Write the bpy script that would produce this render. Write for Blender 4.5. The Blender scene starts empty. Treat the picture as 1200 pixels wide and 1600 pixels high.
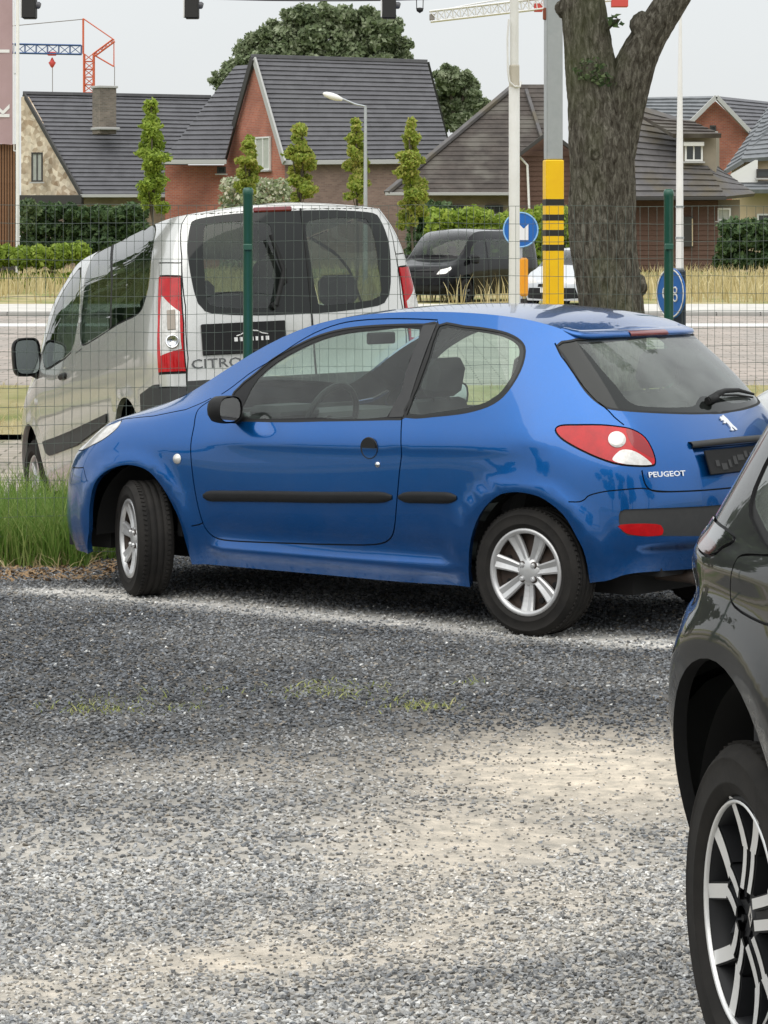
import bpy, bmesh, math, random
import numpy as np
from mathutils import Vector, Matrix
from mathutils.geometry import delaunay_2d_cdt
PI = math.pi
R = math.radians
rng = np.random.default_rng(7)
random.seed(7)
C = bpy.context.scene.collection
scene = bpy.context.scene

# ------------------------------------------------------------------ camera, sky, sun, exposure
F, HC, U0, V0 = 4852.0, 1.826, 600.0, 365.0       # focal length in px of the 1200 px wide photo, eye height, horizon
cam_d = bpy.data.cameras.new('camera'); cam = bpy.data.objects.new('camera', cam_d); C.objects.link(cam)
scene.camera = cam
cam.location = (0, 0, HC); cam.rotation_euler = (R(90), 0, 0)
cam_d.sensor_fit = 'HORIZONTAL'; cam_d.sensor_width = 36.0
cam_d.lens = F * 36.0 / 1200.0
cam_d.shift_y = -(800.0 - V0) / 1200.0
cam_d.clip_start = 0.1; cam_d.clip_end = 3000

world = bpy.data.worlds.new('World'); scene.world = world; world.use_nodes = True
wn = world.node_tree.nodes; wl = world.node_tree.links; wn.clear()
SUN_EL, SUN_AZ = R(58), R(200)                     # azimuth measured clockwise from +Y
sky = wn.new('ShaderNodeTexSky'); sky.sky_type = 'NISHITA'; sky.sun_disc = False
sky.sun_elevation = SUN_EL; sky.sun_rotation = SUN_AZ
sky.air_density = 1.0; sky.dust_density = 2.0; sky.ozone_density = 1.0
tcw = wn.new('ShaderNodeTexCoord')
nzw = wn.new('ShaderNodeTexNoise'); nzw.inputs['Scale'].default_value = 2.2; nzw.inputs['Detail'].default_value = 5
mpw = wn.new('ShaderNodeMapping'); mpw.inputs['Scale'].default_value = (1, 1, 2.6)
crw = wn.new('ShaderNodeValToRGB')
crw.color_ramp.elements[0].position = 0.25; crw.color_ramp.elements[0].color = (6.5, 6.75, 6.85, 1)
crw.color_ramp.elements[1].position = 0.75; crw.color_ramp.elements[1].color = (7.3, 7.45, 7.5, 1)
mxw = wn.new('ShaderNodeMix'); mxw.data_type = 'RGBA'; mxw.inputs[0].default_value = 0.93   # cloud cover over the clear sky
sxw = wn.new('ShaderNodeSeparateXYZ'); grw = wn.new('ShaderNodeMapRange')                       # an overcast sky is brighter overhead than at the horizon
grw.inputs[1].default_value = 0.03; grw.inputs[2].default_value = 0.9; grw.inputs[3].default_value = 1.0; grw.inputs[4].default_value = 1.9
vmw = wn.new('ShaderNodeVectorMath'); vmw.operation = 'SCALE'
wl.new(tcw.outputs['Generated'], sxw.inputs[0]); wl.new(sxw.outputs['Z'], grw.inputs[0]); wl.new(grw.outputs[0], vmw.inputs['Scale'])
bgw = wn.new('ShaderNodeBackground'); bgw.inputs['Strength'].default_value = 0.10
ouw = wn.new('ShaderNodeOutputWorld')
wl.new(tcw.outputs['Generated'], mpw.inputs['Vector']); wl.new(mpw.outputs[0], nzw.inputs['Vector'])
wl.new(nzw.outputs['Fac'], crw.inputs[0])
wl.new(sky.outputs[0], mxw.inputs[6]); wl.new(crw.outputs[0], vmw.inputs[0]); wl.new(vmw.outputs[0], mxw.inputs[7])
wl.new(mxw.outputs[2], bgw.inputs[0]); wl.new(bgw.outputs[0], ouw.inputs[0])

sun_d = bpy.data.lights.new('sun', 'SUN'); sun = bpy.data.objects.new('sun', sun_d); C.objects.link(sun)
sun_d.energy = 1.5; sun_d.angle = R(80); sun_d.color = (1.0, 0.96, 0.9)
sdir = Vector((math.sin(SUN_AZ) * math.cos(SUN_EL), math.cos(SUN_AZ) * math.cos(SUN_EL), math.sin(SUN_EL)))
sun.rotation_euler = (-sdir).to_track_quat('-Z', 'Y').to_euler(); sun.location = sdir * 50

scene.view_settings.view_transform = 'Standard'; scene.view_settings.look = 'None'
scene.view_settings.gamma = 1.0; scene.view_settings.exposure = 0.26
scene.view_settings.use_curve_mapping = False

# ------------------------------------------------------------------ helpers
def at(u, v, Y):
    """world point at distance Y seen at (u, v) of the 1200x1600 photograph"""
    return np.array([(u - U0) / F * Y, Y, HC - (v - V0) / F * Y])

def tag(o, label=None, cat=None, group=None, kind=None):
    if label: o['label'] = label
    if cat: o['category'] = cat
    if group: o['group'] = group
    if kind: o['kind'] = kind
    return o

def thing(name, label, cat, loc=(0, 0, 0), rz=0.0, group=None):
    o = bpy.data.objects.new(name, None); C.objects.link(o)
    o.empty_display_size = 0.2
    o.location = loc; o.rotation_euler = (0, 0, rz)
    return tag(o, label, cat, group)

def link(name, me, parent=None, kind=None, loc=None, rot=None):
    o = bpy.data.objects.new(name, me); C.objects.link(o)
    if parent is not None: o.parent = parent
    if loc is not None: o.location = loc
    if rot is not None: o.rotation_euler = rot
    if kind: o['kind'] = kind
    return o

def copy_tree(o, parent=None):
    c = o.copy(); C.objects.link(c)
    if parent is not None: c.parent = parent
    for ch in list(o.children): copy_tree(ch, c)
    return c

class MB:
    """collects vertices and faces, several materials, optional smooth flag"""
    def __init__(s): s.v = []; s.f = []; s.m = []; s.s = []
    def add(s, vs, fs, mi=0, smooth=False):
        b = len(s.v); s.v += [tuple(map(float, p)) for p in vs]
        for f in fs: s.f.append([b + i for i in f]); s.m.append(mi); s.s.append(smooth)
        return s
    def box(s, c, d, rz=0.0, mi=0, bev=0.0, M=None):
        x, y, z = d[0] / 2, d[1] / 2, d[2] / 2
        if bev > 0:
            b = bev
            vs = []
            for sx in (-1, 1):
                for sy in (-1, 1):
                    for sz in (-1, 1):
                        vs += [(sx * x, sy * (y - b), sz * (z - b)), (sx * (x - b), sy * y, sz * (z - b)), (sx * (x - b), sy * (y - b), sz * z)]
            bm = bmesh.new()
            for p in vs: bm.verts.new(p)
            r = bmesh.ops.convex_hull(bm, input=bm.verts)
            bm.verts.index_update()
            vs = [v.co[:] for v in bm.verts]; fs = [[v.index for v in f.verts] for f in bm.faces]; bm.free()
        else:
            vs = [(-x, -y, -z), (x, -y, -z), (x, y, -z), (-x, y, -z), (-x, -y, z), (x, -y, z), (x, y, z), (-x, y, z)]
            fs = [(0, 3, 2, 1), (4, 5, 6, 7), (0, 1, 5, 4), (1, 2, 6, 5), (2, 3, 7, 6), (3, 0, 4, 7)]
        if M is None:
            M = Matrix.Translation(Vector(c)) @ Matrix.Rotation(rz, 4, 'Z')
        return s.add([M @ Vector(p) for p in vs], fs, mi)
    def tube(s, pts, rad, n=8, mi=0, smooth=True, cap=True, closed=False):
        pts = [Vector(p) for p in pts]; k = len(pts)
        rads = rad if hasattr(rad, '__len__') else [rad] * k
        vs = []; up = Vector((0, 0, 1)); prev = None
        for i, p in enumerate(pts):
            if closed: t = pts[(i + 1) % k] - pts[i - 1]
            else: t = pts[min(i + 1, k - 1)] - pts[max(i - 1, 0)]
            t.normalize()
            if prev is None:
                a = t.cross(up)
                if a.length < 1e-3: a = t.cross(Vector((1, 0, 0)))
            else: a = prev - t * prev.dot(t)
            a.normalize(); prev = a; b = t.cross(a)
            for j in range(n):
                th = 2 * PI * j / n
                vs.append(p + (a * math.cos(th) + b * math.sin(th)) * rads[i])
        fs = []
        for i in range(k if closed else k - 1):
            i2 = (i + 1) % k
            for j in range(n):
                j2 = (j + 1) % n
                fs.append((i * n + j, i * n + j2, i2 * n + j2, i2 * n + j))
        s.add(vs, fs, mi, smooth)
        if cap and not closed:
            s.add(vs[:n], [list(range(n))[::-1]], mi); s.add(vs[-n:], [list(range(n))], mi)
        return s
    def lathe(s, prof, n=48, axis='Y', mi=0, smooth=True, a0=0.0, a1=2 * PI):
        """prof: (r, h) list turned round the axis"""
        full = abs(a1 - a0 - 2 * PI) < 1e-6
        m = n if full else n + 1
        vs = []
        for i in range(m):
            th = a0 + (a1 - a0) * i / n; c, q = math.cos(th), math.sin(th)
            for r, h in prof:
                vs.append((r * c, h, r * q) if axis == 'Y' else (r * c, r * q, h))
        k = len(prof); fs = []
        for i in range(n):
            i2 = (i + 1) % m
            for j in range(k - 1):
                fs.append((i * k + j, i * k + j + 1, i2 * k + j + 1, i2 * k + j))
        return s.add(vs, fs, mi, smooth)
    def prism(s, poly, d0, d1, M=None, mi=0):
        """poly in (x, y) extruded from z = d0 to z = d1, then matrix M"""
        n = len(poly); M = M or Matrix.Identity(4)
        vs = [M @ Vector((p[0], p[1], d0)) for p in poly] + [M @ Vector((p[0], p[1], d1)) for p in poly]
        fs = [list(range(n))[::-1], [n + i for i in range(n)]] + [(i, (i + 1) % n, n + (i + 1) % n, n + i) for i in range(n)]
        return s.add(vs, fs, mi)
    def grid(s, P, mi=0, smooth=True, flip=False):
        a, b = len(P), len(P[0]); vs = [p for r in P for p in r]
        fs = []
        for i in range(a - 1):
            for j in range(b - 1):
                f = (i * b + j, i * b + j + 1, (i + 1) * b + j + 1, (i + 1) * b + j)
                fs.append(f[::-1] if flip else f)
        return s.add(vs, fs, mi, smooth)
    def mesh(s, name, mats):
        me = bpy.data.meshes.new(name); me.from_pydata(s.v, [], s.f)
        for m in (mats if isinstance(mats, (list, tuple)) else [mats]): me.materials.append(m)
        me.polygons.foreach_set('material_index', s.m); me.polygons.foreach_set('use_smooth', s.s)
        me.update(); return me
    def build(s, name, mats, parent=None, kind=None, loc=None, rot=None):
        return link(name, s.mesh(name, mats), parent, kind, loc, rot)

# ------------------------------------------------------------------ materials
MATS = {}
def nmat(name, col, rough=0.5, metal=0.0, coat=0.0, spec=0.5, noise=None, bump=None, trans=0.0, ior=1.45, sheen=0.0, coord='Object', wear=None):
    """noise: (scale, amount, other colour); bump: (scale, strength, distance)"""
    if name in MATS: return MATS[name]
    m = bpy.data.materials.new(name); m.use_nodes = True; MATS[name] = m
    nt = m.node_tree; b = nt.nodes['Principled BSDF']
    b.inputs['Base Color'].default_value = (*col, 1); b.inputs['Roughness'].default_value = rough
    b.inputs['Metallic'].default_value = metal; b.inputs['Coat Weight'].default_value = coat
    b.inputs['Coat Roughness'].default_value = 0.03
    b.inputs['Specular IOR Level'].default_value = spec; b.inputs['IOR'].default_value = ior
    b.inputs['Transmission Weight'].default_value = trans
    tc = nt.nodes.new('ShaderNodeTexCoord')
    if noise:
        n = nt.nodes.new('ShaderNodeTexNoise'); n.inputs['Scale'].default_value = noise[0]; n.inputs['Detail'].default_value = 6
        n.inputs['Roughness'].default_value = 0.65
        r = nt.nodes.new('ShaderNodeValToRGB'); r.color_ramp.elements[0].position = 0.5 - 0.5 * noise[1]; r.color_ramp.elements[1].position = 0.5 + 0.5 * noise[1]
        r.color_ramp.elements[0].color = (*col, 1); r.color_ramp.elements[1].color = (*noise[2], 1)
        nt.links.new(tc.outputs[coord], n.inputs['Vector']); nt.links.new(n.outputs['Fac'], r.inputs[0]); nt.links.new(r.outputs[0], b.inputs['Base Color'])
    if bump:
        n2 = nt.nodes.new('ShaderNodeTexNoise'); n2.inputs['Scale'].default_value = bump[0]; n2.inputs['Detail'].default_value = 5
        bp = nt.nodes.new('ShaderNodeBump'); bp.inputs['Strength'].default_value = bump[1]; bp.inputs['Distance'].default_value = bump[2]
        nt.links.new(tc.outputs[coord], n2.inputs['Vector']); nt.links.new(n2.outputs['Fac'], bp.inputs['Height']); nt.links.new(bp.outputs[0], b.inputs['Normal'])
    return m

def paint(name, col, metal=0.5, rough=0.38, dust=0.0, dustcol=(0.35, 0.32, 0.27)):
    """car paint: base with fine flake variation, clear coat and a little road dust low down"""
    if name in MATS: return MATS[name]
    m = bpy.data.materials.new(name); m.use_nodes = True; MATS[name] = m
    nt = m.node_tree; N = nt.nodes; L = nt.links; b = N['Principled BSDF']
    b.inputs['Metallic'].default_value = metal; b.inputs['Roughness'].default_value = rough
    b.inputs['Coat Weight'].default_value = 1.0; b.inputs['Specular IOR Level'].default_value = .2; b.inputs['Coat Roughness'].default_value = 0.035; b.inputs['Coat IOR'].default_value = 1.5
    tc = N.new('ShaderNodeTexCoord')
    v = N.new('ShaderNodeTexVoronoi'); v.inputs['Scale'].default_value = 900
    hs = N.new('ShaderNodeMapRange'); hs.inputs[3].default_value = 0.82; hs.inputs[4].default_value = 1.18
    mu = N.new('ShaderNodeVectorMath'); mu.operation = 'SCALE'; mu.inputs[0].default_value = col
    L.new(tc.outputs['Object'], v.inputs['Vector']); L.new(v.outputs['Color'], hs.inputs[0]); L.new(hs.outputs[0], mu.inputs['Scale'])
    out = mu.outputs[0]
    n = N.new('ShaderNodeTexNoise'); n.inputs['Scale'].default_value = 3.5; n.inputs['Detail'].default_value = 8; n.inputs['Roughness'].default_value = 0.7
    L.new(tc.outputs['Object'], n.inputs['Vector'])
    sx = N.new('ShaderNodeSeparateXYZ'); L.new(tc.outputs['Object'], sx.inputs[0])
    lo = N.new('ShaderNodeMapRange'); lo.inputs[1].default_value = 0.75; lo.inputs[2].default_value = 0.15; lo.inputs[3].default_value = 0.25; lo.inputs[4].default_value = 1.0
    L.new(sx.outputs['Z'], lo.inputs[0])
    nr = N.new('ShaderNodeMapRange'); nr.inputs[1].default_value = 0.35; nr.inputs[2].default_value = 0.75; nr.inputs[3].default_value = 0.0; nr.inputs[4].default_value = 1.0
    L.new(n.outputs['Fac'], nr.inputs[0])
    d = N.new('ShaderNodeMath'); d.operation = 'MULTIPLY'; L.new(lo.outputs[0], d.inputs[0]); L.new(nr.outputs[0], d.inputs[1])
    d2 = N.new('ShaderNodeMath'); d2.operation = 'MULTIPLY'; L.new(d.outputs[0], d2.inputs[0]); d2.inputs[1].default_value = dust
    mx = N.new('ShaderNodeMix'); mx.data_type = 'RGBA'; L.new(d2.outputs[0], mx.inputs[0]); L.new(out, mx.inputs[6]); mx.inputs[7].default_value = (*dustcol, 1)
    gi_ = N.new('ShaderNodeNewGeometry'); mb_ = N.new('ShaderNodeMix'); mb_.data_type = 'RGBA'; L.new(gi_.outputs['Backfacing'], mb_.inputs[0]); L.new(mx.outputs[2], mb_.inputs[6]); mb_.inputs[7].default_value = (.05, .05, .05, 1); L.new(mb_.outputs[2], b.inputs['Base Color'])
    iv = N.new('ShaderNodeMath'); iv.operation = 'SUBTRACT'; iv.inputs[0].default_value = 1.0; L.new(gi_.outputs['Backfacing'], iv.inputs[1]); L.new(iv.outputs[0], b.inputs['Coat Weight'])
    rr = N.new('ShaderNodeMapRange'); rr.inputs[3].default_value = 0.02; rr.inputs[4].default_value = 0.25; L.new(d2.outputs[0], rr.inputs[0]); L.new(rr.outputs[0], b.inputs['Coat Roughness'])
    return m

def glassm(name, tint, refl=1.0, rough=0.0, veil=0.0):
    """thin vehicle glass: tinted see-through plus mirror reflection"""
    if name in MATS: return MATS[name]
    m = bpy.data.materials.new(name); m.use_nodes = True; MATS[name] = m
    nt = m.node_tree; N = nt.nodes; L = nt.links; N.clear()
    o = N.new('ShaderNodeOutputMaterial'); t = N.new('ShaderNodeBsdfTransparent'); t.inputs[0].default_value = (*tint, 1)
    g = N.new('ShaderNodeBsdfGlossy'); g.inputs['Roughness'].default_value = rough; g.inputs[0].default_value = (refl, refl, refl, 1)
    fr = N.new('ShaderNodeLayerWeight'); fr.inputs[0].default_value = .5; pw = N.new('ShaderNodeMath'); pw.operation = 'POWER'; pw.inputs[1].default_value = 4.2; L.new(fr.outputs['Facing'], pw.inputs[0])
    mu = N.new('ShaderNodeMath'); mu.operation = 'MULTIPLY_ADD'; mu.inputs[1].default_value = .90; mu.inputs[2].default_value = 0.048; mu.use_clamp = True
    ms = N.new('ShaderNodeMixShader')
    L.new(pw.outputs[0], mu.inputs[0]); L.new(mu.outputs[0], ms.inputs[0]); L.new(t.outputs[0], ms.inputs[1]); L.new(g.outputs[0], ms.inputs[2])
    last = ms
    if veil > 0:
        df = N.new('ShaderNodeBsdfDiffuse'); df.inputs[0].default_value = (0.35, 0.38, 0.36, 1)
        nz = N.new('ShaderNodeTexNoise'); nz.inputs['Scale'].default_value = 5; nz.inputs['Detail'].default_value = 6
        tc = N.new('ShaderNodeTexCoord'); L.new(tc.outputs['Object'], nz.inputs['Vector'])
        mr = N.new('ShaderNodeMapRange'); mr.inputs[1].default_value = 0.35; mr.inputs[2].default_value = 0.7; mr.inputs[3].default_value = 0.3 * veil; mr.inputs[4].default_value = veil
        L.new(nz.outputs['Fac'], mr.inputs[0])
        m2 = N.new('ShaderNodeMixShader'); L.new(mr.outputs[0], m2.inputs[0]); L.new(ms.outputs[0], m2.inputs[1]); L.new(df.outputs[0], m2.inputs[2]); last = m2
    L.new(last.outputs[0], o.inputs[0])
    return m

M_blue = paint('blue_metallic_paint', (0.0015, 0.095, 0.345), metal=0.70, rough=0.27, dust=0.12)
M_black = nmat('black_trim_plastic', (0.010, 0.0105, 0.011), 0.5, spec=.25, noise=(30, 0.8, (0.018, 0.018, 0.019)))
M_seal = nmat('black_rubber_seal', (0.008, 0.008, 0.008), 0.6)
M_grey = nmat('grey_trim_plastic', (0.042, 0.044, 0.046), 0.55, spec=.25, noise=(25, 0.8, (0.06, 0.06, 0.06)))
M_frit = nmat('black_glass_border', (0.012, 0.014, 0.013), 0.06, spec=0.45)
M_glass = glassm('green_tinted_glass', (0.80, 0.92, 0.86), veil=0.10)
M_rglass = glassm('rear_tinted_glass', (0.52, 0.64, 0.55), veil=0.34)  # strong pale diffuse layer mixed into the glass colour imitates reflected sky
M_red = nmat('red_lens', (0.58, 0.004, 0.008), 0.15, coat=0.4, spec=0.4, noise=(18, 0.5, (0.34, 0.003, 0.006)))
M_dred = nmat('dark_red_lens', (0.16, 0.004, 0.006), 0.12, coat=1.0)
M_clear = nmat('clear_lens', (0.80, 0.79, 0.76), 0.12, metal=0.2, coat=1.0, noise=(45, 0.5, (0.50, 0.48, 0.45)))
M_amber = nmat('amber_lens', (0.6, 0.22, 0.03), 0.15, coat=1.0)
M_chrome = nmat('chrome', (0.75, 0.76, 0.78), 0.08, metal=1.0)
M_silver = nmat('silver_wheel_paint', (0.62, 0.63, 0.64), 0.30, metal=0.5, coat=0.3, noise=(12, 0.7, (0.48, 0.47, 0.46)))
M_steel = nmat('rusty_steel_wheel', (0.05, 0.045, 0.042), 0.6, metal=0.4, noise=(40, 0.5, (0.085, 0.055, 0.04)))
M_dark = nmat('dark_underbody', (0.012, 0.012, 0.012), 0.85)
M_int = nmat('dark_interior_fabric', (0.035, 0.036, 0.038), 0.85, noise=(50, 0.7, (0.05, 0.05, 0.052)))
M_int2 = nmat('pale_interior_plastic', (0.16, 0.165, 0.165), 0.7)

def tyre_mat():
    m = nmat('tyre_rubber', (0.011, 0.011, 0.011), 0.8, spec=.18, noise=(9, 0.7, (0.034, 0.031, 0.028)), bump=(60, 0.4, 0.002))
    return m
M_tyre = tyre_mat()

# ------------------------------------------------------------------ smooth surfaces from tables of feature lines
def spline_basis(knots):
    """natural cubic spline through values at knots, as a linear operator"""
    n = len(knots); h = np.diff(knots); A = np.zeros((n, n)); B = np.zeros((n, n)); A[0, 0] = A[-1, -1] = 1
    for i in range(1, n - 1):
        A[i, i - 1] = h[i - 1]; A[i, i] = 2 * (h[i - 1] + h[i]); A[i, i + 1] = h[i]
        B[i, i - 1] = 6 / h[i - 1]; B[i, i] = -6 / h[i - 1] - 6 / h[i]; B[i, i + 1] = 6 / h[i]
    M2 = np.linalg.solve(A, B); I = np.eye(n)
    def ev(t):
        t = np.atleast_1d(np.asarray(t, float)); k = np.clip(np.searchsorted(knots, t) - 1, 0, n - 2)
        hh = h[k]; a = (knots[k + 1] - t) / hh; b = (t - knots[k]) / hh
        return (a[:, None] * I[k] + b[:, None] * I[k + 1] + ((a ** 3 - a) * hh ** 2 / 6)[:, None] * M2[k] + ((b ** 3 - b) * hh ** 2 / 6)[:, None] * M2[k + 1])
    return ev

def smoothing(knots, lam):
    n = len(knots); h = np.diff(knots); D = np.zeros((n - 2, n))
    for i in range(n - 2):
        D[i, i] = 1 / h[i]; D[i, i + 1] = -1 / h[i] - 1 / h[i + 1]; D[i, i + 2] = 1 / h[i + 1]
    return np.linalg.solve(np.eye(n) + lam * D.T @ D, np.eye(n))

class Surf:
    """skin of one half of a vehicle. T[j][k] = (x, w, z): station j round the body from nose centre to tail centre, row k upwards"""
    def __init__(s, T, root, disp=None, lam=0.0004, capx=None, capz=None, side=-1):
        T = np.array(T, float); s.T0 = T; s.J, s.K = T.shape[:2]; s.root = root; s.disp = disp; s.side = side
        mir = T * np.array([1, -1, 1])
        E = np.concatenate([mir[2:0:-1], T, mir[-2:-4:-1]], 0)          # two mirrored ghost stations at each end
        du = np.linalg.norm(np.diff(E, axis=0), axis=2).mean(1); du = 0.5 * du + 0.5 * du.mean()
        dv = np.linalg.norm(np.diff(T, axis=1), axis=2).mean(0)
        ku = np.concatenate([[0], np.cumsum(du)]); kv = np.concatenate([[0], np.cumsum(dv)])
        s.ku = ku[2:2 + s.J] ; s.kv = kv
        E = np.einsum('ij,jkl->ikl', smoothing(ku, lam), E)
        s.E = E; s.bu = spline_basis(ku); s.bv = spline_basis(kv)
        s.umax = s.J - 1; s.vmax = s.K - 1
        s.capx = capx; s.capz = capz
        M = root.matrix_basis if hasattr(root, 'matrix_basis') else Matrix.Identity(4)
        loc = Matrix.Translation(root.location) @ root.rotation_euler.to_matrix().to_4x4()
        s.M = np.array(loc)
        nu, nv = s.umax * 14 + 1, s.vmax * 14 + 1
        U, V = np.meshgrid(np.linspace(0, s.umax, nu), np.linspace(0, s.vmax, nv), indexing='ij')
        s.GU, s.GV = U.ravel(), V.ravel(); P = s.P(s.GU, s.GV); s.GP = P
        s.Gpx = s.px(P)
        nrm = s.N(s.GU, s.GV)
        camloc = np.linalg.inv(s.M) @ np.array([0, 0, HC, 1]); s.camloc = camloc[:3]
        s.Gf = ((s.camloc - P) * nrm).sum(1) > 0
    def raw(s, u, v):
        uu = np.interp(u, np.arange(s.J), s.ku); vv = np.interp(v, np.arange(s.K), s.kv)
        P = np.einsum('nj,jkl,nk->nl', s.bu(uu), s.E, s.bv(vv))
        P[:, 1] *= s.side                                                # side -1: the left half (y < 0)
        return P
    def P(s, u, v):
        u = np.atleast_1d(np.asarray(u, float)); v = np.atleast_1d(np.asarray(v, float))
        P = s.raw(u, v)
        if s.disp is None: return P
        n = s.nraw(u, v, s.raw)
        return P + n * s.disp(P)[:, None]
    def nraw(s, u, v, f, e=2e-3):
        u0, u1 = np.clip(u - e, 0, s.umax), np.clip(u + e, 0, s.umax); v0, v1 = np.clip(v - e, 0, s.vmax), np.clip(v + e, 0, s.vmax)
        n = np.cross(f(u1, v) - f(u0, v), f(u, v1) - f(u, v0)); n *= -s.side
        n /= np.linalg.norm(n, axis=1)[:, None] + 1e-12
        return n
    def N(s, u, v):
        u = np.atleast_1d(np.asarray(u, float)); v = np.atleast_1d(np.asarray(v, float))
        return s.nraw(u, v, s.P)
    def px(s, P):
        W = P @ s.M[:3, :3].T + s.M[:3, 3]
        return np.stack([U0 + F * W[:, 0] / W[:, 1], V0 + F * (HC - W[:, 2]) / W[:, 1]], 1)
    def _inv(s, target, fun, G, mask):
        out = []
        idx = np.where(mask)[0]
        for t in target:
            t = np.array(t, float)
            k = idx[np.argmin(((G[idx] - t) ** 2).sum(1))]; q = np.array([s.GU[k], s.GV[k]])
            best = q.copy(); be = 1e9
            for it in range(9):
                f0 = fun(s.P(q[0], q[1]))[0]; e = np.linalg.norm(f0 - t)
                if e < be: be, best = e, q.copy()
                a = 1e-3; qa = q + [a if q[0] < s.umax - .01 else -a, 0]; qb = q + [0, a if q[1] < s.vmax - .01 else -a]
                Ja = (fun(s.P(*qa))[0] - f0) / (qa[0] - q[0]); Jb = (fun(s.P(*qb))[0] - f0) / (qb[1] - q[1])
                J = np.stack([Ja, Jb], 1)
                st = np.linalg.lstsq(J, t - f0, rcond=1e-4)[0]; st = np.clip(st, -.3, .3)
                q = np.clip(q + st, 0, [s.umax, s.vmax])
            out.append(best)
        return np.array(out)
    def from_px(s, pts, urange=(0, 99)):
        return s._inv(pts, s.px, s.Gpx, s.Gf & (s.GU >= urange[0]) & (s.GU <= urange[1]))
    def from_side(s, pts, urange=(0, 99)):
        g = s.GP[:, [0, 2]]; return s._inv(pts, lambda P: P[:, [0, 2]], g, (s.GU >= urange[0]) & (s.GU <= urange[1]))
    def from_end(s, pts, urange):
        """points (w, z) on the nose or the tail"""
        g = np.stack([np.abs(s.GP[:, 1]), s.GP[:, 2]], 1)
        return s._inv(pts, lambda P: np.stack([np.abs(P[:, 1]), P[:, 2]], 1), g, (s.GU >= urange[0]) & (s.GU <= urange[1]))

def dens(pts, step=0.12):
    out = []
    for a, b in zip(pts[:-1], pts[1:]):
        n = max(1, int(np.ceil(np.abs(np.array(b) - a).max() / step)))
        for i in range(n): out.append(a + (b - a) * i / n)
    out.append(pts[-1]); return np.array(out)

def crm(pts, n=4, closed=False):
    """round a traced polyline with a Catmull-Rom curve"""
    p = np.array(pts, float); k = len(p); out = []
    rngk = range(k if closed else k - 1)
    for i in rngk:
        if closed: a, b, c, d = p[(i - 1) % k], p[i], p[(i + 1) % k], p[(i + 2) % k]
        else: a, b, c, d = p[max(i - 1, 0)], p[i], p[i + 1], p[min(i + 2, k - 1)]
        for t in np.arange(n) / n:
            out.append(0.5 * ((2 * b) + (-a + c) * t + (2 * a - 5 * b + 4 * c - d) * t * t + (-a + 3 * b - 3 * c + d) * t ** 3))
    if not closed: out.append(p[-1])
    return np.array(out)

def inpoly(Q, poly):
    x, y = Q[:, 0], Q[:, 1]; n = len(poly); c = np.zeros(len(Q), bool); j = n - 1
    for i in range(n):
        xi, yi = poly[i]; xj, yj = poly[j]
        hit = ((yi > y) != (yj > y)) & (x < (xj - xi) * (y - yi) / (yj - yi + 1e-15) + xi)
        c ^= hit; j = i
    return c

def seg_dist(P, L):
    d = np.full(len(P), 1e9)
    for a, b in zip(L[:-1], L[1:]):
        ab = b - a; t = np.clip(((P - a) @ ab) / (ab @ ab + 1e-12), 0, 1)
        d = np.minimum(d, np.linalg.norm(P - (a + t[:, None] * ab), axis=1))
    return d

def offset_curve(S, uv, hw):
    P = S.P(uv[:, 0], uv[:, 1]); N = S.N(uv[:, 0], uv[:, 1])
    t = np.gradient(P, axis=0); t /= np.linalg.norm(t, axis=1)[:, None] + 1e-12
    sd = np.cross(N, t); e = 1e-3
    Pu = (S.P(np.clip(uv[:, 0] + e, 0, S.umax), uv[:, 1]) - S.P(np.clip(uv[:, 0] - e, 0, S.umax), uv[:, 1])) / (2 * e)
    Pv = (S.P(uv[:, 0], np.clip(uv[:, 1] + e, 0, S.vmax)) - S.P(uv[:, 0], np.clip(uv[:, 1] - e, 0, S.vmax))) / (2 * e)
    A, B, D = (Pu * Pu).sum(1), (Pu * Pv).sum(1), (Pv * Pv).sum(1); det = A * D - B * B + 1e-12
    r1, r2 = (Pu * sd).sum(1), (Pv * sd).sum(1)
    duv = np.stack([(D * r1 - B * r2) / det, (A * r2 - B * r1) / det], 1)
    return np.clip(uv + hw * duv, 0, [S.umax, S.vmax]), np.clip(uv - hw * duv, 0, [S.umax, S.vmax]), P

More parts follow.
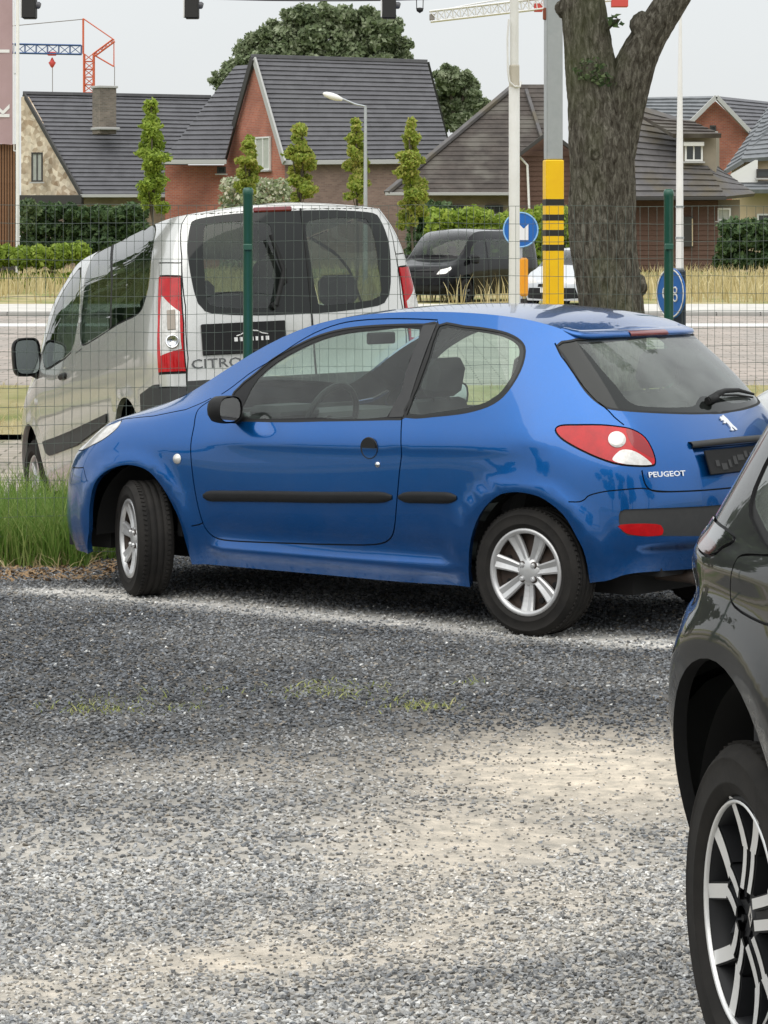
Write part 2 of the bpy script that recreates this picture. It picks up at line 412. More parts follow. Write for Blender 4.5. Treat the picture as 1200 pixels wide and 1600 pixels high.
def cut(S, regions, strokes, default, gu=5, gv=4, domain=None):
    """split the skin along traced outlines. regions: (name, uv polygon) first match wins; strokes: (name, uv line, half width in m)"""
    pts = []; edges = []
    def addline(L, closed):
        b = len(pts)
        for p in L: pts.append((float(p[0]), float(p[1])))
        n = len(L)
        for i in range(n if closed else n - 1): edges.append((b + i, b + (i + 1) % n))
    um, vm = S.umax, S.vmax
    addline(dens(np.array([(0, 0), (um, 0), (um, vm), (0, vm), (0, 0)], float), 0.25)[:-1], True)
    for nm, poly in regions: addline(dens(np.vstack([poly, poly[:1]]), 0.15)[:-1], True)
    st = []
    for nm, L, hw in strokes:
        L = dens(np.array(L), 0.15); a, b, P = offset_curve(S, L, hw); addline(a, False); addline(b, False); st.append((nm, P, hw))
    for i in range(1, um * gu):
        for j in range(1, vm * gv): pts.append((i / gu + (0.5 / gu if j % 2 else 0) * 0, j / gv))
    vo, eo, fo, _, _, _ = delaunay_2d_cdt([Vector(p) for p in pts], edges, [], 0, 1e-5)
    UV = np.array([v[:] for v in vo]); UV = np.clip(UV, 0, [um, vm]); Fc = np.array([f[:] for f in fo if len(f) == 3])
    t3 = UV[Fc]; a2 = np.abs(np.cross(t3[:, 1] - t3[:, 0], t3[:, 2] - t3[:, 0])); Fc = Fc[a2 > 2e-6]
    cen = UV[Fc].mean(1); lab = np.full(len(Fc), '', dtype=object); done = np.zeros(len(Fc), bool)
    Pc = S.P(cen[:, 0], cen[:, 1])
    for nm, P, hw in st:
        h = (~done) & (seg_dist(Pc, P) < hw * 1.02); lab[h] = nm; done |= h
    for nm, poly in regions:
        h = (~done) & inpoly(cen, poly); lab[h] = nm; done |= h
    h = ~done; lab[h] = default
    return dict(S=S, UV=UV, F=Fc, lab=lab, P=S.P(UV[:, 0], UV[:, 1]), N=S.N(UV[:, 0], UV[:, 1]))

def panel(K, labs, name, mat, parent, span=False, both=True, inset=0.0, skirt=0.012, thick=None, skirtmat=None, split=True):
    """one panel object from the cut skin; span joins both halves into one piece; both adds the mirrored twin as a second object"""
    labs = [labs] if isinstance(labs, str) else labs
    sel = np.isin(K['lab'], labs)
    if not sel.any(): return []
    Fs = K['F'][sel]; used, inv_ = np.unique(Fs, return_inverse=True); Fl = inv_.reshape(-1, 3)
    P = K['P'][used] - K['N'][used] * inset; N = K['N'][used]; UV = K['UV'][used]; um = K['S'].umax
    # orient faces along the normals
    fn = np.cross(P[Fl[:, 1]] - P[Fl[:, 0]], P[Fl[:, 2]] - P[Fl[:, 0]]); fl = (fn * N[Fl[:, 0]]).sum(1) < 0
    Fl[fl] = Fl[fl][:, ::-1]
    ar = np.linalg.norm(fn, axis=1); Fl = Fl[ar > 1e-12]
    ed = {}
    for f in Fl:
        for a, b in ((f[0], f[1]), (f[1], f[2]), (f[2], f[0])):
            if (b, a) in ed: del ed[(b, a)]
            else: ed[(a, b)] = 1
    V = [P]; NL = [N[Fl].reshape(-1, 3)]; FF = [Fl]; base = len(P); SK = []
    if skirt > 0:
        bl = [e for e in ed if not (span and ((UV[e[0], 0] > um - 1e-4 and UV[e[1], 0] > um - 1e-4) or (UV[e[0], 0] < 1e-4 and UV[e[1], 0] < 1e-4)))]
        if bl:
            bi = sorted({i for e in bl for i in e}); mp = {i: base + k for k, i in enumerate(bi)}; mp2 = {i: base + len(bi) + k for k, i in enumerate(bi)}
            V.append(P[bi]); V.append(P[bi] - N[bi] * skirt)
            SK = [(mp[b], mp[a], mp2[a], mp2[b]) for a, b in bl]
    if not span and split is not False:
        lab_ = np.arange(len(P))
        while True:
            m_ = lab_[Fl].min(1); new = lab_.copy(); np.minimum.at(new, Fl[:, 0], m_); np.minimum.at(new, Fl[:, 1], m_); np.minimum.at(new, Fl[:, 2], m_)
            if (new == lab_).all(): break
            lab_ = new
        ids = np.unique(lab_[Fl[:, 0]])
        if len(ids) > 1:
            res = []; ui = {i_: np.where(lab_[Fl[:, 0]] == i_)[0] for i_ in ids}; selidx = np.where(sel)[0][ar > 1e-12]
            for i_ in ids:
                if len(ui[i_]) < 3: continue
                K2 = dict(K); l2 = np.full(len(K['lab']), '', dtype=object); l2[selidx[ui[i_]]] = 'x'; K2['lab'] = l2
                res += panel(K2, 'x', name, mat, parent, False, both, inset, skirt, thick, skirtmat, False)
            return res
    V = np.vstack(V); faces = [tuple(map(int, f)) for f in Fl] + SK
    nl = np.vstack([NL[0], np.zeros((4 * len(SK), 3))])
    def mk(Vx, fx, nx, nm):
        me = bpy.data.meshes.new(nm); me.from_pydata([tuple(map(float, p)) for p in Vx], [], fx)
        me.materials.append(mat)
        if skirtmat: me.materials.append(skirtmat)
        me.polygons.foreach_set('use_smooth', [True] * len(fx))
        if skirtmat: me.polygons.foreach_set('material_index', [0 if len(f) == 3 else 1 for f in fx])
        me.update(); 
        me.normals_split_custom_set([tuple(map(float, n)) for n in nx]); return me
    res = []
    if span:
        V2 = V * np.array([1, -1, 1]); f2 = [tuple(len(V) + i for i in f[::-1]) for f in faces]
        n2 = []; k = 0
        nn = nl * np.array([1, -1, 1])
        for f in faces: n2 += list(nn[k:k + len(f)][::-1]); k += len(f)
        me = mk(np.vstack([V, V2]), faces + f2, np.vstack([nl, np.array(n2)]), name)
        res.append(link(name, me, parent))
    else:
        me = mk(V, faces, nl, name); res.append(link(name, me, parent))
        if both:
            V2 = V * np.array([1, -1, 1]); f2 = [f[::-1] for f in faces]; n2 = []; k = 0; nn = nl * np.array([1, -1, 1])
            for f in faces: n2 += list(nn[k:k + len(f)][::-1]); k += len(f)
            res.append(link(name, mk(V2, f2, np.array(n2), name), parent))
    return res

def cap_grid(S, u0, u1, bx, bz, nu=40, nt=17, v=None):
    """surface across the car between the upper edge of both halves (bonnet, windscreen, roof)"""
    v = S.vmax if v is None else v
    us = np.linspace(u0, u1, nu); P = S.P(us, np.full(nu, v)); ts = np.linspace(-1, 1, nt); G = []
    wm = np.abs(P[:, 1])
    for i, u in enumerate(us):
        x, y, z = P[i]; w = abs(y); k = min(1.0, (w / 0.4) ** 2)
        bxx = np.interp(u, *bx) * k; bzz = np.interp(u, *bz) * k
        G.append([(x - bxx * (1 - t * t), t * w, z + bzz * (1 - t * t)) for t in ts])
    return G

# ------------------------------------------------------------------ wheels
def tyre_mesh(Rt, Rr, w, name='tyre', grooves=4):
    h = w / 2; g = 0.007; pr = []
    side = [(Rr, -h * .80), (Rr + .006, -h * .92), (Rr + (Rt - Rr) * .22, -h * .99), (Rr + (Rt - Rr) * .24, -h * 1.015), (Rr + (Rt - Rr) * .28, -h * 1.02), (Rr + (Rt - Rr) * .30, -h * 1.0), (Rr + (Rt - Rr) * .55, -h * 1.03), (Rr + (Rt - Rr) * .68, -h * 1.01), (Rr + (Rt - Rr) * .70, -h * 1.025), (Rr + (Rt - Rr) * .73, -h * 1.02), (Rr + (Rt - Rr) * .74, -h * .995), (Rr + (Rt - Rr) * .80, -h * .97), (Rt - .016, -h * .90), (Rt - .005, -h * .80)]
    pr += side
    tw = h * .76; n = grooves
    xs = np.linspace(-tw, tw, n + 1)
    for i in range(n):
        a, b = xs[i], xs[i + 1]; gw = .0045
        ra = Rt - .004 * (abs(a) / tw) ** 3; rb = Rt - .004 * (abs(b) / tw) ** 3
        if i > 0: pr += [(Rt - g, a + gw * .2), (ra, a + gw)]
        else: pr += [(ra, a)]
        if i < n - 1: pr += [(rb, b - gw), (Rt - g, b - gw * .2)]
        else: pr += [(rb, b)]
    pr += [(r, -y) for r, y in side[::-1]]
    mb = MB().lathe(pr, n=64)
    # cross sipes at the shoulders
    for i in range(72):
        th = 2 * PI * i / 72
        for sy in (-1, 1):
            M = Matrix.Rotation(-th, 4, 'Y') @ Matrix.Translation((Rt - .0035, sy * tw * .86, 0)) @ Matrix.Rotation(sy * .35, 4, 'X')
            mb.box((0, 0, 0), (.012, tw * .25, (2 * PI * Rt / 72) * .62), M=M)
    return mb

def arm(mb, r0, r1, w0, w1, y0, y1, th, thick=.012, ridge=.006, mi=0, bend=0.0):
    """one spoke from radius r0 to r1 at angle th; y is the outer face depth"""
    n = 6; vs = []; fs = []
    for i in range(n + 1):
        t = i / n; r = r0 + (r1 - r0) * t; w = w0 + (w1 - w0) * t; y = y0 + (y1 - y0) * t - math.sin(PI * t) * .006 * (-1)
        b = bend * t * t
        for q, dy in ((-1, .006), (-.72, 0.0), (0, ridge), (.72, 0.0), (1, .006), (1, thick), (-1, thick)):
            a = th + (q * w / 2 + b) / max(r, .01)
            vs.append((r * math.cos(a), y + dy, r * math.sin(a)))
    k = 7
    for i in range(n):
        for j in range(k):
            j2 = (j + 1) % k; fs.append((i * k + j, i * k + j2, (i + 1) * k + j2, (i + 1) * k + j))
    mb.add(vs, fs, mi, False)

def wheel(root, x, y, z, Rt, Rr, w, style, steer=0.0, roll=0.0):
    """wheel under its vehicle; outer face towards -y on the left side (y < 0)"""
    wob = bpy.data.objects.new('wheel', None); C.objects.link(wob); wob.parent = root
    wob.location = (x, y, z); wob.rotation_euler = (0, 0, (0 if y < 0 else PI) + steer); wob.empty_display_size = .1
    key = (Rt, Rr, w, style)
    if key not in WH:
        L = []
        L.append(('tyre', tyre_mesh(Rt, Rr, w).mesh('tyre', M_tyre)))
        h = w / 2
        b = MB().lathe([(Rr + .002, -h * .80), (Rr - .006, -h * .86), (Rr - .016, -h * .80), (Rr - .02, -h * .3), (Rr - .03, h * .8), (Rr, h * .8)], n=56)
        if style == 'cover':
            L.append(('rim', b.mesh('rim', M_steel)))
            d = MB().lathe([(0, -h * .30), (.09, -h * .34), (Rr - .05, -h * .22), (Rr - .018, -h * .32)], n=40)
            for i in range(8):
                a = 2 * PI * (i + .5) / 8; M = Matrix.Rotation(-a, 4, 'Y') @ Matrix.Translation((Rr * .70, -h * .28, 0)) @ Matrix.Rotation(PI / 2, 4, 'X')
                d.tube([M @ Vector((0, 0, -.004)), M @ Vector((0, 0, .004))], .014, n=10, mi=1)
            L.append(('steel_disc', d.mesh('steel_disc', [M_steel, M_dark])))
            y0 = -h * .86
            c = MB().lathe([(Rr + .004, -h * .84), (Rr + .002, -h * .93), (Rr - .008, -h * .955), (Rr - .018, -h * .90), (Rr - .022, -h * .72)], n=64)
            for i in range(7):
                arm(c, .045, Rr - .012, .044, .070, y0 + .018, y0 - .001, 2 * PI * (i + .25) / 7 + roll, thick=.020, ridge=.007)
            c.lathe([(0, y0 + .010), (.022, y0 + .009), (.040, y0 + .014), (.062, y0 + .022), (.066, y0 + .034)], n=36)
            for i in range(4):
                a = PI / 4 + i * PI / 2; M = Matrix.Translation((.044 * math.cos(a), 0, .044 * math.sin(a)))
                c.tube([M @ Vector((0, y0 + .022, 0)), M @ Vector((0, y0 + .006, 0)), M @ Vector((0, y0 + .002, 0))], [.0115, .0115, .007], n=12)
                c.tube([M @ Vector((0, y0 + .024, 0)), M @ Vector((0, y0 + .0145, 0))], .017, n=12, mi=1)
            L.append(('wheel_cover', c.mesh('wheel_cover', [M_silver, M_steel])))
        elif style == 'alloy':
            L.append(('rim', b.mesh('rim', M_gloss_dark)))
            d = MB().lathe([(.03, h * .2), (Rr * .62, h * .2), (Rr * .62, h * .3), (.03, h * .3)], n=40); L.append(('brake_disc', d.mesh('brake_disc', M_steel)))
            c = MB(); y0 = -h * .80; ye = -h * .88
            for i in range(5):
                th = 2 * PI * i / 5 + .28
                for sg in (-1, 1):
                    for r0, r1, a0, a1, wd in ((.055, Rr * .58, .022, .025, .022), (Rr * .56, Rr - .014, .024, .082, .036)):
                        # machined face with dark flank
                        n = 5; vs = []; fs = []; vs2 = []
                        for k in range(n + 1):
                            t = k / n; r = r0 + (r1 - r0) * t; o = a0 + (a1 - a0) * t; yy = y0 + (ye - y0) * ((r - .05) / (Rr - .05)) + .012 * math.sin(PI * (r - .05) / (Rr - .05))
                            ca, sa = math.cos(th), math.sin(th)
                            for q in (-1, 1):
                                s_ = sg * o + q * wd / 2; vs.append((r * ca - s_ * sa, yy, r * sa + s_ * ca))
                            for q in (-1, 1):
                                s_ = sg * o + q * (wd / 2 + .004); vs2.append((r * ca - s_ * sa, yy + .004, r * sa + s_ * ca)); vs2.append((r * ca - s_ * sa, yy + .045, r * sa + s_ * ca))
                        for k in range(n): fs.append((2 * k, 2 * k + 1, 2 * k + 3, 2 * k + 2))
                        c.add(vs, fs, 0)
                        f2 = []
                        for k in range(n):
                            a = 4 * k; f2 += [(a, a + 1, a + 5, a + 4), (a + 2, a + 6, a + 7, a + 3), (a, a + 4, a + 6, a + 2)]
                        c.add(vs2, f2, 1)
                # rib between the split spokes
                c.box((0, 0, 0), (Rr * .5, .012, .026), M=Matrix.Rotation(-th, 4, 'Y') @ Matrix.Translation((Rr * .36, y0 + .022, 0)), mi=1)
                # grey vane in the window
                c.box((0, 0, 0), (Rr * .62, .006, .05), M=Matrix.Rotation(-(th + PI / 5), 4, 'Y') @ Matrix.Translation((Rr * .62, y0 + .055, 0)) @ Matrix.Rotation(.5, 4, 'X'), mi=2)
            c.lathe([(Rr - .008, ye - .000), (Rr - .011, ye - .004), (Rr - .015, ye), (Rr - .016, ye + .006)], n=64)
            c.lathe([(0, y0 + .016), (.030, y0 + .016), (.036, y0 + .022), (.062, y0 + .02), (.064, y0 + .05)], n=32, mi=1)
            dm = [(0, .024), (.013, 0), (0, -.024), (-.013, 0)]; di = [(0, .012), (.006, 0), (0, -.012), (-.006, 0)]
            M = Matrix.Translation((0, y0 + .0155, 0)) @ Matrix.Rotation(PI / 2, 4, 'X')
            for k in range(4):
                a, b2, c2, d2 = dm[k], dm[(k + 1) % 4], di[(k + 1) % 4], di[k]
                c.prism([a, b2, c2, d2], 0, .003, M=M, mi=3)
            for i in range(5):
                a = 2 * PI * (i + .5) / 5 + .28; c.tube([(.052 * math.cos(a), y0 + .034, .052 * math.sin(a)), (.052 * math.cos(a), y0 + .012, .052 * math.sin(a))], .009, n=6, mi=1)
            L.append(('alloy_wheel', c.mesh('alloy_wheel', [M_machined, M_gloss_dark, M_grey_alloy, M_chrome])))
        else:
            L.append(('rim', b.mesh('rim', M_silver if style != 'dark' else M_gloss_dark)))
            c = MB(); y0 = -h * .8
            for i in range(style == 'dark' and 7 or 6): arm(c, .04, Rr - .01, .05, .06, y0 + .01, y0, 2 * PI * i / (style == 'dark' and 7 or 6) + .2, thick=.02)
            c.lathe([(0, y0), (.05, y0 + .004), (.075, y0 + .02)], n=24)
            c.lathe([(0, -h * .1), (Rr - .02, -h * .1)], n=32, mi=1)
            L.append(('rim_face', c.mesh('rim_face', [M_silver if style != 'dark' else M_grey_alloy, M_dark])))
        WH[key] = L
    for nm, me in WH[key]: link(nm, me, wob)
    return wob
WH = {}
M_gloss_dark = nmat('gloss_dark_alloy', (0.012, 0.0125, 0.014), 0.5, coat=0.0, spec=.3)
M_machined = nmat('machined_alloy_face', (0.74, 0.74, 0.73), 0.34, metal=0.55)
M_grey_alloy = nmat('grey_alloy', (0.10, 0.105, 0.115), 0.35, metal=0.6)

FONT = bpy.data.fonts.load('<builtin>') if False else None
def text_part(s, size, M, mat, parent, name='lettering', depth=.002, bold=0.0, sx=1.0):
    cu = bpy.data.curves.new(name, 'FONT'); cu.body = s; cu.size = size; cu.extrude = depth; cu.offset = bold
    cu.align_x = 'CENTER'; cu.align_y = 'CENTER'; cu.resolution_u = 2
    to = bpy.data.objects.new(name, cu); C.objects.link(to)
    dg = bpy.context.evaluated_depsgraph_get(); dg.update()
    me = bpy.data.meshes.new_from_object(to.evaluated_get(dg)); bpy.data.objects.remove(to)
    me.materials.clear(); me.materials.append(mat)
    me.transform(M @ Matrix.Diagonal((sx, 1, 1, 1)))
    return link(name, me, parent)

def frame_on(S, px=None, uv=None, up=Vector((0, 0, 1))):
    """matrix in the vehicle's frame: z = outward normal, y = up, x = to the right as seen from outside"""
    if uv is None: uv = S.from_px([px])[0]
    p = Vector(S.P(uv[0], uv[1])[0]); n = Vector(S.N(uv[0], uv[1])[0]); xa = up.cross(n).normalized(); ya = n.cross(xa)
    M = Matrix((xa, ya, n)).transposed().to_4x4(); M.translation = p
    return M
# ------------------------------------------------------------------ the blue hatchback
YAW = 0.678
car = thing('hatchback_car', 'metallic blue three-door hatchback parked on the gravel with its front wheels turned', 'car', (-.755, 16.237, 0), -YAW)
def ST(*rows): return list(rows)
TB = [
 ST((-.78,0,.19),(-.805,0,.30),(-.815,0,.45),(-.80,0,.58),(-.77,0,.68),(-.70,0,.745),(-.62,0,.79),(-.50,0,.84)),
 ST((-.77,.32,.19),(-.79,.33,.30),(-.80,.33,.45),(-.785,.33,.58),(-.75,.32,.68),(-.68,.29,.745),(-.60,.25,.79),(-.485,.20,.84)),
 ST((-.68,.57,.19),(-.705,.595,.30),(-.712,.60,.45),(-.70,.595,.58),(-.66,.575,.69),(-.60,.53,.76),(-.53,.46,.80),(-.43,.36,.848)),
 ST((-.55,.69,.19),(-.575,.72,.30),(-.58,.725,.45),(-.565,.72,.59),(-.53,.695,.71),(-.47,.65,.785),(-.41,.57,.835),(-.33,.46,.87)),
 ST((-.36,.74,.19),(-.37,.775,.30),(-.38,.79,.45),(-.37,.79,.60),(-.35,.77,.735),(-.31,.725,.83),(-.27,.64,.88),(-.21,.52,.915)),
 ST((0,.76,.19),(0,.80,.30),(0,.815,.48),(0,.815,.66),(0,.80,.785),(0,.76,.875),(0,.68,.93),(0,.58,.96)),
 ST((.30,.755,.19),(.30,.795,.30),(.30,.82,.49),(.30,.825,.68),(.30,.812,.80),(.30,.775,.90),(.28,.71,.98),(.24,.64,1.03)),
 ST((.60,.755,.19),(.60,.795,.295),(.60,.825,.49),(.60,.83,.68),(.60,.815,.815),(.60,.78,.915),(.59,.715,1.04),(.52,.605,1.185)),
 ST((.95,.755,.19),(.95,.795,.295),(.95,.828,.49),(.95,.833,.68),(.95,.82,.825),(.95,.785,.925),(.94,.69,1.16),(.88,.565,1.35)),
 ST((1.30,.755,.19),(1.30,.795,.295),(1.30,.828,.49),(1.30,.833,.68),(1.30,.822,.83),(1.30,.785,.94),(1.30,.675,1.20),(1.27,.545,1.432)),
 ST((1.72,.755,.19),(1.72,.795,.30),(1.72,.828,.50),(1.72,.835,.69),(1.72,.825,.845),(1.72,.785,.965),(1.72,.67,1.22),(1.72,.535,1.455)),
 ST((2.10,.755,.20),(2.10,.795,.31),(2.10,.83,.50),(2.10,.838,.70),(2.10,.828,.86),(2.10,.785,.985),(2.09,.665,1.22),(2.06,.525,1.445)),
 ST((2.40,.755,.21),(2.40,.80,.33),(2.40,.83,.51),(2.40,.838,.70),(2.40,.822,.86),(2.39,.772,.995),(2.37,.645,1.21),(2.31,.515,1.415)),
 ST((2.66,.735,.24),(2.66,.785,.36),(2.665,.805,.52),(2.66,.808,.69),(2.65,.788,.85),(2.63,.735,.995),(2.555,.605,1.20),(2.455,.49,1.375)),
 ST((2.88,.655,.29),(2.90,.69,.40),(2.915,.705,.55),(2.905,.70,.69),(2.87,.685,.85),(2.80,.64,.995),(2.67,.535,1.19),(2.505,.425,1.36)),
 ST((3.00,.47,.30),(3.03,.49,.41),(3.045,.50,.56),(3.035,.50,.69),(2.99,.485,.85),(2.905,.45,.995),(2.735,.38,1.19),(2.53,.30,1.36)),
 ST((3.06,.24,.30),(3.09,.25,.41),(3.105,.25,.56),(3.095,.25,.69),(3.045,.245,.85),(2.95,.225,.995),(2.765,.19,1.19),(2.545,.15,1.36)),
 ST((3.075,0,.30),(3.105,0,.41),(3.12,0,.56),(3.11,0,.69),(3.06,0,.85),(2.965,0,.995),(2.775,0,1.19),(2.55,0,1.36)),
]
for _j, _dx, _dw in ((0, .035, 0), (1, .035, 0), (2, .04, .012), (3, .04, .014), (4, .015, .006)):
    TB[_j] = [(x + _dx, max(0, w - _dw), z) for x, w, z in TB[_j]]
def sstep(x, a, b):
    t = np.clip((x - a) / (b - a), 0, 1); return t * t * (3 - 2 * t)
def disp_blue(P):
    x, y, z = P[:, 0], P[:, 1], P[:, 2]
    d = np.zeros(len(x))
    for cx in (0.0, 2.442):                                           # flared arch lips
        r = np.hypot(x - cx, z - .30); d += .014 * np.exp(-((r - .375) / .05) ** 2) * (z < .9)
    m = sstep(x, .45, .60) * (1 - sstep(x, 1.95, 2.1))                # sill: ledge pushed out at its foot
    d += m * .022 * np.exp(-((z - (.275)) / .035) ** 2)
    d -= m * .010 * np.exp(-((z - .36) / .05) ** 2)
    zc = .835 + (x - 1.5) * .035; mm = sstep(x, .35, .8) * (1 - sstep(x, 2.45, 2.62))   # shoulder crease at handle height
    d += mm * (.007 * np.exp(-(np.maximum(zc - z, 0) / .035) ** 2) * (z <= zc) + .007 * np.exp(-((z - zc) / .10) ** 2) * (z > zc))
    b = sstep(x, 2.80, 2.90)                                          # bumper: ledge above a tucked lower edge
    d += b * (-.022 * (1 - sstep(z, .405, .425)) + .004)
    return d
S = Surf(TB, car, disp_blue)
um = S.umax
fp = S.from_px
RU = (11, 99)
L_farch = [(138,866),(139,830),(140,790),(147,757),(163,738),(190,727),(213,728),(233,737),(253,760),(270,790),(283,820),(293,857),(299,885)]
L_rarch = [(734,915),(732,887),(735,845),(750,803),(775,776),(800,769),(825,771),(850,780),(879,803),(900,837),(915,870),(922,912)]
L_doorf = [(331,624),(316,634),(307,645),(303,667),(298,697),(300,733),(307,780),(317,817),(327,833),(342,842),(377,846),(453,849),(530,851),(584,851),(607,844),(616,826),(620,784),(624,738),(627,700),(628,653)]
L_frame = [(346,616),(388,585),(426,562),(453,543),(492,520),(530,506),(568,500),(626,498),(684,500)]
W_front = [(352,652),(366,612),(398,584),(426,561),(465,539),(499,524),(538,514),(587,509),(662,507),(684,506),(668,550),(650,600),(632,652),(607,655),(500,657),(420,658)]
G_front = [(377,650),(386,620),(402,592),(430,567),(468,545),(502,530),(540,520),(587,515),(655,513),(640,560),(604,651),(500,652),(420,654)]
P_pillar = [(607,652),(640,566),(661,508),(684,506),(668,550),(650,600),(629,651)]
W_quar = [(633,651),(650,607),(668,558),(686,508),(725,510),(760,514),(792,521),(813,533),(820,549),(812,580),(792,612),(771,630),(742,641),(700,648)]
G_quar = [(640,646),(655,607),(673,560),(690,514),(725,516),(760,520),(789,527),(807,538),(811,551),(804,578),(785,608),(766,624),(740,634),(700,641)]
L_tail = [(868,672),(876,665),(900,664),(939,664),(969,667),(990,672),(1008,684),(1020,705),(1024,723),(1017,728),(990,728),(960,724),(924,711),(894,696),(876,684)]
L_rev = [(957,718),(962,710),(972,703),(987,704),(1003,712),(1018,725),(1010,727),(990,727),(966,723)]
L_gate = [(867,536),(876,555),(885,567),(906,597),(930,624),(951,642),(975,664),(1001,690),(1004,715),(1003,735),(1006,750),(1012,762),(1026,768),(1060,768),(1101,766)]
L_rglass = [(870,540),(878,534),(900,530),(930,526),(972,523),(1010,521)]
L_rglass2 = [(872,545),(885,562),(909,602),(924,620),(939,632),(952,638),(975,641),(1020,644),(1080,646),(1128,645)]
G_rear1 = [(903,535),(920,552),(939,575),(963,602),(978,622),(990,630),(1005,634),(1050,636),(1083,634),(1090,626),(1096,619),(1110,616),(1125,618)]
L_bump = [(888,784),(905,784),(914,780),(921,774),(945,768),(975,765),(1005,763),(1026,767),(1060,768),(1101,766)]
L_inset = [(967,805),(969,799),(976,796),(1030,794),(1100,791)]
L_inset2 = [(1100,838),(1035,838),(1008,839),(981,837),(971,830),(967,816)]
L_fog = [(969,820),(1026,819),(1036,825),(1037,832),(1032,837),(1008,838),(983,835),(972,828)]
L_plate = [(1073,706),(1085,698),(1110,694)]
L_head = [(122,702),(127,684),(137,674),(155,668),(178,662),(190,657),(184,668),(168,682),(148,694),(130,703)]
L_fend = [(310,640),(316,634),(331,624)]
def fpr(L, n=3, ur=(0, 99), closed=False): return crm(fp(L, ur), n, closed)
def close_u(uv, at_u, n_end=True):                                     # carry a line on to the centre line of the car
    uv = np.array(uv); return np.vstack([uv, [at_u, uv[-1, 1]]]) if n_end else np.vstack([[at_u, uv[0, 1]], uv])
farch = fpr(L_farch, 3, (2.5, 8)); rarch = fpr(L_rarch, 3, (10, 15))
def down(uv):
    a = uv.copy(); a[0, 1] = 0; a[-1, 1] = 0; return a
farch = down(farch); rarch = down(rarch)
doorl = fpr(L_doorf, 3, (5, 12)); framel = fpr(L_frame, 3, (5, 12))
wfront = fpr(W_front, 2, (5.5, 12), True); gfront = fpr(G_front, 2, (5.5, 12), True); pil = fp(P_pillar, (8, 12))
wq = fpr(W_quar, 3, (9, 14), True); gq = fpr(G_quar, 3, (9, 14), True)
tl = fpr(L_tail, 3, (11, um), True); rev = fpr(L_rev, 3, (11, um), True)
gate = close_u(fpr(L_gate, 3, (12.5, um)), um)
rg1 = fp(L_rglass, (13, um)); rg2 = fpr(L_rglass2, 3, (13, um)); 
vtop = rg1[-1, 1]; vbot = rg2[-1, 1]
rglass = np.vstack([rg1[::-1], rg2]); rglass = np.vstack([[um, vtop], rglass, [um, vbot]])
gr = fpr(G_rear1, 3, (13, um)); grear = np.vstack([[um, vtop + (-.10)], [[gr[0, 0], gr[0, 1] - .02]], gr, [um, gr[-1, 1]]])
bump = close_u(fpr(L_bump, 3, (12, um)), um)
i1, i2 = fp(L_inset, (13, um)), fp(L_inset2, (13, um))
inset = np.vstack([i1, [um, i1[-1, 1]], [um, i2[0, 1]], i2])
fog = fpr(L_fog, 3, (13, um), True)
head = fpr(L_head, 3, (1, 6), True)
# nose: lines given by height, out of sight
nb = S.from_end([(0, .60), (.3, .60), (.55, .605)], (0, 3)); nb2 = S.from_side([(-.50, .62), (-.38, .63), (-.33, .56)], (2.5, 4.5))
noseb = np.vstack([nb, nb2])
hood = S.from_end([(0, .755), (.3, .765), (.5, .79)], (0, 3)); hood2 = fp([(190, 660), (240, 650), (290, 640), (330, 622)], (2, 8))
hoodl = np.vstack([hood, hood2[1:]])
gril = S.from_end([(0, .56), (.33, .56), (.46, .50), (.40, .30), (.2, .255), (0, .25)], (0, 3))
plate_uv = S.from_end([(.335, .862), (.335, .715), (.0, .715), (.0, .862)], (14, um))
bumper_poly = np.vstack([bump, [um, 0], [rarch[-1, 0], 0], rarch[::-1][:int(len(rarch) * .35)]])
nose_poly = np.vstack([noseb, farch[:int(len(farch) * .35)][::-1], [farch[0, 0], 0], [0, 0]])
sill = fp([(299, 822), (317, 817)], (5, 8))
door_poly = np.vstack([doorl, framel[::-1]])
gate_poly = np.vstack([gate, [um, S.vmax], [gate[0, 0], S.vmax]])
hood_poly = np.vstack([hoodl, [hoodl[-1, 0], S.vmax], [0, S.vmax]])
fender_poly = np.vstack([[0, S.vmax], noseb * 0 + noseb, farch[int(len(farch) * .3):], [farch[-1, 0] + .05, 1.0], sill, doorl[::-1][-12:][::-1][::-1], [doorl[0, 0], S.vmax]])
g = .0035
regions = [('arch', farch), ('arch', rarch), ('head', head), ('rev', rev), ('tail2', fpr([(978,671),(992,675),(1007,687),(1018,706),(1020,716),(1006,709),(992,701),(984,690)], 3, (11, um), True)), ('tail', tl), ('fog', fog), ('inset', inset),
           ('glassf', gfront), ('pillar', pil), ('frame', wfront), ('glassq', gq), ('frit', wq), ('glassr', grear), ('fritr', rglass), ('recess', plate_uv),
           ('grille', gril), ('bumper', bumper_poly), ('nose', nose_poly), ('hood', hood_poly), ('door', door_poly), ('gate', gate_poly)]
gate_a = fpr(L_gate[:7], 3, (12.5, um)); gate_b = close_u(fpr(L_gate[9:], 3, (12.5, um)), um)
strokes = [('gap', doorl, g), ('gap', framel, g), ('gap', gate_a, g), ('gap', gate_b, g), ('gap', bump, g * .8), ('gap', noseb, g * .8), ('gap', hoodl, g * .8), ('gapt', np.vstack([tl, tl[:1]]), .0045), ('gapt', np.vstack([head, head[:1]]), .003),
           ('seal', np.vstack([wfront, wfront[:1]]), .006), ('seal', np.vstack([wq, wq[:1]]), .006), ('seal', np.vstack([rg1[::-1], rg2, [um, vbot]]), .006), ('gap', fp([(632, 652), (684, 503)], (9, 12)), .004),
           ('gap', fp([(299, 822), (310, 820), (317, 817)], (5, 8)), .003)]
K = cut(S, regions, strokes, 'side')
panel(K, 'side', 'side_panel', M_blue, car, skirt=.035)
panel(K, 'door', 'door', M_blue, car, skirt=.02)
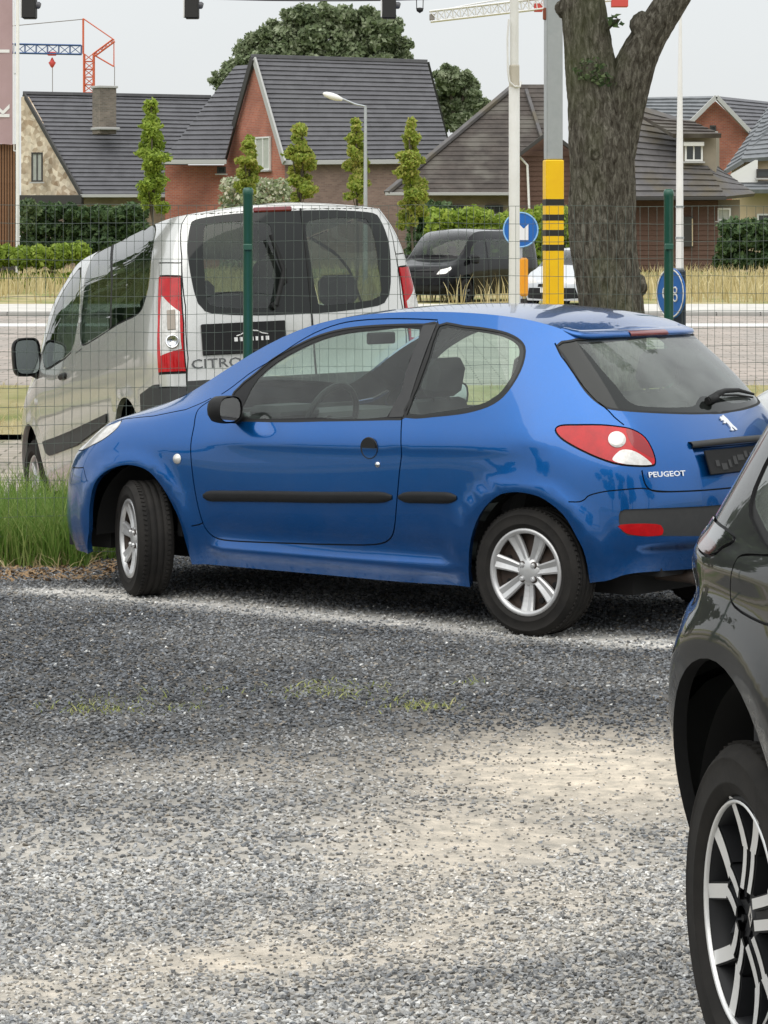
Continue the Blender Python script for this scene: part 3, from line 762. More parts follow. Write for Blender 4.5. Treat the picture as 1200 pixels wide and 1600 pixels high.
panel(K, 'gate', 'tailgate', M_blue, car, span=True, skirt=.02)
panel(K, 'bumper', 'rear_bumper', M_blue, car, span=True, skirt=.02)
panel(K, 'nose', 'front_bumper', M_blue, car, span=True, skirt=.03)
panel(K, 'hood', 'bonnet_edge', M_blue, car, span=True, skirt=.0)
for o in panel(K, ['gap', 'gapt'], 'panel_gap', M_seal, car, skirt=0, inset=.012): pass
panel(K, 'seal', 'window_seal', M_seal, car, skirt=.012)
panel(K, 'frame', 'window_frame', M_black, car, skirt=.01, inset=.003)
panel(K, 'pillar', 'door_pillar', M_grey, car, skirt=.01)
panel(K, 'frit', 'window_border', M_frit, car, skirt=0, inset=.004)
panel(K, 'fritr', 'rear_window_border', M_frit, car, span=True, skirt=0, inset=.004)
panel(K, 'glassf', 'door_window', M_glass, car, skirt=0, inset=.005)
panel(K, 'glassq', 'quarter_window', M_glass, car, skirt=0, inset=.004)
panel(K, 'glassr', 'rear_window', M_rglass, car, span=True, skirt=0, inset=.004)
panel(K, 'tail', 'tail_light', M_red, car, skirt=.02, inset=-.003)
panel(K, 'tail2', 'tail_light_segment', nmat('maroon_lens', (.26, .004, .008), .12, coat=.5), car, skirt=.0, inset=-.0035)
panel(K, 'rev', 'reversing_lens', M_clear, car, skirt=.0, inset=-.003)
panel(K, 'fog', 'rear_fog_lamp', M_red, car, skirt=.01, inset=.004)
panel(K, 'inset', 'bumper_insert', M_grey, car, span=True, skirt=.012, inset=.006)
panel(K, 'head', 'headlight', M_clear, car, skirt=.02, inset=-.001)
panel(K, 'grille', 'grille', M_black, car, span=True, skirt=.0, inset=.03)
panel(K, 'recess', 'plate_recess', M_blue, car, span=True, skirt=.0, inset=.028)
# arch liners
for cx in (0.0, 2.442):
    for sy in (-1, 1):
        MB().lathe([(.375, sy * .685), (.372, sy * .40), (.02, sy * .40)], n=30, a0=-.05, a1=PI + .05).build('wheel_arch_liner', M_dark, car, loc=(cx, 0, .30))
# bonnet, windscreen, roof across the car
bx = ([0, 5.3, 5.75, 6.4, 7, 8, 8.6, 12, um], [0, .02, .07, .10, .09, .06, .02, 0, 0]); bz = ([0, 3, 5.6, 6.4, 7, 8, 8.6, 12, 13, um], [.03, .05, .05, .03, .03, .03, .03, .035, .03, .02])
uw0, uw1 = 5.75, 8.35
MB().grid(cap_grid(S, 0.02, uw0, bx, bz, 40), flip=True).build('bonnet', M_blue, car)
MB().grid(cap_grid(S, uw0, uw1, bx, bz, 30), flip=True).build('windscreen', M_glass, car)
MB().grid(cap_grid(S, uw1, um - .02, bx, bz, 60, 25), flip=True).build('roof', M_blue, car)
gs = S.P([uw0] * 2, [S.vmax] * 2)[0]
cg = cap_grid(S, uw0 - .15, uw0 + .12, bx, bz, 4); MB().grid([[(a, b, c + .003) for a, b, c in r] for r in cg], flip=True).build('cowl', M_seal, car)
# roof spoiler
us = np.linspace(12.7, um, 26); E1 = S.P(us, np.full(26, S.vmax)); E1 = np.vstack([E1, (E1 * [1, -1, 1])[::-1][1:]])
T1 = np.gradient(E1, axis=0); out = np.cross(T1, [0, 0, 1.0]); out /= np.linalg.norm(out, axis=1)[:, None]; out *= -1 if out[len(out) // 2][0] < 0 else 1
k = np.minimum(1, np.minimum(np.arange(len(E1)), np.arange(len(E1))[::-1]) / 5.0)[:, None]
prof = [(-.10, .022), (-.03, .020), (.022, .004), (.030, -.010), (.024, -.020), (-.02, -.024), (-.05, -.03)]
Gd = [[E1[i] + out[i] * a * (k[i] if a > 0 else 1) + np.array([0, 0, b * (0.4 + 0.6 * k[i][0])]) for i in range(len(E1))] for a, b in prof]
MB().grid(Gd, flip=True).build('spoiler', M_blue, car)
i0 = len(E1) // 2
Gb = [[E1[i] + out[i] * a + np.array([0, 0, b]) for i in range(i0 - 6, i0 + 7)] for a, b in ((.012, .012), (.0275, .004), (.034, -.0075), (.0285, -.0145), (.015, -.018))]
MB().grid(Gb).build('brake_light', M_dred, car)
# lamps in the tail light
M = frame_on(S, (964, 687)); M.translation += M.to_3x3() @ Vector((0, 0, .004))
for MM in (M, Matrix.Diagonal((1, -1, 1, 1)) @ M):
    b = MB(); b.lathe([(0, .004), (.026, .006), (.034, .003), (.040, .0)], n=24, axis='Z'); 
    me = b.mesh('indicator_lens', M_clear); me.transform(MM); link('indicator_lens', me, car)
# side strips
def strip(L, hw, nm, mat, ur, th=.016):
    c = dens(np.array(fp(L, ur)), .1); a, b, P = offset_curve(S, c, hw); N = S.N(c[:, 0], c[:, 1]); A, B_ = S.P(a[:, 0], a[:, 1]), S.P(b[:, 0], b[:, 1])
    n = len(c); e = np.ones(n); e[0] = e[-1] = .35; e[1] = e[-2] = .85
    rows = []
    for q, h in ((1, -.004), (1, .4), (.8, .85), (.3, 1), (-.3, 1), (-.8, .85), (-1, .4), (-1, -.004)):
        rows.append([P[i] + (A[i] - P[i] if q > 0 else B_[i] - P[i]) * abs(q) * e[i] + N[i] * th * h * e[i] for i in range(n)])
    for sy in (1, -1):
        MB().grid([[tuple(p * [1, sy, 1]) for p in r] for r in rows], flip=sy > 0).build(nm, mat, car)
strip([(318,775),(360,775),(450,776),(540,777),(613,777)], .027, 'rub_strip', M_black, (5, 12))
strip([(623,777),(660,777),(714,778)], .027, 'rub_strip', M_black, (8, 13))
# door handle, lock, side repeater
def stick(px, build, nm, mats, dz=0.0, both=True):
    M = frame_on(S, px); M.translation += M.to_3x3() @ Vector((0, 0, dz))
    res = []
    for MM in ([M, Matrix.Diagonal((1, -1, 1, 1)) @ M] if both else [M]):
        b = MB(); build(b); me = b.mesh(nm, mats)
        if MM is not M: me.flip_normals()
        me.transform(MM); res.append(link(nm, me, car))
    return res
def b_handle(b):
    b.lathe([(.052, -.002), (.050, .002), (.045, -.006), (.030, -.016), (0, -.018)], n=28, axis='Z')
def b_flap(b):
    poly = [(.046 * math.cos(a), .046 * math.sin(a)) for a in np.linspace(-.05, PI + .05, 16)]; b.prism(poly, -.002, .008)
stick((577, 700), b_handle, 'handle_recess', M_blue, .003); stick((577, 699), b_flap, 'door_handle', M_seal, .003)
stick((590, 726), lambda b: b.lathe([(.014, 0), (.012, .005), (0, .006)], n=16, axis='Z'), 'door_lock', M_chrome, .001)
stick((277, 717), lambda b: b.lathe([(.026, 0), (.022, .008), (0, .012)], n=20, axis='Z').box((0, 0, 0), (.001, .001, .001)), 'side_repeater', M_clear, .001)
# wing mirror
def mirror(sy):
    base = S.P(*fp([(374, 652)], (6, 9))[0])[0]
    p = base + np.array([.02, -.13, .045]); p = p * [1, sy, 1]
    b = MB(); n = 14; rows = []
    for i, (t, r) in enumerate(((-.07, .25), (-.062, .7), (-.035, .95), (0, 1.0), (.03, 1.0), (.042, .97))):
        rows.append([(p[0] + t, p[1] + .085 * r * math.copysign(abs(math.cos(a)) ** .7, math.cos(a)), p[2] + .068 * r * math.copysign(abs(math.sin(a)) ** .75, math.sin(a))) for a in np.linspace(0, 2 * PI, n + 1)])
    b.grid(rows); b.add([(p[0] - .07, p[1] + .02 * math.cos(a), p[2] + .016 * math.sin(a)) for a in np.linspace(0, 2 * PI, 8)[:-1]], [list(range(7))])
    b.tube([(p[0] - .02, p[1] + .05 * sy * -1, p[2] - .03), (base[0] + .0, (base[1] + .0) * sy, base[2] + .0)], [.030, .034], n=10)
    h = b.build('wing_mirror', M_black, car)
    gl = MB(); gl.add([(p[0] + .036, p[1] + .074 * math.copysign(abs(math.cos(a)) ** .7, math.cos(a)), p[2] + .058 * math.copysign(abs(math.sin(a)) ** .75, math.sin(a))) for a in np.linspace(0, 2 * PI, 25)[:-1]], [list(range(24))])
    gl.build('mirror_glass', M_chrome, h)
mirror(1); mirror(-1)
# tailgate details
Mp = frame_on(S, uv=S.from_end([(.0, .79)], (14, um))[0])
b = MB(); b.box((0, 0, 0), (.54, .115, .012), M=Mp @ Matrix.Translation((0, 0.0, -.016)), bev=.003)
pl = b.build('plate_holder', M_black, car)
b = MB(); rp = random.Random(3)
for i in range(9):
    b.box((0, 0, 0), (rp.uniform(.02, .06), rp.uniform(.015, .04), .003), M=Mp @ Matrix.Translation((-.2 + .05 * i, rp.uniform(-.03, .03), -.0085)))
b.build('plate_clip', M_grey, pl)
uvh = S.from_end([(x, .868 + .004 * (1 - (x / .3) ** 2)) for x in np.linspace(.345, 0, 8)], (14, um)); Ph = S.P(uvh[:, 0], uvh[:, 1]); Ph = np.vstack([Ph, (Ph * [1, -1, 1])[::-1][1:]])
MB().grid([[tuple(p + np.array([a, 0, b_])) for p in Ph] for a, b_ in ((-.02, .016), (.010, .014), (.020, .002), (.016, -.012), (-.012, -.016), (-.03, -.016))]).build('handle_moulding', M_grey, car)
M_white_badge = nmat('bright_badge', (0.82, 0.83, 0.85), 0.25, metal=0.6)
Mt = frame_on(S, (1042, 741)); text_part('PEUGEOT', .034, Mt, M_white_badge, car, 'lettering', .002, .0006, 1.35)
lion = [(-.040,.030),(-.030,.040),(-.018,.036),(-.012,.044),(.000,.046),(.006,.036),(.014,.026),(.020,.010),(.030,-.010),(.040,-.022),(.044,-.034),(.030,-.036),(.024,-.028),(.014,-.014),(.010,-.026),(.016,-.036),(-.004,-.036),(-.006,-.030),(.002,-.022),(-.002,-.004),(-.010,.008),(-.022,.002),(-.034,.006),(-.028,.012),(-.018,.014),(-.026,.020),(-.040,.018),(-.034,.024)]
Ml = frame_on(S, uv=S.from_end([(0.0, .945)], (14, um))[0]); me = MB().prism([(x * 1.05, y * 1.05) for x, y in lion], 0, .006).mesh('lion_badge', M_white_badge); me.transform(Ml); link('lion_badge', me, car)
# wiper
wp = S.from_end([(.06, 1.045), (.03, 1.06), (.10, 1.07), (.25, 1.07), (.42, 1.05)], (13, um)); Pw = S.P(wp[:, 0], wp[:, 1]) * [1, 1, 1]
Pw[1:, 1] *= -1; Nw = np.array([.75, 0, .66])
b = MB(); b.tube([Pw[0] + Nw * .01, Pw[0] * [1, 0, 1] + Nw * .03], [.018, .02], n=10)
b.tube([Pw[0] + Nw * .02, Pw[1] + Nw * .035, Pw[2] + Nw * .035, Pw[3] + Nw * .03, Pw[4] + Nw * .02], [.015, .016, .012, .010, .006], n=8)
b.tube([Pw[2] + Nw * .02 - [0, 0, .012], Pw[3] + Nw * .012 - [0, 0, .012], Pw[4] + Nw * .012 - [0, 0, .01]], .005, n=6)
b.build('rear_wiper', M_seal, car)
# exhaust, underbody, inner shell
MB().tube([(2.7, -.30, .27), (3.0, -.30, .265), (3.07, -.30, .25)], [.028, .028, .03], n=14, cap=False).build('exhaust_pipe', M_steel, car)
b = MB(); b.box((1.22, 0, .235), (3.2, 1.0, .10)); b.box((1.22, 0, .235), (1.55, 1.50, .07)); b.box((-.55, 0, .25), (.30, 1.10, .10)); b.box((2.85, 0, .33), (.25, 1.0, .10))
b.build('underbody', M_dark, car)
b = MB(); 
for sy in (-1, 1): b.box((1.25, sy * .735, .58), (1.5, .02, .60)); b.box((2.40, sy * .62, .80), (.85, .02, .32))
b.box((.22, 0, .62), (.03, 1.40, .62)); b.box((2.45, 0, .86), (.80, 1.2, .02)); b.build('inner_lining', M_int, car)
# seats, wheel, dashboard
def seat(x, y, wd=.48, head=True, zb=.36):
    r = []
    b = MB(); rows = []
    b.box((x, y, zb + .06), (.50, wd, .14), bev=.04)
    Mb = Matrix.Translation((x + .25, y, zb + .38)) @ Matrix.Rotation(.30, 4, 'Y'); b.box((0, 0, 0), (.13, wd, .60), M=Mb, bev=.045)
    if head:
        Mh = Matrix.Translation((x + .375, y, zb + .775)) @ Matrix.Rotation(.22, 4, 'Y'); b.box((0, 0, 0), (.10, .27, .19), M=Mh, bev=.04)
        for q in (-.06, .06): b.tube([(x + .34, y + q, zb + .60), (x + .37, y + q, zb + .72)], .007, n=6)
    return b.build('seat', M_int, car)
seat(1.25, -.36); seat(1.25, .36); seat(2.02, -.33, .60, True, .40); seat(2.02, .33, .60, True, .40)
b = MB(); b.tube([(.92 + .06 * math.sin(a), -.36 + .185 * math.cos(a), .90 + .175 * math.sin(a)) for a in np.linspace(0, 2 * PI, 29)[:-1]], .016, n=8, closed=True)
for a in (0, PI, -PI / 2): b.tube([(.92, -.36, .90), (.92 + .06 * math.sin(a), -.36 + .18 * math.cos(a), .90 + .17 * math.sin(a))], .016, n=6)
b.tube([(.92, -.36, .90), (.70, -.36, .80)], .03, n=8)
sw_ = b; sw_.build('steering_wheel', M_black, car)
b = MB(); b.box((.52, 0, .80), (.45, 1.30, .24), bev=.07); b.box((.62, -.36, .93), (.2, .36, .08), bev=.03); b.build('dashboard', M_int, car)
MB().box((.95, 0, 1.30), (.02, .22, .06), bev=.008).build('rear_view_mirror', M_black, car)
# wheels
zr = .290
wheel(car, 2.442, -.728, zr, .290, .197, .175, 'cover', roll=.0); wheel(car, 2.442, .728, zr, .290, .197, .175, 'cover')
wheel(car, 0, -.725, zr, .290, .197, .175, 'cover', steer=-R(33)); wheel(car, 0, .725, zr, .290, .197, .175, 'cover', steer=-R(33))
# ------------------------------------------------------------------ the silver van behind the fence
def mirror_T(cols):
    return cols
def van_table(rear=3.90):
    r = rear - 3.90
    z8 = lambda xs, ws, zs: [(x, w, z) for x, w, z in zip(xs, ws, zs)]
    Zs = (.27, .42, .70, .95, 1.12, 1.42, 1.72, 1.90)
    T = [
     z8((-.84,-.88,-.87,-.84,-.74,-.58,-.42,-.26), (0,)*8, (.25,.42,.62,.80,.95,1.03,1.09,1.14)),
     z8((-.82,-.86,-.85,-.82,-.72,-.56,-.40,-.24), (.42,.43,.43,.42,.41,.38,.35,.32), (.25,.42,.62,.80,.95,1.03,1.09,1.14)),
     z8((-.70,-.74,-.74,-.71,-.62,-.47,-.33,-.18), (.72,.74,.745,.735,.70,.66,.60,.55), (.25,.42,.62,.80,.94,1.03,1.10,1.155)),
     z8((-.50,-.54,-.54,-.52,-.46,-.34,-.24,-.12), (.84,.87,.88,.87,.84,.79,.72,.66), (.25,.42,.63,.82,.96,1.06,1.13,1.18)),
     z8((-.28,-.28,-.28,-.27,-.24,-.18,-.13,-.05), (.88,.91,.92,.915,.89,.84,.78,.71), (.25,.42,.66,.86,1.01,1.12,1.20,1.25)),
     z8((.05,.05,.05,.05,.05,.07,.09,.12), (.88,.92,.935,.93,.91,.87,.81,.745), (.25,.42,.68,.90,1.06,1.20,1.32,1.42)),
     z8((.40,.40,.40,.40,.40,.40,.40,.40), (.88,.92,.94,.94,.925,.88,.81,.73), (.25,.42,.70,.93,1.10,1.36,1.58,1.68)),
     z8((.85,.85,.85,.85,.85,.84,.83,.80), (.88,.92,.945,.945,.93,.885,.81,.71), (.25,.42,.70,.95,1.12,1.42,1.70,1.86)),
    ]
    for x in (1.4, 2.0, 2.6, 3.15):
        T.append(z8((x,)*8, (.88,.92,.945,.948,.935,.89,.815,.72), (.25,.42,.70,.95,1.12,1.42,1.73,1.895)))
    T.append(z8((3.55+r,)*8, (.87,.91,.935,.94,.925,.88,.805,.71), (.27,.42,.70,.95,1.12,1.42,1.73,1.89)))
    T.append(z8((3.78+r,3.80+r,3.79+r,3.79+r,3.785+r,3.77+r,3.75+r,3.73+r), (.84,.875,.895,.90,.885,.84,.765,.67), Zs[:7] + (1.885,)))
    T.append(z8((3.87+r,3.90+r,3.875+r,3.865+r,3.86+r,3.84+r,3.815+r,3.78+r), (.74,.77,.785,.79,.775,.735,.67,.58), Zs[:7] + (1.885,)))
    T.append(z8((3.91+r,3.94+r,3.90+r,3.885+r,3.885+r,3.87+r,3.84+r,3.80+r), (.42,.42,.42,.42,.42,.40,.36,.31), Zs[:7] + (1.89,)))
    T.append(z8((3.92+r,3.95+r,3.905+r,3.89+r,3.89+r,3.875+r,3.845+r,3.81+r), (0,)*8, Zs[:7] + (1.895,)))
    return T
def circ(cx, cz, r, rz=None, n=26, a0=0.0, a1=PI):
    rz = rz or r
    return [(cx + r * math.cos(a), cz + rz * math.sin(a)) for a in np.linspace(a0, a1, n)]
M_van = paint('silver_grey_paint', (0.64, 0.64, 0.62), metal=0.45, rough=0.26, dust=.25)
M_vanr = M_van
van = thing('van', 'silver panel van with black barn-door windows standing nose-down behind the green mesh fence', 'van', (-1.736, 23.636, -.349))
van.rotation_euler = (.0367, -.12, -1.2383)
SV = Surf(van_table(), van, lambda P: .012 * sum(np.exp(-((np.hypot(P[:, 0] - c, P[:, 2] - .36) - .41) / .05) ** 2) for c in (0, 3.0)) * (P[:, 2] < .9) - .012 * np.exp(-((P[:, 2] - .62) / .05) ** 2) * sstep(P[:, 0], .5, .8) * (1 - sstep(P[:, 0], 2.3, 2.5)))
uv_ = SV.umax; vp = SV.from_px
A1 = SV.from_side([(.40, .25)] + circ(0, .36, .40, .42) + [(-.40, .25)], (2.5, 8)); A2 = SV.from_side([(3.40, .25)] + circ(3.0, .36, .39, .41) + [(2.61, .25)], (9, 13.5))
A1[0, 1] = A1[-1, 1] = 0; A2[0, 1] = A2[-1, 1] = 0
V_fw = crm(vp([(126,419),(117,428),(102,450),(87,480),(76,517),(68,545),(66,562),(72,577),(90,567),(111,550),(119,520),(125,470)], (4, 10)), 2, True)
V_sw = crm(vp([(241,352),(227,355),(195,369),(152,395),(141,410),(134,430),(130,462),(125,506),(125,530),(130,539),(152,527),(184,506),(214,491),(225,473),(234,430),(242,368)], (6, 13.5)), 3, True)
V_div = vp([(176, 383), (175, 440), (173, 510)], (6, 13.5))
V_rub = vp([(68,690),(73,707),(79,712),(121,696),(168,659),(168,646),(113,672)], (5, 12))
V_lamp = vp([(249,432),(283,432),(287,505),(291,581),(248,583),(247,505)], (12, uv_))
V_lampc = vp([(253,461),(281,487),(284,545),(252,556),(251,505)], (12, uv_))
V_lampb = vp([(248,411),(284,411),(284,431),(249,431)], (12, uv_)); V_lampd = vp([(248,585),(291,583),(292,605),(249,606)], (12, uv_))
V_rw = vp([(440,330),(367,334),(315,341),(301,346),(297,354),(303,455),(315,480),(332,490),(402,493),(440,492)], (12.5, uv_))
V_rw = np.vstack([[uv_, V_rw[0, 1]], crm(V_rw, 2), [uv_, V_rw[-1, 1]]])
V_rp = crm(vp([(319,358),(330,350),(378,346),(415,348),(424,360),(427,395),(428,430),(428,470),(420,481),(340,480),(322,465),(320,430)], (12.5, uv_)), 2, True)
V_gate = vp([(292,612),(294,560),(290,480),(284,400),(284,350),(292,334),(330,326),(440,320)], (12, uv_)); V_gate = np.vstack([V_gate, [uv_, V_gate[-1, 1]]])
V_d1 = vp([(121,415),(121,440)], (4, 10)); V_dr = vp([(128,545),(118,552),(113,600),(112,640),(112,700),(112,735)], (4, 10)); V_df = vp([(58,590),(58,615),(63,650),(72,700),(80,735)], (3, 9))
V_sd = vp([(172,518),(170,560),(169,620),(168,660)], (8, 13))
V_bump = SV.from_end([(0, .80), (.4, .80), (.78, .80)], (13.5, uv_)); vb2 = SV.from_side([(3.72, .80), (3.47, .76), (3.42, .55)], (11, 14))
bumpV = np.vstack([[uv_, 0], [uv_, V_bump[0, 1]], V_bump[1:], vb2, [A2[0, 0], 0]])
V_hl = SV.from_side([(-.62, .80), (-.35, .86), (-.25, .98), (-.42, 1.0), (-.60, .93)], (1, 5))
V_gr = SV.from_end([(0, .72), (.35, .72), (.45, .45), (.3, .34), (0, .34)], (0, 3))
KV = cut(SV, [('arch', A1), ('arch', A2), ('lampc', V_lampc), ('lamp', V_lamp), ('lampb', V_lampb), ('lampb', V_lampd), ('glassr', V_rp), ('fritr', V_rw), ('glassf', V_fw), ('glass', V_sw), ('rub', V_rub), ('bumper', bumpV), ('head', V_hl), ('grille', V_gr)],
         [('gap', V_gate, .004), ('gap', V_dr, .004), ('gap', V_df, .004), ('gap', V_sd, .004), ('sealg', V_div, .022), ('gap', np.vstack([V_lamp, V_lamp[:1]]), .005), ('gap', np.vstack([V_lampb, V_lampb[:1]]), .004), ('gap', np.vstack([V_lampd, V_lampd[:1]]), .004),
          ('gap', np.vstack([V_fw, V_fw[:1]]), .010), ('gap', np.vstack([V_sw, V_sw[:1]]), .008)], 'side', 4, 3)
M_vwhite = paint('white_van_paint', (0.62, 0.63, 0.62), metal=0.0, rough=0.4, dust=.12)
M_vglass = glassm('grey_tinted_glass', (0.34, 0.40, 0.37), 1.0, veil=.0); M_vrg = glassm('van_rear_glass', (0.60, 0.70, 0.64), 1.0, veil=.06)
panel(KV, 'side', 'body', M_van, van, span=True, skirt=.04)
panel(KV, 'lampb', 'lamp_housing', M_van, van, skirt=.02); panel(KV, ['gap'], 'panel_gap', M_seal, van, skirt=0, inset=.008); panel(KV, 'sealg', 'window_divider', M_seal, van, skirt=0)
panel(KV, 'lamp', 'tail_light', M_red, van, skirt=.02, inset=-.006); panel(KV, 'lampc', 'clear_lens', M_clear, van, skirt=.01, inset=-.006)
panel(KV, 'fritr', 'rear_window_border', M_frit, van, span=True, skirt=0, inset=-.003); panel(KV, 'glassr', 'rear_window', M_vrg, van, skirt=0, inset=0)
panel(KV, 'glassf', 'door_window', M_vglass, van, skirt=0); panel(KV, 'glass', 'side_window', M_vglass, van, skirt=0)
panel(KV, 'rub', 'rub_strip', M_grey, van, skirt=.02, inset=-.012); panel(KV, 'bumper', 'rear_bumper', M_grey, van, span=True, skirt=.03, inset=-.03)
panel(KV, 'head', 'headlight', M_clear, van); panel(KV, 'grille', 'grille', M_black, van, span=True, inset=.02)
vbx = ([0, 3, 4.2, 5, 6, 7, 8, uv_], [.0, .05, .14, .22, .20, .12, 0, 0]); vbz = ([0, 4.2, 7, 8, uv_], [.02, .03, .05, .06, .05])
MB().grid(cap_grid(SV, .02, 4.0, vbx, vbz, 20), flip=True).build('bonnet', M_van, van)
MB().grid(cap_grid(SV, 4.0, 7.0, vbx, vbz, 20), flip=True).build('windscreen', M_vglass, van)
MB().grid(cap_grid(SV, 7.0, uv_ - .02, vbx, vbz, 50), flip=True).build('roof', M_van, van)
def put(S_, px, fn, nm, mats, root, dz=0.0, ur=(0, 99), both=False):
    M = frame_on(S_, uv=S_.from_px([px], ur)[0]); M.translation += M.to_3x3() @ Vector((0, 0, dz)); b = MB(); fn(b); me = b.mesh(nm, mats); me.transform(M); return link(nm, me, root)
put(SV, (425, 318), lambda b: b.box((0, 0, 0), (.26, .035, .03), bev=.008), 'brake_light', M_dred, van, .0, (13, uv_))
pc = put(SV, (381, 528), lambda b: b.box((0, 0, 0), (.56, .20, .02), bev=.004), 'plate_holder', M_black, van, .008, (13, uv_))
Mq = frame_on(SV, uv=vp([(392, 527)], (13, uv_))[0])
M_wprint = nmat('white_print', (0.75, 0.75, 0.74), 0.5)
text_part('CITROËN', .085, frame_on(SV, uv=vp([(356, 567)], (13, uv_))[0]), nmat('dark_chrome', (.18, .18, .18), .25, metal=.9), van, 'lettering', .003, .0005, 1.35)
b = MB()
MBc = Mq @ Matrix.Translation((0, 0, .0195))
outl = [(-.10, .012), (-.07, .020), (-.04, .038), (.0, .044), (.04, .040), (.07, .024), (.11, .016)]
for p_, q_ in zip(outl[:-1], outl[1:]):
    b.tube([MBc @ Vector((*p_, 0)), MBc @ Vector((*q_, 0))], .0035, n=5)
b.build('car_drawing', M_wprint, pc)
text_part('MOTORS', .040, MBc @ Matrix.Translation((0, -.008, 0)), M_wprint, pc, 'lettering', .001, .001, 1.3) if False else None
b = MB()
for i, x in enumerate(np.linspace(-.105, .105, 7)): b.box((0, 0, 0), (.022 - (i % 3) * .004, .026, .002), M=MBc @ Matrix.Translation((x, -.010, 0)))
b.build('white_letters', M_wprint, pc)
put(SV, (395, 558), lambda b: b.box((0, 0, 0), (.001, .001, .001)), 'badge_base', M_van, van, 0, (13, uv_)) if False else None
put(SV, (270, 534), lambda b: b.lathe([(.045, -.004), (.045, .008), (.036, .010), (.034, -.002), (0, -.004)], n=20, axis='Z'), 'reflector_bowl', M_chrome, van, .012, (12, uv_)); put(SV, (268, 500), lambda b: b.box((0, 0, 0), (.055, .13, .008), bev=.003), 'indicator_lens', nmat('smoky_lens', (.30, .25, .20), .15, coat=.6), van, .009, (12, uv_))
put(SV, (100, 588), lambda b: b.box((0, 0, 0), (.19, .045, .03), bev=.014), 'door_handle', M_seal, van, .012, (4, 10))
put(SV, (56, 628), lambda b: b.lathe([(.03, 0), (.02, .01), (0, .012)], n=12, axis='Z'), 'side_repeater', M_clear, van, 0, (2, 9))
# barn doors: split line, wiper, hinges
us_ = SV.P([uv_] * 12, np.linspace(1.8, SV.vmax, 12)); MB().tube([tuple(p + [.004, .10, 0]) for p in us_], .006, n=6).build('door_split', M_seal, van)
w0 = SV.P(*vp([(428, 478)], (13, uv_))[0])[0]; b = MB(); b.tube([w0 + [.01, 0, 0], w0 + [.05, 0, 0]], .025, n=8); b.tube([w0 + [.05, 0, 0], w0 + [.055, .07, .22], w0 + [.05, .02, .40]], [.016, .018, .012], n=6); b.tube([w0 + [.035, .09, .14], w0 + [.035, .0, .46]], .012, n=6); b.build('rear_wiper', M_seal, van)
# roof rails
for sy in (): MB().tube([(1.0, sy * .64, 1.90), (1.1, sy * .64, 1.95), (2.4, sy * .64, 1.965), (3.5, sy * .64, 1.95), (3.6, sy * .63, 1.91)], .016, n=6).build('roof_rail', M_van, van)
# mirrors
for sy in (-1, 1):
    b = MB(); rows = []
    c = np.array([.33, sy * 1.00, 1.26])
    for t, r in ((-.10, .2), (-.085, .75), (-.04, .97), (.02, 1), (.045, 1.0), (.05, .93)):
        rows.append([(c[0] + t, c[1] + .105 * r * math.copysign(abs(math.cos(a)) ** .5, math.cos(a)), c[2] + .145 * r * math.copysign(abs(math.sin(a)) ** .5, math.sin(a))) for a in np.linspace(0, 2 * PI, 21)])
    b.grid(rows); b.tube([(.28, sy * .86, 1.12), (.31, sy * .98, 1.17)], [.05, .04], n=8); h = b.build('wing_mirror', M_black, van)
    MB().add([(c[0] + .046, c[1] + .088 * math.copysign(abs(math.cos(a)) ** .5, math.cos(a)), c[2] + .125 * math.copysign(abs(math.sin(a)) ** .5, math.sin(a))) for a in np.linspace(0, 2 * PI, 21)[:-1]], [list(range(20))]).build('mirror_glass', nmat('dull_mirror', (.30, .33, .32), .12, metal=1.0), h)
def shell_inside(root, L, W, zb, zt, x0=.3):
    b = MB(); b.box(((x0 + L) / 2, 0, zb), (L - x0, W * 1.7, .06)); b.build('floor_pan', M_dark, root)
    b = MB()
    for sy in (-1, 1): b.box(((x0 + L) / 2, sy * W * .88, (zb + zt) / 2), (L - x0 - .3, .02, zt - zb))
    b.build('inner_lining', M_int, root)
shell_inside(van, 3.75, .93, .45, 1.02)
def seat2(root, x, y, zb=.62, wd=.50):
    b = MB(); b.box((x, y, zb), (.48, wd, .16), bev=.04); b.box((0, 0, 0), (.13, wd, .62), M=Matrix.Translation((x + .27, y, zb + .36)) @ Matrix.Rotation(.2, 4, 'Y'), bev=.05)
    b.box((0, 0, 0), (.10, .27, .20), M=Matrix.Translation((x + .36, y, zb + .78)) @ Matrix.Rotation(.1, 4, 'Y'), bev=.04); return b.build('seat', M_int, root)
for x_ in (1.1, 2.0, 2.9):
    for y_ in (-.5, .0, .5): seat2(van, x_, y_)
MB().box((.35, 0, 1.02), (.5, 1.6, .25), bev=.06).build('dashboard', M_int, van)
for cx in (0, 3.0):
    for sy in (-1, 1):
        MB().lathe([(.40, sy * .86), (.40, sy * .45), (.02, sy * .45)], n=24, a0=-.05, a1=PI + .05).build('wheel_arch_liner', M_dark, van, loc=(cx, 0, .36)); wheel(van, cx, sy * .83, .33, .33, .215, .20, 'plain')

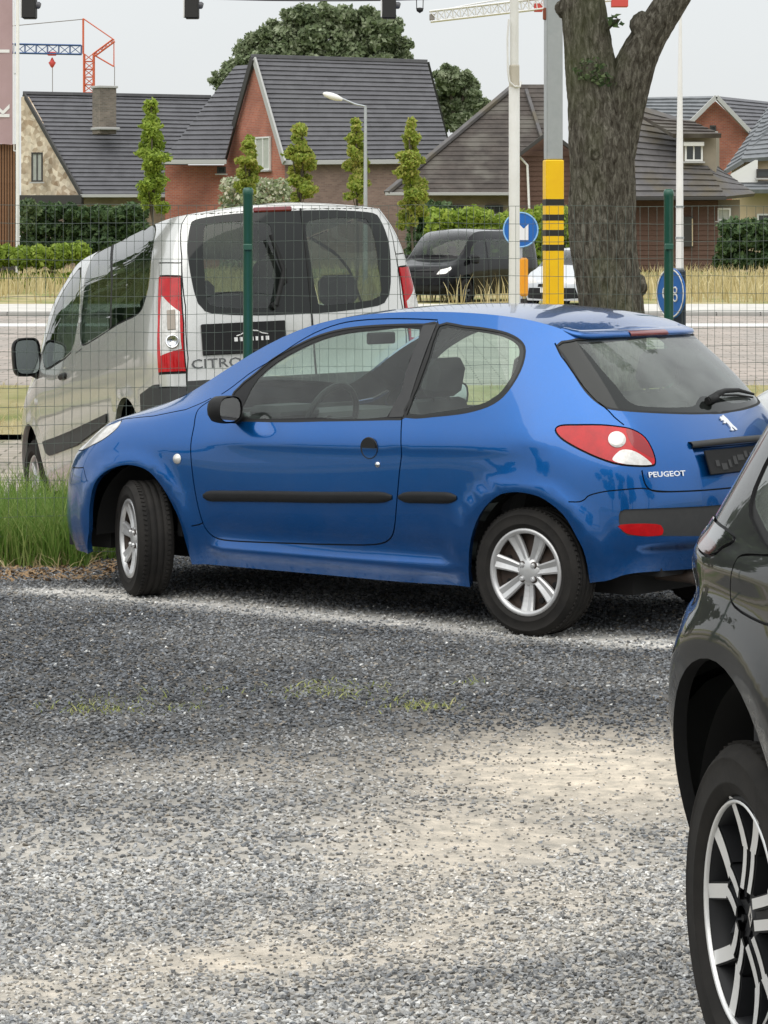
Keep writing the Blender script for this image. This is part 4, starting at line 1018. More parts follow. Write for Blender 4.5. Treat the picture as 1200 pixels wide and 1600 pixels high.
# ------------------------------------------------------------------ the dark grey SUV at the right
suv = thing('suv_car', 'glossy dark grey SUV seen from its rear wheel, in front at the right edge', 'car', (2.122, 4.055, .042), R(102))
def suv_table():
    z8 = lambda xs, ws, zs: [(x, w, z) for x, w, z in zip(xs, ws, zs)]
    Z = (.30, .46, .70, .90, 1.07, 1.25, 1.45, 1.60)
    T = [z8((-.80,-.84,-.84,-.80,-.72,-.60,-.45,-.25), (0,)*8, (.28,.45,.65,.82,.95,1.0,1.04,1.08)),
         z8((-.78,-.82,-.82,-.78,-.70,-.58,-.43,-.23), (.42,.43,.43,.42,.41,.38,.35,.30), (.28,.45,.65,.82,.95,1.0,1.04,1.08)),
         z8((-.64,-.68,-.68,-.66,-.60,-.50,-.36,-.18), (.72,.74,.75,.74,.70,.66,.60,.52), (.28,.45,.65,.82,.95,1.0,1.045,1.09)),
         z8((-.40,-.42,-.42,-.41,-.38,-.33,-.24,-.12), (.82,.85,.87,.86,.83,.78,.70,.62), (.28,.45,.68,.86,.97,1.03,1.07,1.11)),
         z8((0,)*6 + (.02, .05), (.83,.87,.90,.89,.86,.80,.74,.68), (.28,.46,.70,.90,1.0,1.06,1.10,1.13)),
         z8((.45,.45,.45,.45,.45,.45,.45,.42), (.82,.85,.87,.87,.86,.82,.76,.68), (.28,.46,.70,.90,1.03,1.14,1.24,1.32)),
         z8((.95,)*7 + (.90,), (.82,.85,.865,.87,.86,.81,.73,.63), (.28,.46,.70,.90,1.05,1.25,1.43,1.57)),
         z8((1.4,)*8, (.82,.85,.865,.87,.86,.81,.72,.61), (.28,.46,.70,.90,1.06,1.27,1.47,1.62)),
         z8((1.9,)*8, (.82,.85,.867,.872,.86,.81,.72,.61), (.28,.46,.70,.90,1.06,1.27,1.47,1.63)),
         z8((2.3,)*8, (.825,.865,.885,.885,.865,.81,.71,.605), (.29,.46,.70,.90,1.07,1.27,1.47,1.625)),
         z8((2.67,2.67,2.67,2.67,2.67,2.67,2.66,2.63), (.83,.878,.905,.898,.868,.80,.695,.59), Z[:7] + (1.615,)),
         z8((2.92,2.92,2.92,2.92,2.91,2.90,2.86,2.80), (.81,.865,.895,.885,.852,.77,.66,.56), Z[:7] + (1.60,)),
         z8((3.08,3.10,3.12,3.12,3.10,3.04,2.96,2.87), (.76,.81,.83,.815,.785,.70,.60,.50), Z[:7] + (1.585,)),
         z8((3.19,3.23,3.25,3.24,3.20,3.12,3.02,2.91), (.60,.64,.655,.645,.615,.55,.46,.38), Z[:7] + (1.58,)),
         z8((3.24,3.29,3.31,3.30,3.25,3.17,3.06,2.94), (.29,.31,.32,.31,.30,.27,.23,.19), Z[:7] + (1.58,)),
         z8((3.25,3.31,3.33,3.32,3.27,3.18,3.07,2.95), (0,)*8, Z[:7] + (1.58,))]
    return T
def disp_suv(P):
    x, z = P[:, 0], P[:, 2]; d = np.zeros(len(x))
    for c in (0, 2.67):
        r = np.hypot((x - c) / .46, (z - .40) / .52); d += .016 * np.exp(-((r - 1.10) / .13) ** 2) * (1 - sstep(z, .85, 1.05))
    d += -.020 * np.exp(-((z - 1.0) / .035) ** 2) * sstep(x, 2.8, 3.0) + .012 * np.exp(-((z - 1.09) / .04) ** 2) * sstep(x, 2.2, 2.6)
    return d
SS = Surf(suv_table(), suv, disp_suv, side=1)
us2 = SS.umax
B1 = SS.from_side([(.44, .27)] + circ(0, .40, .44, .49) + [(-.44, .27)], (2, 6)); B2 = SS.from_side([(3.09, .30)] + circ(2.67, .42, .425, .475) + [(2.25, .27)], (8, 14))
for q in (B1, B2): q[0, 1] = q[-1, 1] = 0
sp = lambda L: SS.from_px(L, (9, us2))
D_gl = SS.from_side([(2.35, 1.17), (2.60, 1.19), (2.70, 1.25), (2.68, 1.40), (2.58, 1.50), (2.35, 1.54)], (8, 13)); D_gl = crm(D_gl, 3, True)
D_g2 = SS.from_side([(.75, 1.14), (2.25, 1.16), (2.28, 1.54), (1.5, 1.56), (1.1, 1.50)], (5, 11))
D_tail = crm(sp([(1093, 800), (1118, 812), (1143, 832), (1147, 846), (1130, 856), (1118, 866), (1104, 868), (1092, 850)]), 3, True)
D_tr = crm(sp([(1092, 818), (1104, 826), (1119, 848), (1117, 862), (1103, 868), (1091, 850)]), 2, True)
D_flap = crm(sp([(1228, 876), (1190, 868), (1158, 868), (1146, 884), (1141, 925), (1148, 948), (1186, 971), (1212, 975), (1232, 950)]), 3, True)
D_seam = crm(sp([(1104, 766), (1130, 778), (1165, 796), (1200, 818), (1250, 835)]), 3)
D_rg = SS.from_end([(0, 1.50), (.40, 1.49), (.50, 1.40), (.56, 1.16), (0, 1.14)], (12.5, us2)); D_rg[0, 0] = D_rg[-1, 0] = us2
D_bs = crm(np.vstack([SS.from_side([(3.03, .70)], (9, us2)), SS.from_end([(.78, .78), (.6, .80), (.3, .80), (0, .80)], (12, us2))]), 2)
M_suv = paint('dark_grey_gloss_paint', (0.006, 0.0065, 0.007), metal=0.0, rough=0.35, dust=.10)
M_suv.node_tree.nodes['Principled BSDF'].inputs['Coat IOR'].default_value = 1.4; M_suv.node_tree.nodes['Principled BSDF'].inputs['Specular IOR Level'].default_value = .08
KS = cut(SS, [('arch', B1), ('arch', B2), ('red', D_tr), ('tail', D_tail), ('glass', D_gl), ('glass', D_g2), ('glassr', D_rg)],
         [('gap', np.vstack([D_flap, D_flap[:1]]), .003), ('gap', D_bs, .003), ('gap', np.vstack([D_gl, D_gl[:1]]), .012), ('gap', np.vstack([D_tail, D_tail[:1]]), .003)], 'side', 9, 8)
panel(KS, 'side', 'body', M_suv, suv, span=True, skirt=.03, skirtmat=M_black); panel(KS, 'gap', 'panel_gap', M_seal, suv, skirt=0, inset=.008)
panel(KS, 'tail', 'tail_light', nmat('smoked_lens', (.02, .02, .022), .06, coat=1.0), suv, inset=-.004); panel(KS, 'red', 'red_lens', nmat('deep_red_lens', (.05, .002, .003), .12, coat=1.0), suv, inset=-.004)
panel(KS, 'glass', 'side_window', M_rglass, suv, skirt=.0, inset=.003); panel(KS, 'glassr', 'rear_window', M_frit, suv, span=True, skirt=.0)
sbx = ([0, 3, 4, 5, 6, 7, us2], [.0, .05, .16, .18, .10, 0, 0]); sbz = ([0, 4, 6, us2], [.03, .04, .04, .04])
MB().grid(cap_grid(SS, .02, 4.0, sbx, sbz, 20)).build('bonnet', M_suv, suv); MB().grid(cap_grid(SS, 4.0, 6.3, sbx, sbz, 20)).build('windscreen', M_rglass, suv); MB().grid(cap_grid(SS, 6.3, us2 - .02, sbx, sbz, 40)).build('roof', M_suv, suv)
shell_inside(suv, 3.0, .84, .42, .95); 
for x_ in (1.2, 2.1):
    for y_ in (-.38, .38): seat2(suv, x_, y_, .55)
for cx in (0, 2.67):
    for sy in (-1, 1):
        MB().lathe([(.43, sy * .80), (.435, sy * .70), (.44, sy * .45), (.02, sy * .45)], n=30, a0=-.3, a1=PI + .3).build('wheel_arch_liner', M_dark, suv, loc=(cx, 0, .42)); wheel(suv, cx, sy * .745, .355, .362, .250, .215, 'alloy')

# ------------------------------------------------------------------ vehicles further off
def far_van(root, mat, glass, wstyle, k=1.0):
    Q = Surf(van_table(), root); A = []
    for c in (0, 3.0):
        q = Q.from_side([(c + .40, .25)] + circ(c, .36, .40, .42, n=12) + [(c - .40, .25)], (2.5, 8) if c == 0 else (9, 13.5)); q[0, 1] = q[-1, 1] = 0; A.append(q)
    w1 = Q.from_side([(.15, 1.17), (1.02, 1.17), (1.02, 1.66), (.70, 1.64), (.35, 1.45)], (4, 9)); w2 = Q.from_side([(1.12, 1.17), (3.5, 1.2), (3.5, 1.68), (1.12, 1.68)], (7, 13))
    hl = Q.from_end([(.50, .78), (.72, .80), (.80, .92), (.76, .98), (.56, .90)], (1.2, 4)); gr = Q.from_end([(0, .86), (.42, .86), (.46, .70), (.40, .66), (0, .66)], (0, 3)); gr[0, 0] = gr[-1, 0] = 0
    lo = Q.from_end([(0, .50), (.60, .50), (.66, .36), (0, .34)], (0, 3)); lo[0, 0] = lo[-1, 0] = 0
    rw = Q.from_end([(0, 1.72), (.55, 1.70), (.64, 1.2), (0, 1.2)], (13, Q.umax)); rw[0, 0] = rw[-1, 0] = Q.umax
    kk = cut(Q, [('arch', A[0]), ('arch', A[1]), ('glass', w1), ('glass', w2), ('head', hl), ('grille', gr), ('grille', lo), ('glass2', rw)], [('gap', Q.from_side([(1.07, 1.7), (1.07, .35)], (6, 10)), .006), ('gap', Q.from_side([(.15, 1.1), (.25, .35)], (3, 8)), .006)], 'side', 2, 2)
    panel(kk, 'side', 'body', mat, root, span=True, skirt=.04); panel(kk, 'glass', 'side_window', glass, root, skirt=0); panel(kk, 'glass2', 'rear_window', glass, root, span=True, skirt=0)
    panel(kk, 'head', 'headlight', M_clear, root, skirt=.0); panel(kk, 'grille', 'grille', M_black, root, span=True, skirt=.0, inset=.02); panel(kk, 'gap', 'panel_gap', M_seal, root, skirt=0, inset=.01)
    MB().grid(cap_grid(Q, .02, 4.0, vbx, vbz, 12, 9), flip=True).build('bonnet', mat, root); MB().grid(cap_grid(Q, 4.0, 7.0, vbx, vbz, 12, 9), flip=True).build('windscreen', glass, root); MB().grid(cap_grid(Q, 7.0, Q.umax - .02, vbx, vbz, 20, 9), flip=True).build('roof', mat, root)
    shell_inside(root, 3.75, .93, .45, 1.02); MB().box((.35, 0, 1.02), (.5, 1.6, .25), bev=.06).build('dashboard', M_int, root)
    for y_ in (-.4, .4): seat2(root, 1.1, y_)
    for sy in (-1, 1):
        MB().box((.22, sy * 1.05, 1.16), (.12, .22, .22), bev=.04).build('wing_mirror', M_black, root)
        for cx in (0, 3.0): wheel(root, cx, sy * .83, .33, .33, .215, .20, wstyle)
    return Q
M_blk = paint('black_gloss_paint', (0.003, 0.003, 0.004), metal=0.0, rough=0.3, dust=.02); M_blk.node_tree.nodes['Principled BSDF'].inputs['Coat IOR'].default_value = 1.28; M_blk.node_tree.nodes['Principled BSDF'].inputs['Specular IOR Level'].default_value = .05
M_fglass = glassm('far_clear_glass', (0.35, 0.42, 0.40), 1.0, veil=0)
fv = thing('van', 'black minivan parked across the road between the silver van and the white pole', 'van', (1.35, 80.5, 0), R(58)); far_van(fv, M_blk, M_fglass, 'dark')
wv = thing('van', 'white van of which only the nose shows behind the hatchback at the right edge', 'van', (2.85, 16.6, 0), -R(36)); far_van(wv, M_vwhite, M_fglass, 'plain')
fc = thing('hatchback_car', 'silver hatchback facing the camera between the yellow post and the tree trunk', 'car', (4.35, 76.5, 0), R(68))
QH = Surf(TB, fc)
def far_hatch(Q, root, mat):
    A = []
    for c in (0, 2.442):
        q = Q.from_side([(c + .36, .20)] + circ(c, .30, .35, n=12) + [(c - .36, .20)], (2.5, 8) if c == 0 else (9, 15)); q[0, 1] = q[-1, 1] = 0; A.append(q)
    w = Q.from_side([(.62, .93), (2.25, 1.0), (2.25, 1.33), (1.6, 1.40), (1.1, 1.32)], (5, 13)); hl = Q.from_end([(.36, .62), (.60, .60), (.70, .72), (.60, .80), (.42, .72)], (1, 4)); gr = Q.from_end([(0, .60), (.32, .60), (.34, .52), (0, .52)], (0, 3)); gr[0, 0] = gr[-1, 0] = 0
    lo = Q.from_end([(0, .50), (.60, .50), (.66, .24), (0, .22)], (0, 3)); lo[0, 0] = lo[-1, 0] = 0
    kk = cut(Q, [('arch', A[0]), ('arch', A[1]), ('glass', w), ('head', hl), ('grille', gr), ('grille', lo)], [], 'side', 2, 2)
    panel(kk, 'side', 'body', mat, root, span=True, skirt=.04); panel(kk, 'glass', 'side_window', M_fglass, root, skirt=0); panel(kk, 'head', 'headlight', M_clear, root, skirt=0); panel(kk, 'grille', 'grille', M_black, root, span=True, skirt=0, inset=.02)
    MB().grid(cap_grid(Q, .02, uw0, bx, bz, 12, 9), flip=True).build('bonnet', mat, root); MB().grid(cap_grid(Q, uw0, uw1, bx, bz, 12, 9), flip=True).build('windscreen', M_fglass, root); MB().grid(cap_grid(Q, uw1, Q.umax - .02, bx, bz, 20, 9), flip=True).build('roof', mat, root)
    MB().box((1.2, 0, .35), (2.6, 1.4, .3)).build('underbody', M_dark, root); MB().box((-.80, 0, .44), (.02, .50, .11)).build('number_plate', nmat('plate_white', (.7, .7, .68), .5), root)
    for sy in (-1, 1):
        for cx in (0, 2.442): wheel(root, cx, sy * .72, .29, .29, .187, .175, 'plain')
far_hatch(QH, fc, paint('pale_silver_paint', (0.50, 0.52, 0.54), metal=.3, rough=.35))
# ------------------------------------------------------------------ ground
from mathutils import noise as mn
def dip(Y): return -.30 * np.exp(-((np.asarray(Y, float) - 23.5) / 1.9) ** 2)
def gz(X, Y):
    """height of the gravel and the verge"""
    X, Y = np.asarray(X, float), np.asarray(Y, float)
    z = .012 * np.sin(X * 1.3 + .4) * np.sin(Y * 1.1) + .008 * np.sin(X * 3.1 + Y * .9) + .006 * np.sin(Y * 2.7 - X * 1.7)
    k = np.clip((Y - 4) / 1.5, 0, 1) * np.clip((12.2 - Y) / 2.0, 0, 1)
    return z * k
def sheet(name, X0_, X1_, Y0_, Y1_, nx, ny, mat, zf, off=0.0):
    xs, ys = np.linspace(X0_, X1_, nx), np.linspace(Y0_, Y1_, ny); G = [[(x, y, float(zf(x, y)) + off) for x in xs] for y in ys]
    return MB().grid(G).build(name, mat, kind='structure')
def ground_mat(name, c1, c2, scale, c3=None, s3=.4, bs=40, bd=.01, brick=None, stretch=(1, 1, 1)):
    m = bpy.data.materials.new(name); m.use_nodes = True; nt = m.node_tree; N, L = nt.nodes, nt.links; b = N['Principled BSDF']; b.inputs['Roughness'].default_value = .92; b.inputs['Specular IOR Level'].default_value = .25
    tc = N.new('ShaderNodeTexCoord'); mp = N.new('ShaderNodeMapping'); mp.inputs['Scale'].default_value = stretch; L.new(tc.outputs['Object'], mp.inputs[0])
    n = N.new('ShaderNodeTexNoise'); n.inputs['Scale'].default_value = scale; n.inputs['Detail'].default_value = 9; n.inputs['Roughness'].default_value = .7; L.new(mp.outputs[0], n.inputs['Vector'])
    r = N.new('ShaderNodeValToRGB'); r.color_ramp.elements[0].position = .35; r.color_ramp.elements[1].position = .65; r.color_ramp.elements[0].color = (*c1, 1); r.color_ramp.elements[1].color = (*c2, 1); L.new(n.outputs['Fac'], r.inputs[0]); col = r.outputs[0]
    if c3:
        n3 = N.new('ShaderNodeTexNoise'); n3.inputs['Scale'].default_value = s3; n3.inputs['Detail'].default_value = 4; L.new(mp.outputs[0], n3.inputs['Vector'])
        r3 = N.new('ShaderNodeMapRange'); r3.inputs[1].default_value = .45; r3.inputs[2].default_value = .6; L.new(n3.outputs['Fac'], r3.inputs[0])
        mx = N.new('ShaderNodeMix'); mx.data_type = 'RGBA'; L.new(r3.outputs[0], mx.inputs[0]); L.new(col, mx.inputs[6]); mx.inputs[7].default_value = (*c3, 1); col = mx.outputs[2]
    if brick:
        bt = N.new('ShaderNodeTexBrick'); bt.inputs['Scale'].default_value = 1.0; bt.inputs['Brick Width'].default_value = brick[0]; bt.inputs['Row Height'].default_value = brick[1]; bt.inputs['Mortar Size'].default_value = .012
        bt.inputs['Color1'].default_value = (.8, .8, .8, 1); bt.inputs['Color2'].default_value = (1.15, 1.1, 1.1, 1); bt.inputs['Mortar'].default_value = (.45, .45, .42, 1); L.new(tc.outputs['Object'], bt.inputs['Vector'])
        mm = N.new('ShaderNodeMix'); mm.data_type = 'RGBA'; mm.blend_type = 'MULTIPLY'; mm.inputs[0].default_value = 1; L.new(col, mm.inputs[6]); L.new(bt.outputs['Color'], mm.inputs[7]); col = mm.outputs[2]
    L.new(col, b.inputs['Base Color'])
    n2 = N.new('ShaderNodeTexNoise'); n2.inputs['Scale'].default_value = bs; n2.inputs['Detail'].default_value = 6; L.new(tc.outputs['Object'], n2.inputs['Vector'])
    bp = N.new('ShaderNodeBump'); bp.inputs['Distance'].default_value = bd; bp.inputs['Strength'].default_value = .8; L.new(n2.outputs['Fac'], bp.inputs['Height']); L.new(bp.outputs[0], b.inputs['Normal'])
    return m
GM = ground_mat('gravel_fines', (.62, .62, .62), (1.25, 1.2, 1.15), 9, None, .9, 120, .012)
_nt = GM.node_tree; _b = _nt.nodes['Principled BSDF']; _src = _b.inputs['Base Color'].links[0].from_socket; _a = _nt.nodes.new('ShaderNodeAttribute'); _a.attribute_name = 'tint'; _m = _nt.nodes.new('ShaderNodeMix'); _m.data_type = 'RGBA'; _m.blend_type = 'MULTIPLY'; _m.inputs[0].default_value = 1
_nt.links.new(_src, _m.inputs[6]); _nt.links.new(_a.outputs['Color'], _m.inputs[7]); _nt.links.new(_m.outputs[2], _b.inputs['Base Color'])
G_soil = ground_mat('verge_soil', (.14, .12, .08), (.26, .23, .15), 4, (.12, .15, .05), .8)
G_brickp = ground_mat('pink_pavers', (.36, .27, .24), (.46, .36, .32), 3, brick=(.22, .11))
G_cob = ground_mat('worn_pavers', (.34, .31, .26), (.46, .42, .36), 2.5, (.26, .26, .15), .6, brick=(.3, .2), stretch=(1, .35, 1))
G_dry = ground_mat('dry_lawn', (.34, .28, .13), (.46, .40, .22), 3, (.22, .24, .08), .7, 30, .05, stretch=(1, .4, 1))
G_road = ground_mat('paved_road', (.30, .28, .25), (.37, .345, .315), 1.5, (.38, .34, .30), .3, brick=(.6, .3), stretch=(1, .25, 1))
G_walk = ground_mat('pale_pavement', (.50, .48, .44), (.60, .58, .54), 1.2, stretch=(1, .3, 1))
G_lawn = ground_mat('lawn', (.08, .12, .03), (.14, .17, .05), 2)
sheet('ground', -700, 700, -300, 1600, 3, 3, G_dry, lambda x, y: -.06 - (.30 if 18 < y < 30 else 0), -.35)
yard = sheet('gravel_yard', -14, 14, -12, 17.9, 180, 240, GM, gz)
sheet('verge', -22, 22, 17.88, 22.3, 30, 24, G_soil, lambda x, y: dip(y), -.004)
sheet('pavement', -24, 24, 22.28, 24.4, 10, 14, G_brickp, lambda x, y: dip(y), .0)
sheet('parking_strip', -30, 30, 24.38, 28.4, 10, 20, G_cob, lambda x, y: dip(y), -.06)
sheet('dry_verge', -34, 34, 28.38, 37.6, 30, 12, G_dry, lambda x, y: .0, -.01)
sheet('road', -60, 60, 37.5, 70, 4, 8, G_road, lambda x, y: 0.0, -.03)
sheet('road_marking', -60, 60, 62.0, 64.0, 4, 2, nmat('road_paint', (.72, .72, .70), .7, noise=(2, .5, (.6, .6, .58))), lambda x, y: 0.0, -.026)
sheet('far_pavement', -70, 70, 70.2, 78, 4, 4, G_walk, lambda x, y: .0, .06)
sheet('dry_field', -90, 90, 78, 122, 4, 4, G_dry, lambda x, y: .0, .05)
sheet('garden', -120, 120, 122, 240, 4, 4, G_lawn, lambda x, y: .0, .04)
M_kerb = nmat('kerb_concrete', (.42, .41, .38), .85, noise=(3, .6, (.32, .31, .29)))
kerb_me = MB().box((0, 0, 0), (.985, .14, .16), bev=.012).mesh('kerb_stone', M_kerb)
for y_, z_ in ((24.39, -.06), (70.1, -.03)):
    kb = bpy.data.objects.new('kerb', None); C.objects.link(kb); kb['kind'] = 'structure'; kb.location = (0, y_, z_ + float(dip(y_)))
    for i in range(-20, 21): link('kerb_stone', kerb_me, kb, None, (i * 1.0, 0, 0))

# dust and darker patches of the gravel, placed where they lie on the ground
def gp(u, v): Y = 1.826 * F / (v - V0); return (u - U0) / F * Y, Y
SAND = [(gp(900, 1200), .60, .85, 1.2), (gp(760, 1300), .40, .55, .9), (gp(640, 1480), .25, .35, .6), (gp(960, 1230), .45, .5, .8), (gp(680, 1330), .28, .7, .75), (gp(700, 1450), .30, .45, .6), (gp(380, 1500), .38, .22, .9), (gp(450, 1460), .25, .3, .4), (gp(840, 1400), .35, .5, .5), (gp(430, 1200), .5, .35, .35), (gp(120, 1540), .35, .25, .5)]
PALE = [(gp(120 + 62 * i, 924 + 5.6 * i), .34, .13, 1.2) for i in range(16)]
def field(X, Y, L):
    r = np.zeros_like(X)
    for (cx, cy), sx, sy, a in L: r = np.maximum(r, a * np.exp(-(((X - cx) / sx) ** 2 + ((Y - cy) / sy) ** 2)))
    return r
def noise2(X, Y, s, seed=0):
    return np.array([mn.noise(Vector((x * s + seed, y * s, seed * .37))) for x, y in zip(X, Y)])

_c = np.array([v.co[:] for v in yard.data.vertices]); _s = field(_c[:, 0], _c[:, 1], SAND)[:, None]; _p = np.clip(field(_c[:, 0], _c[:, 1], PALE), 0, 1)[:, None]; _n = np.clip((11.3 - _c[:, 1]) / 2.2, 0, 1)[:, None]
_t = np.array([.11, .11, .108]) * (1 - _n) + np.array([.44, .425, .39]) * _n; _t = _t * (1 - _s) + np.array([.56, .51, .43]) * _s; _t = _t * (1 - .8 * _p) + np.array([.85, .84, .80]) * .8 * _p
_at = yard.data.attributes.new('tint', 'FLOAT_COLOR', 'POINT'); _at.data.foreach_set('color', np.hstack([_t, np.ones((len(_t), 1))]).astype('f').ravel())
# gravel stones
def stone_mesh(k):
    r = random.Random(k); bm = bmesh.new()
    for i in range(11):
        a, b_ = r.uniform(0, 2 * PI), math.acos(r.uniform(-1, 1)); q = r.uniform(.75, 1.0)
        bm.verts.new((q * math.sin(b_) * math.cos(a), q * .8 * math.sin(b_) * math.sin(a), q * .55 * math.cos(b_)))
    bmesh.ops.convex_hull(bm, input=bm.verts)
    for v in [v for v in bm.verts if not v.link_faces]: bm.verts.remove(v)
    me = bpy.data.meshes.new('stone'); bm.to_mesh(me); bm.free(); me.materials.append(M_stone); return me
M_stone = bpy.data.materials.new('gravel_stone'); M_stone.use_nodes = True
nt = M_stone.node_tree; at_ = nt.nodes.new('ShaderNodeAttribute'); at_.attribute_type = 'INSTANCER'; at_.attribute_name = 'tint'
nt.links.new(at_.outputs['Color'], nt.nodes['Principled BSDF'].inputs['Base Color']); nt.nodes['Principled BSDF'].inputs['Roughness'].default_value = .8; nt.nodes['Principled BSDF'].inputs['Specular IOR Level'].default_value = .35
def scatter(name, P, S_, Rt, col, meshes, parent=None):
    n = len(P); me = bpy.data.meshes.new(name); me.from_pydata([tuple(p) for p in P], [], [])
    a = me.attributes.new('psize', 'FLOAT', 'POINT'); a.data.foreach_set('value', np.asarray(S_, 'f'))
    a = me.attributes.new('prot', 'FLOAT_VECTOR', 'POINT'); a.data.foreach_set('vector', np.asarray(Rt, 'f').ravel())
    a = me.attributes.new('tint', 'FLOAT_COLOR', 'POINT'); a.data.foreach_set('color', np.hstack([col, np.ones((n, 1))]).astype('f').ravel())
    o = link(name, me, parent, 'stuff')
    ng = bpy.data.node_groups.new(name, 'GeometryNodeTree'); ng.interface.new_socket('Geometry', in_out='INPUT', socket_type='NodeSocketGeometry'); ng.interface.new_socket('Geometry', in_out='OUTPUT', socket_type='NodeSocketGeometry')
    N, L = ng.nodes, ng.links; gi, go = N.new('NodeGroupInput'), N.new('NodeGroupOutput')
    m2p = N.new('GeometryNodeMeshToPoints'); L.new(gi.outputs[0], m2p.inputs[0]); iop = N.new('GeometryNodeInstanceOnPoints'); L.new(m2p.outputs[0], iop.inputs[0])
    j = N.new('GeometryNodeGeometryToInstance')
    for q in meshes:
        oi = N.new('GeometryNodeObjectInfo'); oi.inputs[0].default_value = q; oi.transform_space = 'ORIGINAL'; L.new(oi.outputs['Geometry'], j.inputs[0])
    L.new(j.outputs[0], iop.inputs['Instance']); iop.inputs['Pick Instance'].default_value = True
    def attr(nm, ty):
        q = N.new('GeometryNodeInputNamedAttribute'); q.data_type = ty; q.inputs[0].default_value = nm; return q.outputs[0]
    L.new(attr('psize', 'FLOAT'), iop.inputs['Scale']); 
    e2r = N.new('FunctionNodeEulerToRotation'); L.new(attr('prot', 'FLOAT_VECTOR'), e2r.inputs[0]); L.new(e2r.outputs[0], iop.inputs['Rotation'])
    L.new(iop.outputs[0], go.inputs[0]); md = o.modifiers.new('scatter', 'NODES'); md.node_group = ng
    return o
stones = []
for k in range(6):
    q = link('gravel_stone', stone_mesh(k), None, 'stuff', (-2 + .1 * k, -6, -.5)); stones.append(q)
def yard_points(n, y0, y1, s0, s1):
    Y = rng.uniform(y0, y1, n * 2); keep = rng.uniform(0, 1, n * 2) < (Y * .26 + .9) / (y1 * .26 + .9); Y = Y[keep][:n]; hw = Y * .13 + .45; X = rng.uniform(-1, 1, len(Y)) * hw
    return X, Y, rng.uniform(s0, s1, len(Y))
X1, Y1, S1 = yard_points(70000, 5.0, 9.0, .005, .0135); X2, Y2, S2 = yard_points(95000, 9.0, 17.6, .008, .0165)
Xs, Ys, Ss = np.concatenate([X1, X2]), np.concatenate([Y1, Y2]), np.concatenate([S1, S2])
sand = field(Xs, Ys, SAND); pale = field(Xs, Ys, PALE); nn1 = noise2(Xs, Ys, 1.1, 3); nn2 = noise2(Xs, Ys, 4.5, 9); nn3 = noise2(Xs * .5, Ys * 1.6, 1.3, 17)
sand = np.clip(sand + nn2 * .25 + nn1 * .12, 0, 1) * (sand > .05)
keep = rng.uniform(0, 1, len(Xs)) > sand * .80 + np.clip(pale + nn2 * .3 - .15, 0, .95) * .75
Xs, Ys, Ss, sand, pale, nn1, nn2, nn3 = [a[keep] for a in (Xs, Ys, Ss, sand, pale, nn1, nn2, nn3)]
base = rng.uniform(0, 1, len(Xs))
Ss = Ss * (1 - .38 * np.clip(sand, 0, 1)) * np.where(Ys > 9, .9, 1)
near = np.clip((11.3 - Ys) / 2.2, 0, 1)                                # the traffic has ground dust into the stones nearer by
lum = .04 + .17 * base ** 1.6
dustk = np.clip(.05 + near * .62 + nn1 * .30 + nn3 * .45 + sand * .95 + pale * 1.1 + nn2 * .15, 0, 1) * rng.uniform(.05, 1.0, len(Xs))
warm = rng.uniform(0, 1, len(Xs)) < .12
col = np.stack([lum * .94, lum * 1.0, lum * 1.08], 1); col[warm] *= [1.35, 1.12, .85]
dc = np.array([.74, .73, .70]) * (1 - sand[:, None]) + np.array([.66, .60, .51]) * sand[:, None]
col = col * (1 - dustk[:, None]) + dc * dustk[:, None] * rng.uniform(.6, 1.15, len(Xs))[:, None]
lt = rng.uniform(0, 1, len(Xs)) < .006; col[lt] = [.6, .6, .58]
Zs_ = gz(Xs, Ys) + Ss * .20
scatter('gravel', np.stack([Xs, Ys, Zs_], 1), Ss, rng.uniform(-.5, .5, (len(Xs), 3)) * [1, 1, 0] + np.stack([np.zeros(len(Xs)), np.zeros(len(Xs)), rng.uniform(0, 6.28, len(Xs))], 1), col, stones)
# grass and litter
def leafmat(name, c1, c2, c3, tr=.25):
    m = bpy.data.materials.new(name); m.use_nodes = True; nt = m.node_tree; N, L = nt.nodes, nt.links; b = N['Principled BSDF']; b.inputs['Roughness'].default_value = .55; b.inputs['Specular IOR Level'].default_value = .3
    g_ = N.new('ShaderNodeNewGeometry'); tc = N.new('ShaderNodeTexCoord'); n = N.new('ShaderNodeTexNoise'); n.inputs['Scale'].default_value = .9; n.inputs['Detail'].default_value = 3; L.new(tc.outputs['Object'], n.inputs['Vector'])
    ad = N.new('ShaderNodeMath'); ad.operation = 'MULTIPLY_ADD'; ad.inputs[1].default_value = .6; L.new(g_.outputs['Random Per Island'], ad.inputs[0]); 
    sc = N.new('ShaderNodeMath'); sc.operation = 'MULTIPLY_ADD'; sc.inputs[1].default_value = 1.0; sc.inputs[2].default_value = -.30; L.new(n.outputs['Fac'], sc.inputs[0]); L.new(sc.outputs[0], ad.inputs[2])
    r = N.new('ShaderNodeValToRGB'); r.color_ramp.elements[0].position = .1; r.color_ramp.elements[0].color = (*c1, 1); r.color_ramp.elements[1].position = .9; r.color_ramp.elements[1].color = (*c3, 1); e = r.color_ramp.elements.new(.5); e.color = (*c2, 1)
    L.new(ad.outputs[0], r.inputs[0]); L.new(r.outputs[0], b.inputs['Base Color'])
    tl_ = N.new('ShaderNodeBsdfTranslucent'); L.new(r.outputs[0], tl_.inputs[0]); ms = N.new('ShaderNodeMixShader'); ms.inputs[0].default_value = tr; L.new(b.outputs[0], ms.inputs[1]); L.new(tl_.outputs[0], ms.inputs[2]); L.new(ms.outputs[0], N['Material Output'].inputs[0])
    return m
L_grass = leafmat('green_grass', (.07, .14, .02), (.15, .27, .045), (.32, .36, .12), .35)
L_straw = leafmat('dry_straw', (.36, .29, .13), (.56, .47, .24), (.66, .58, .36), .25)
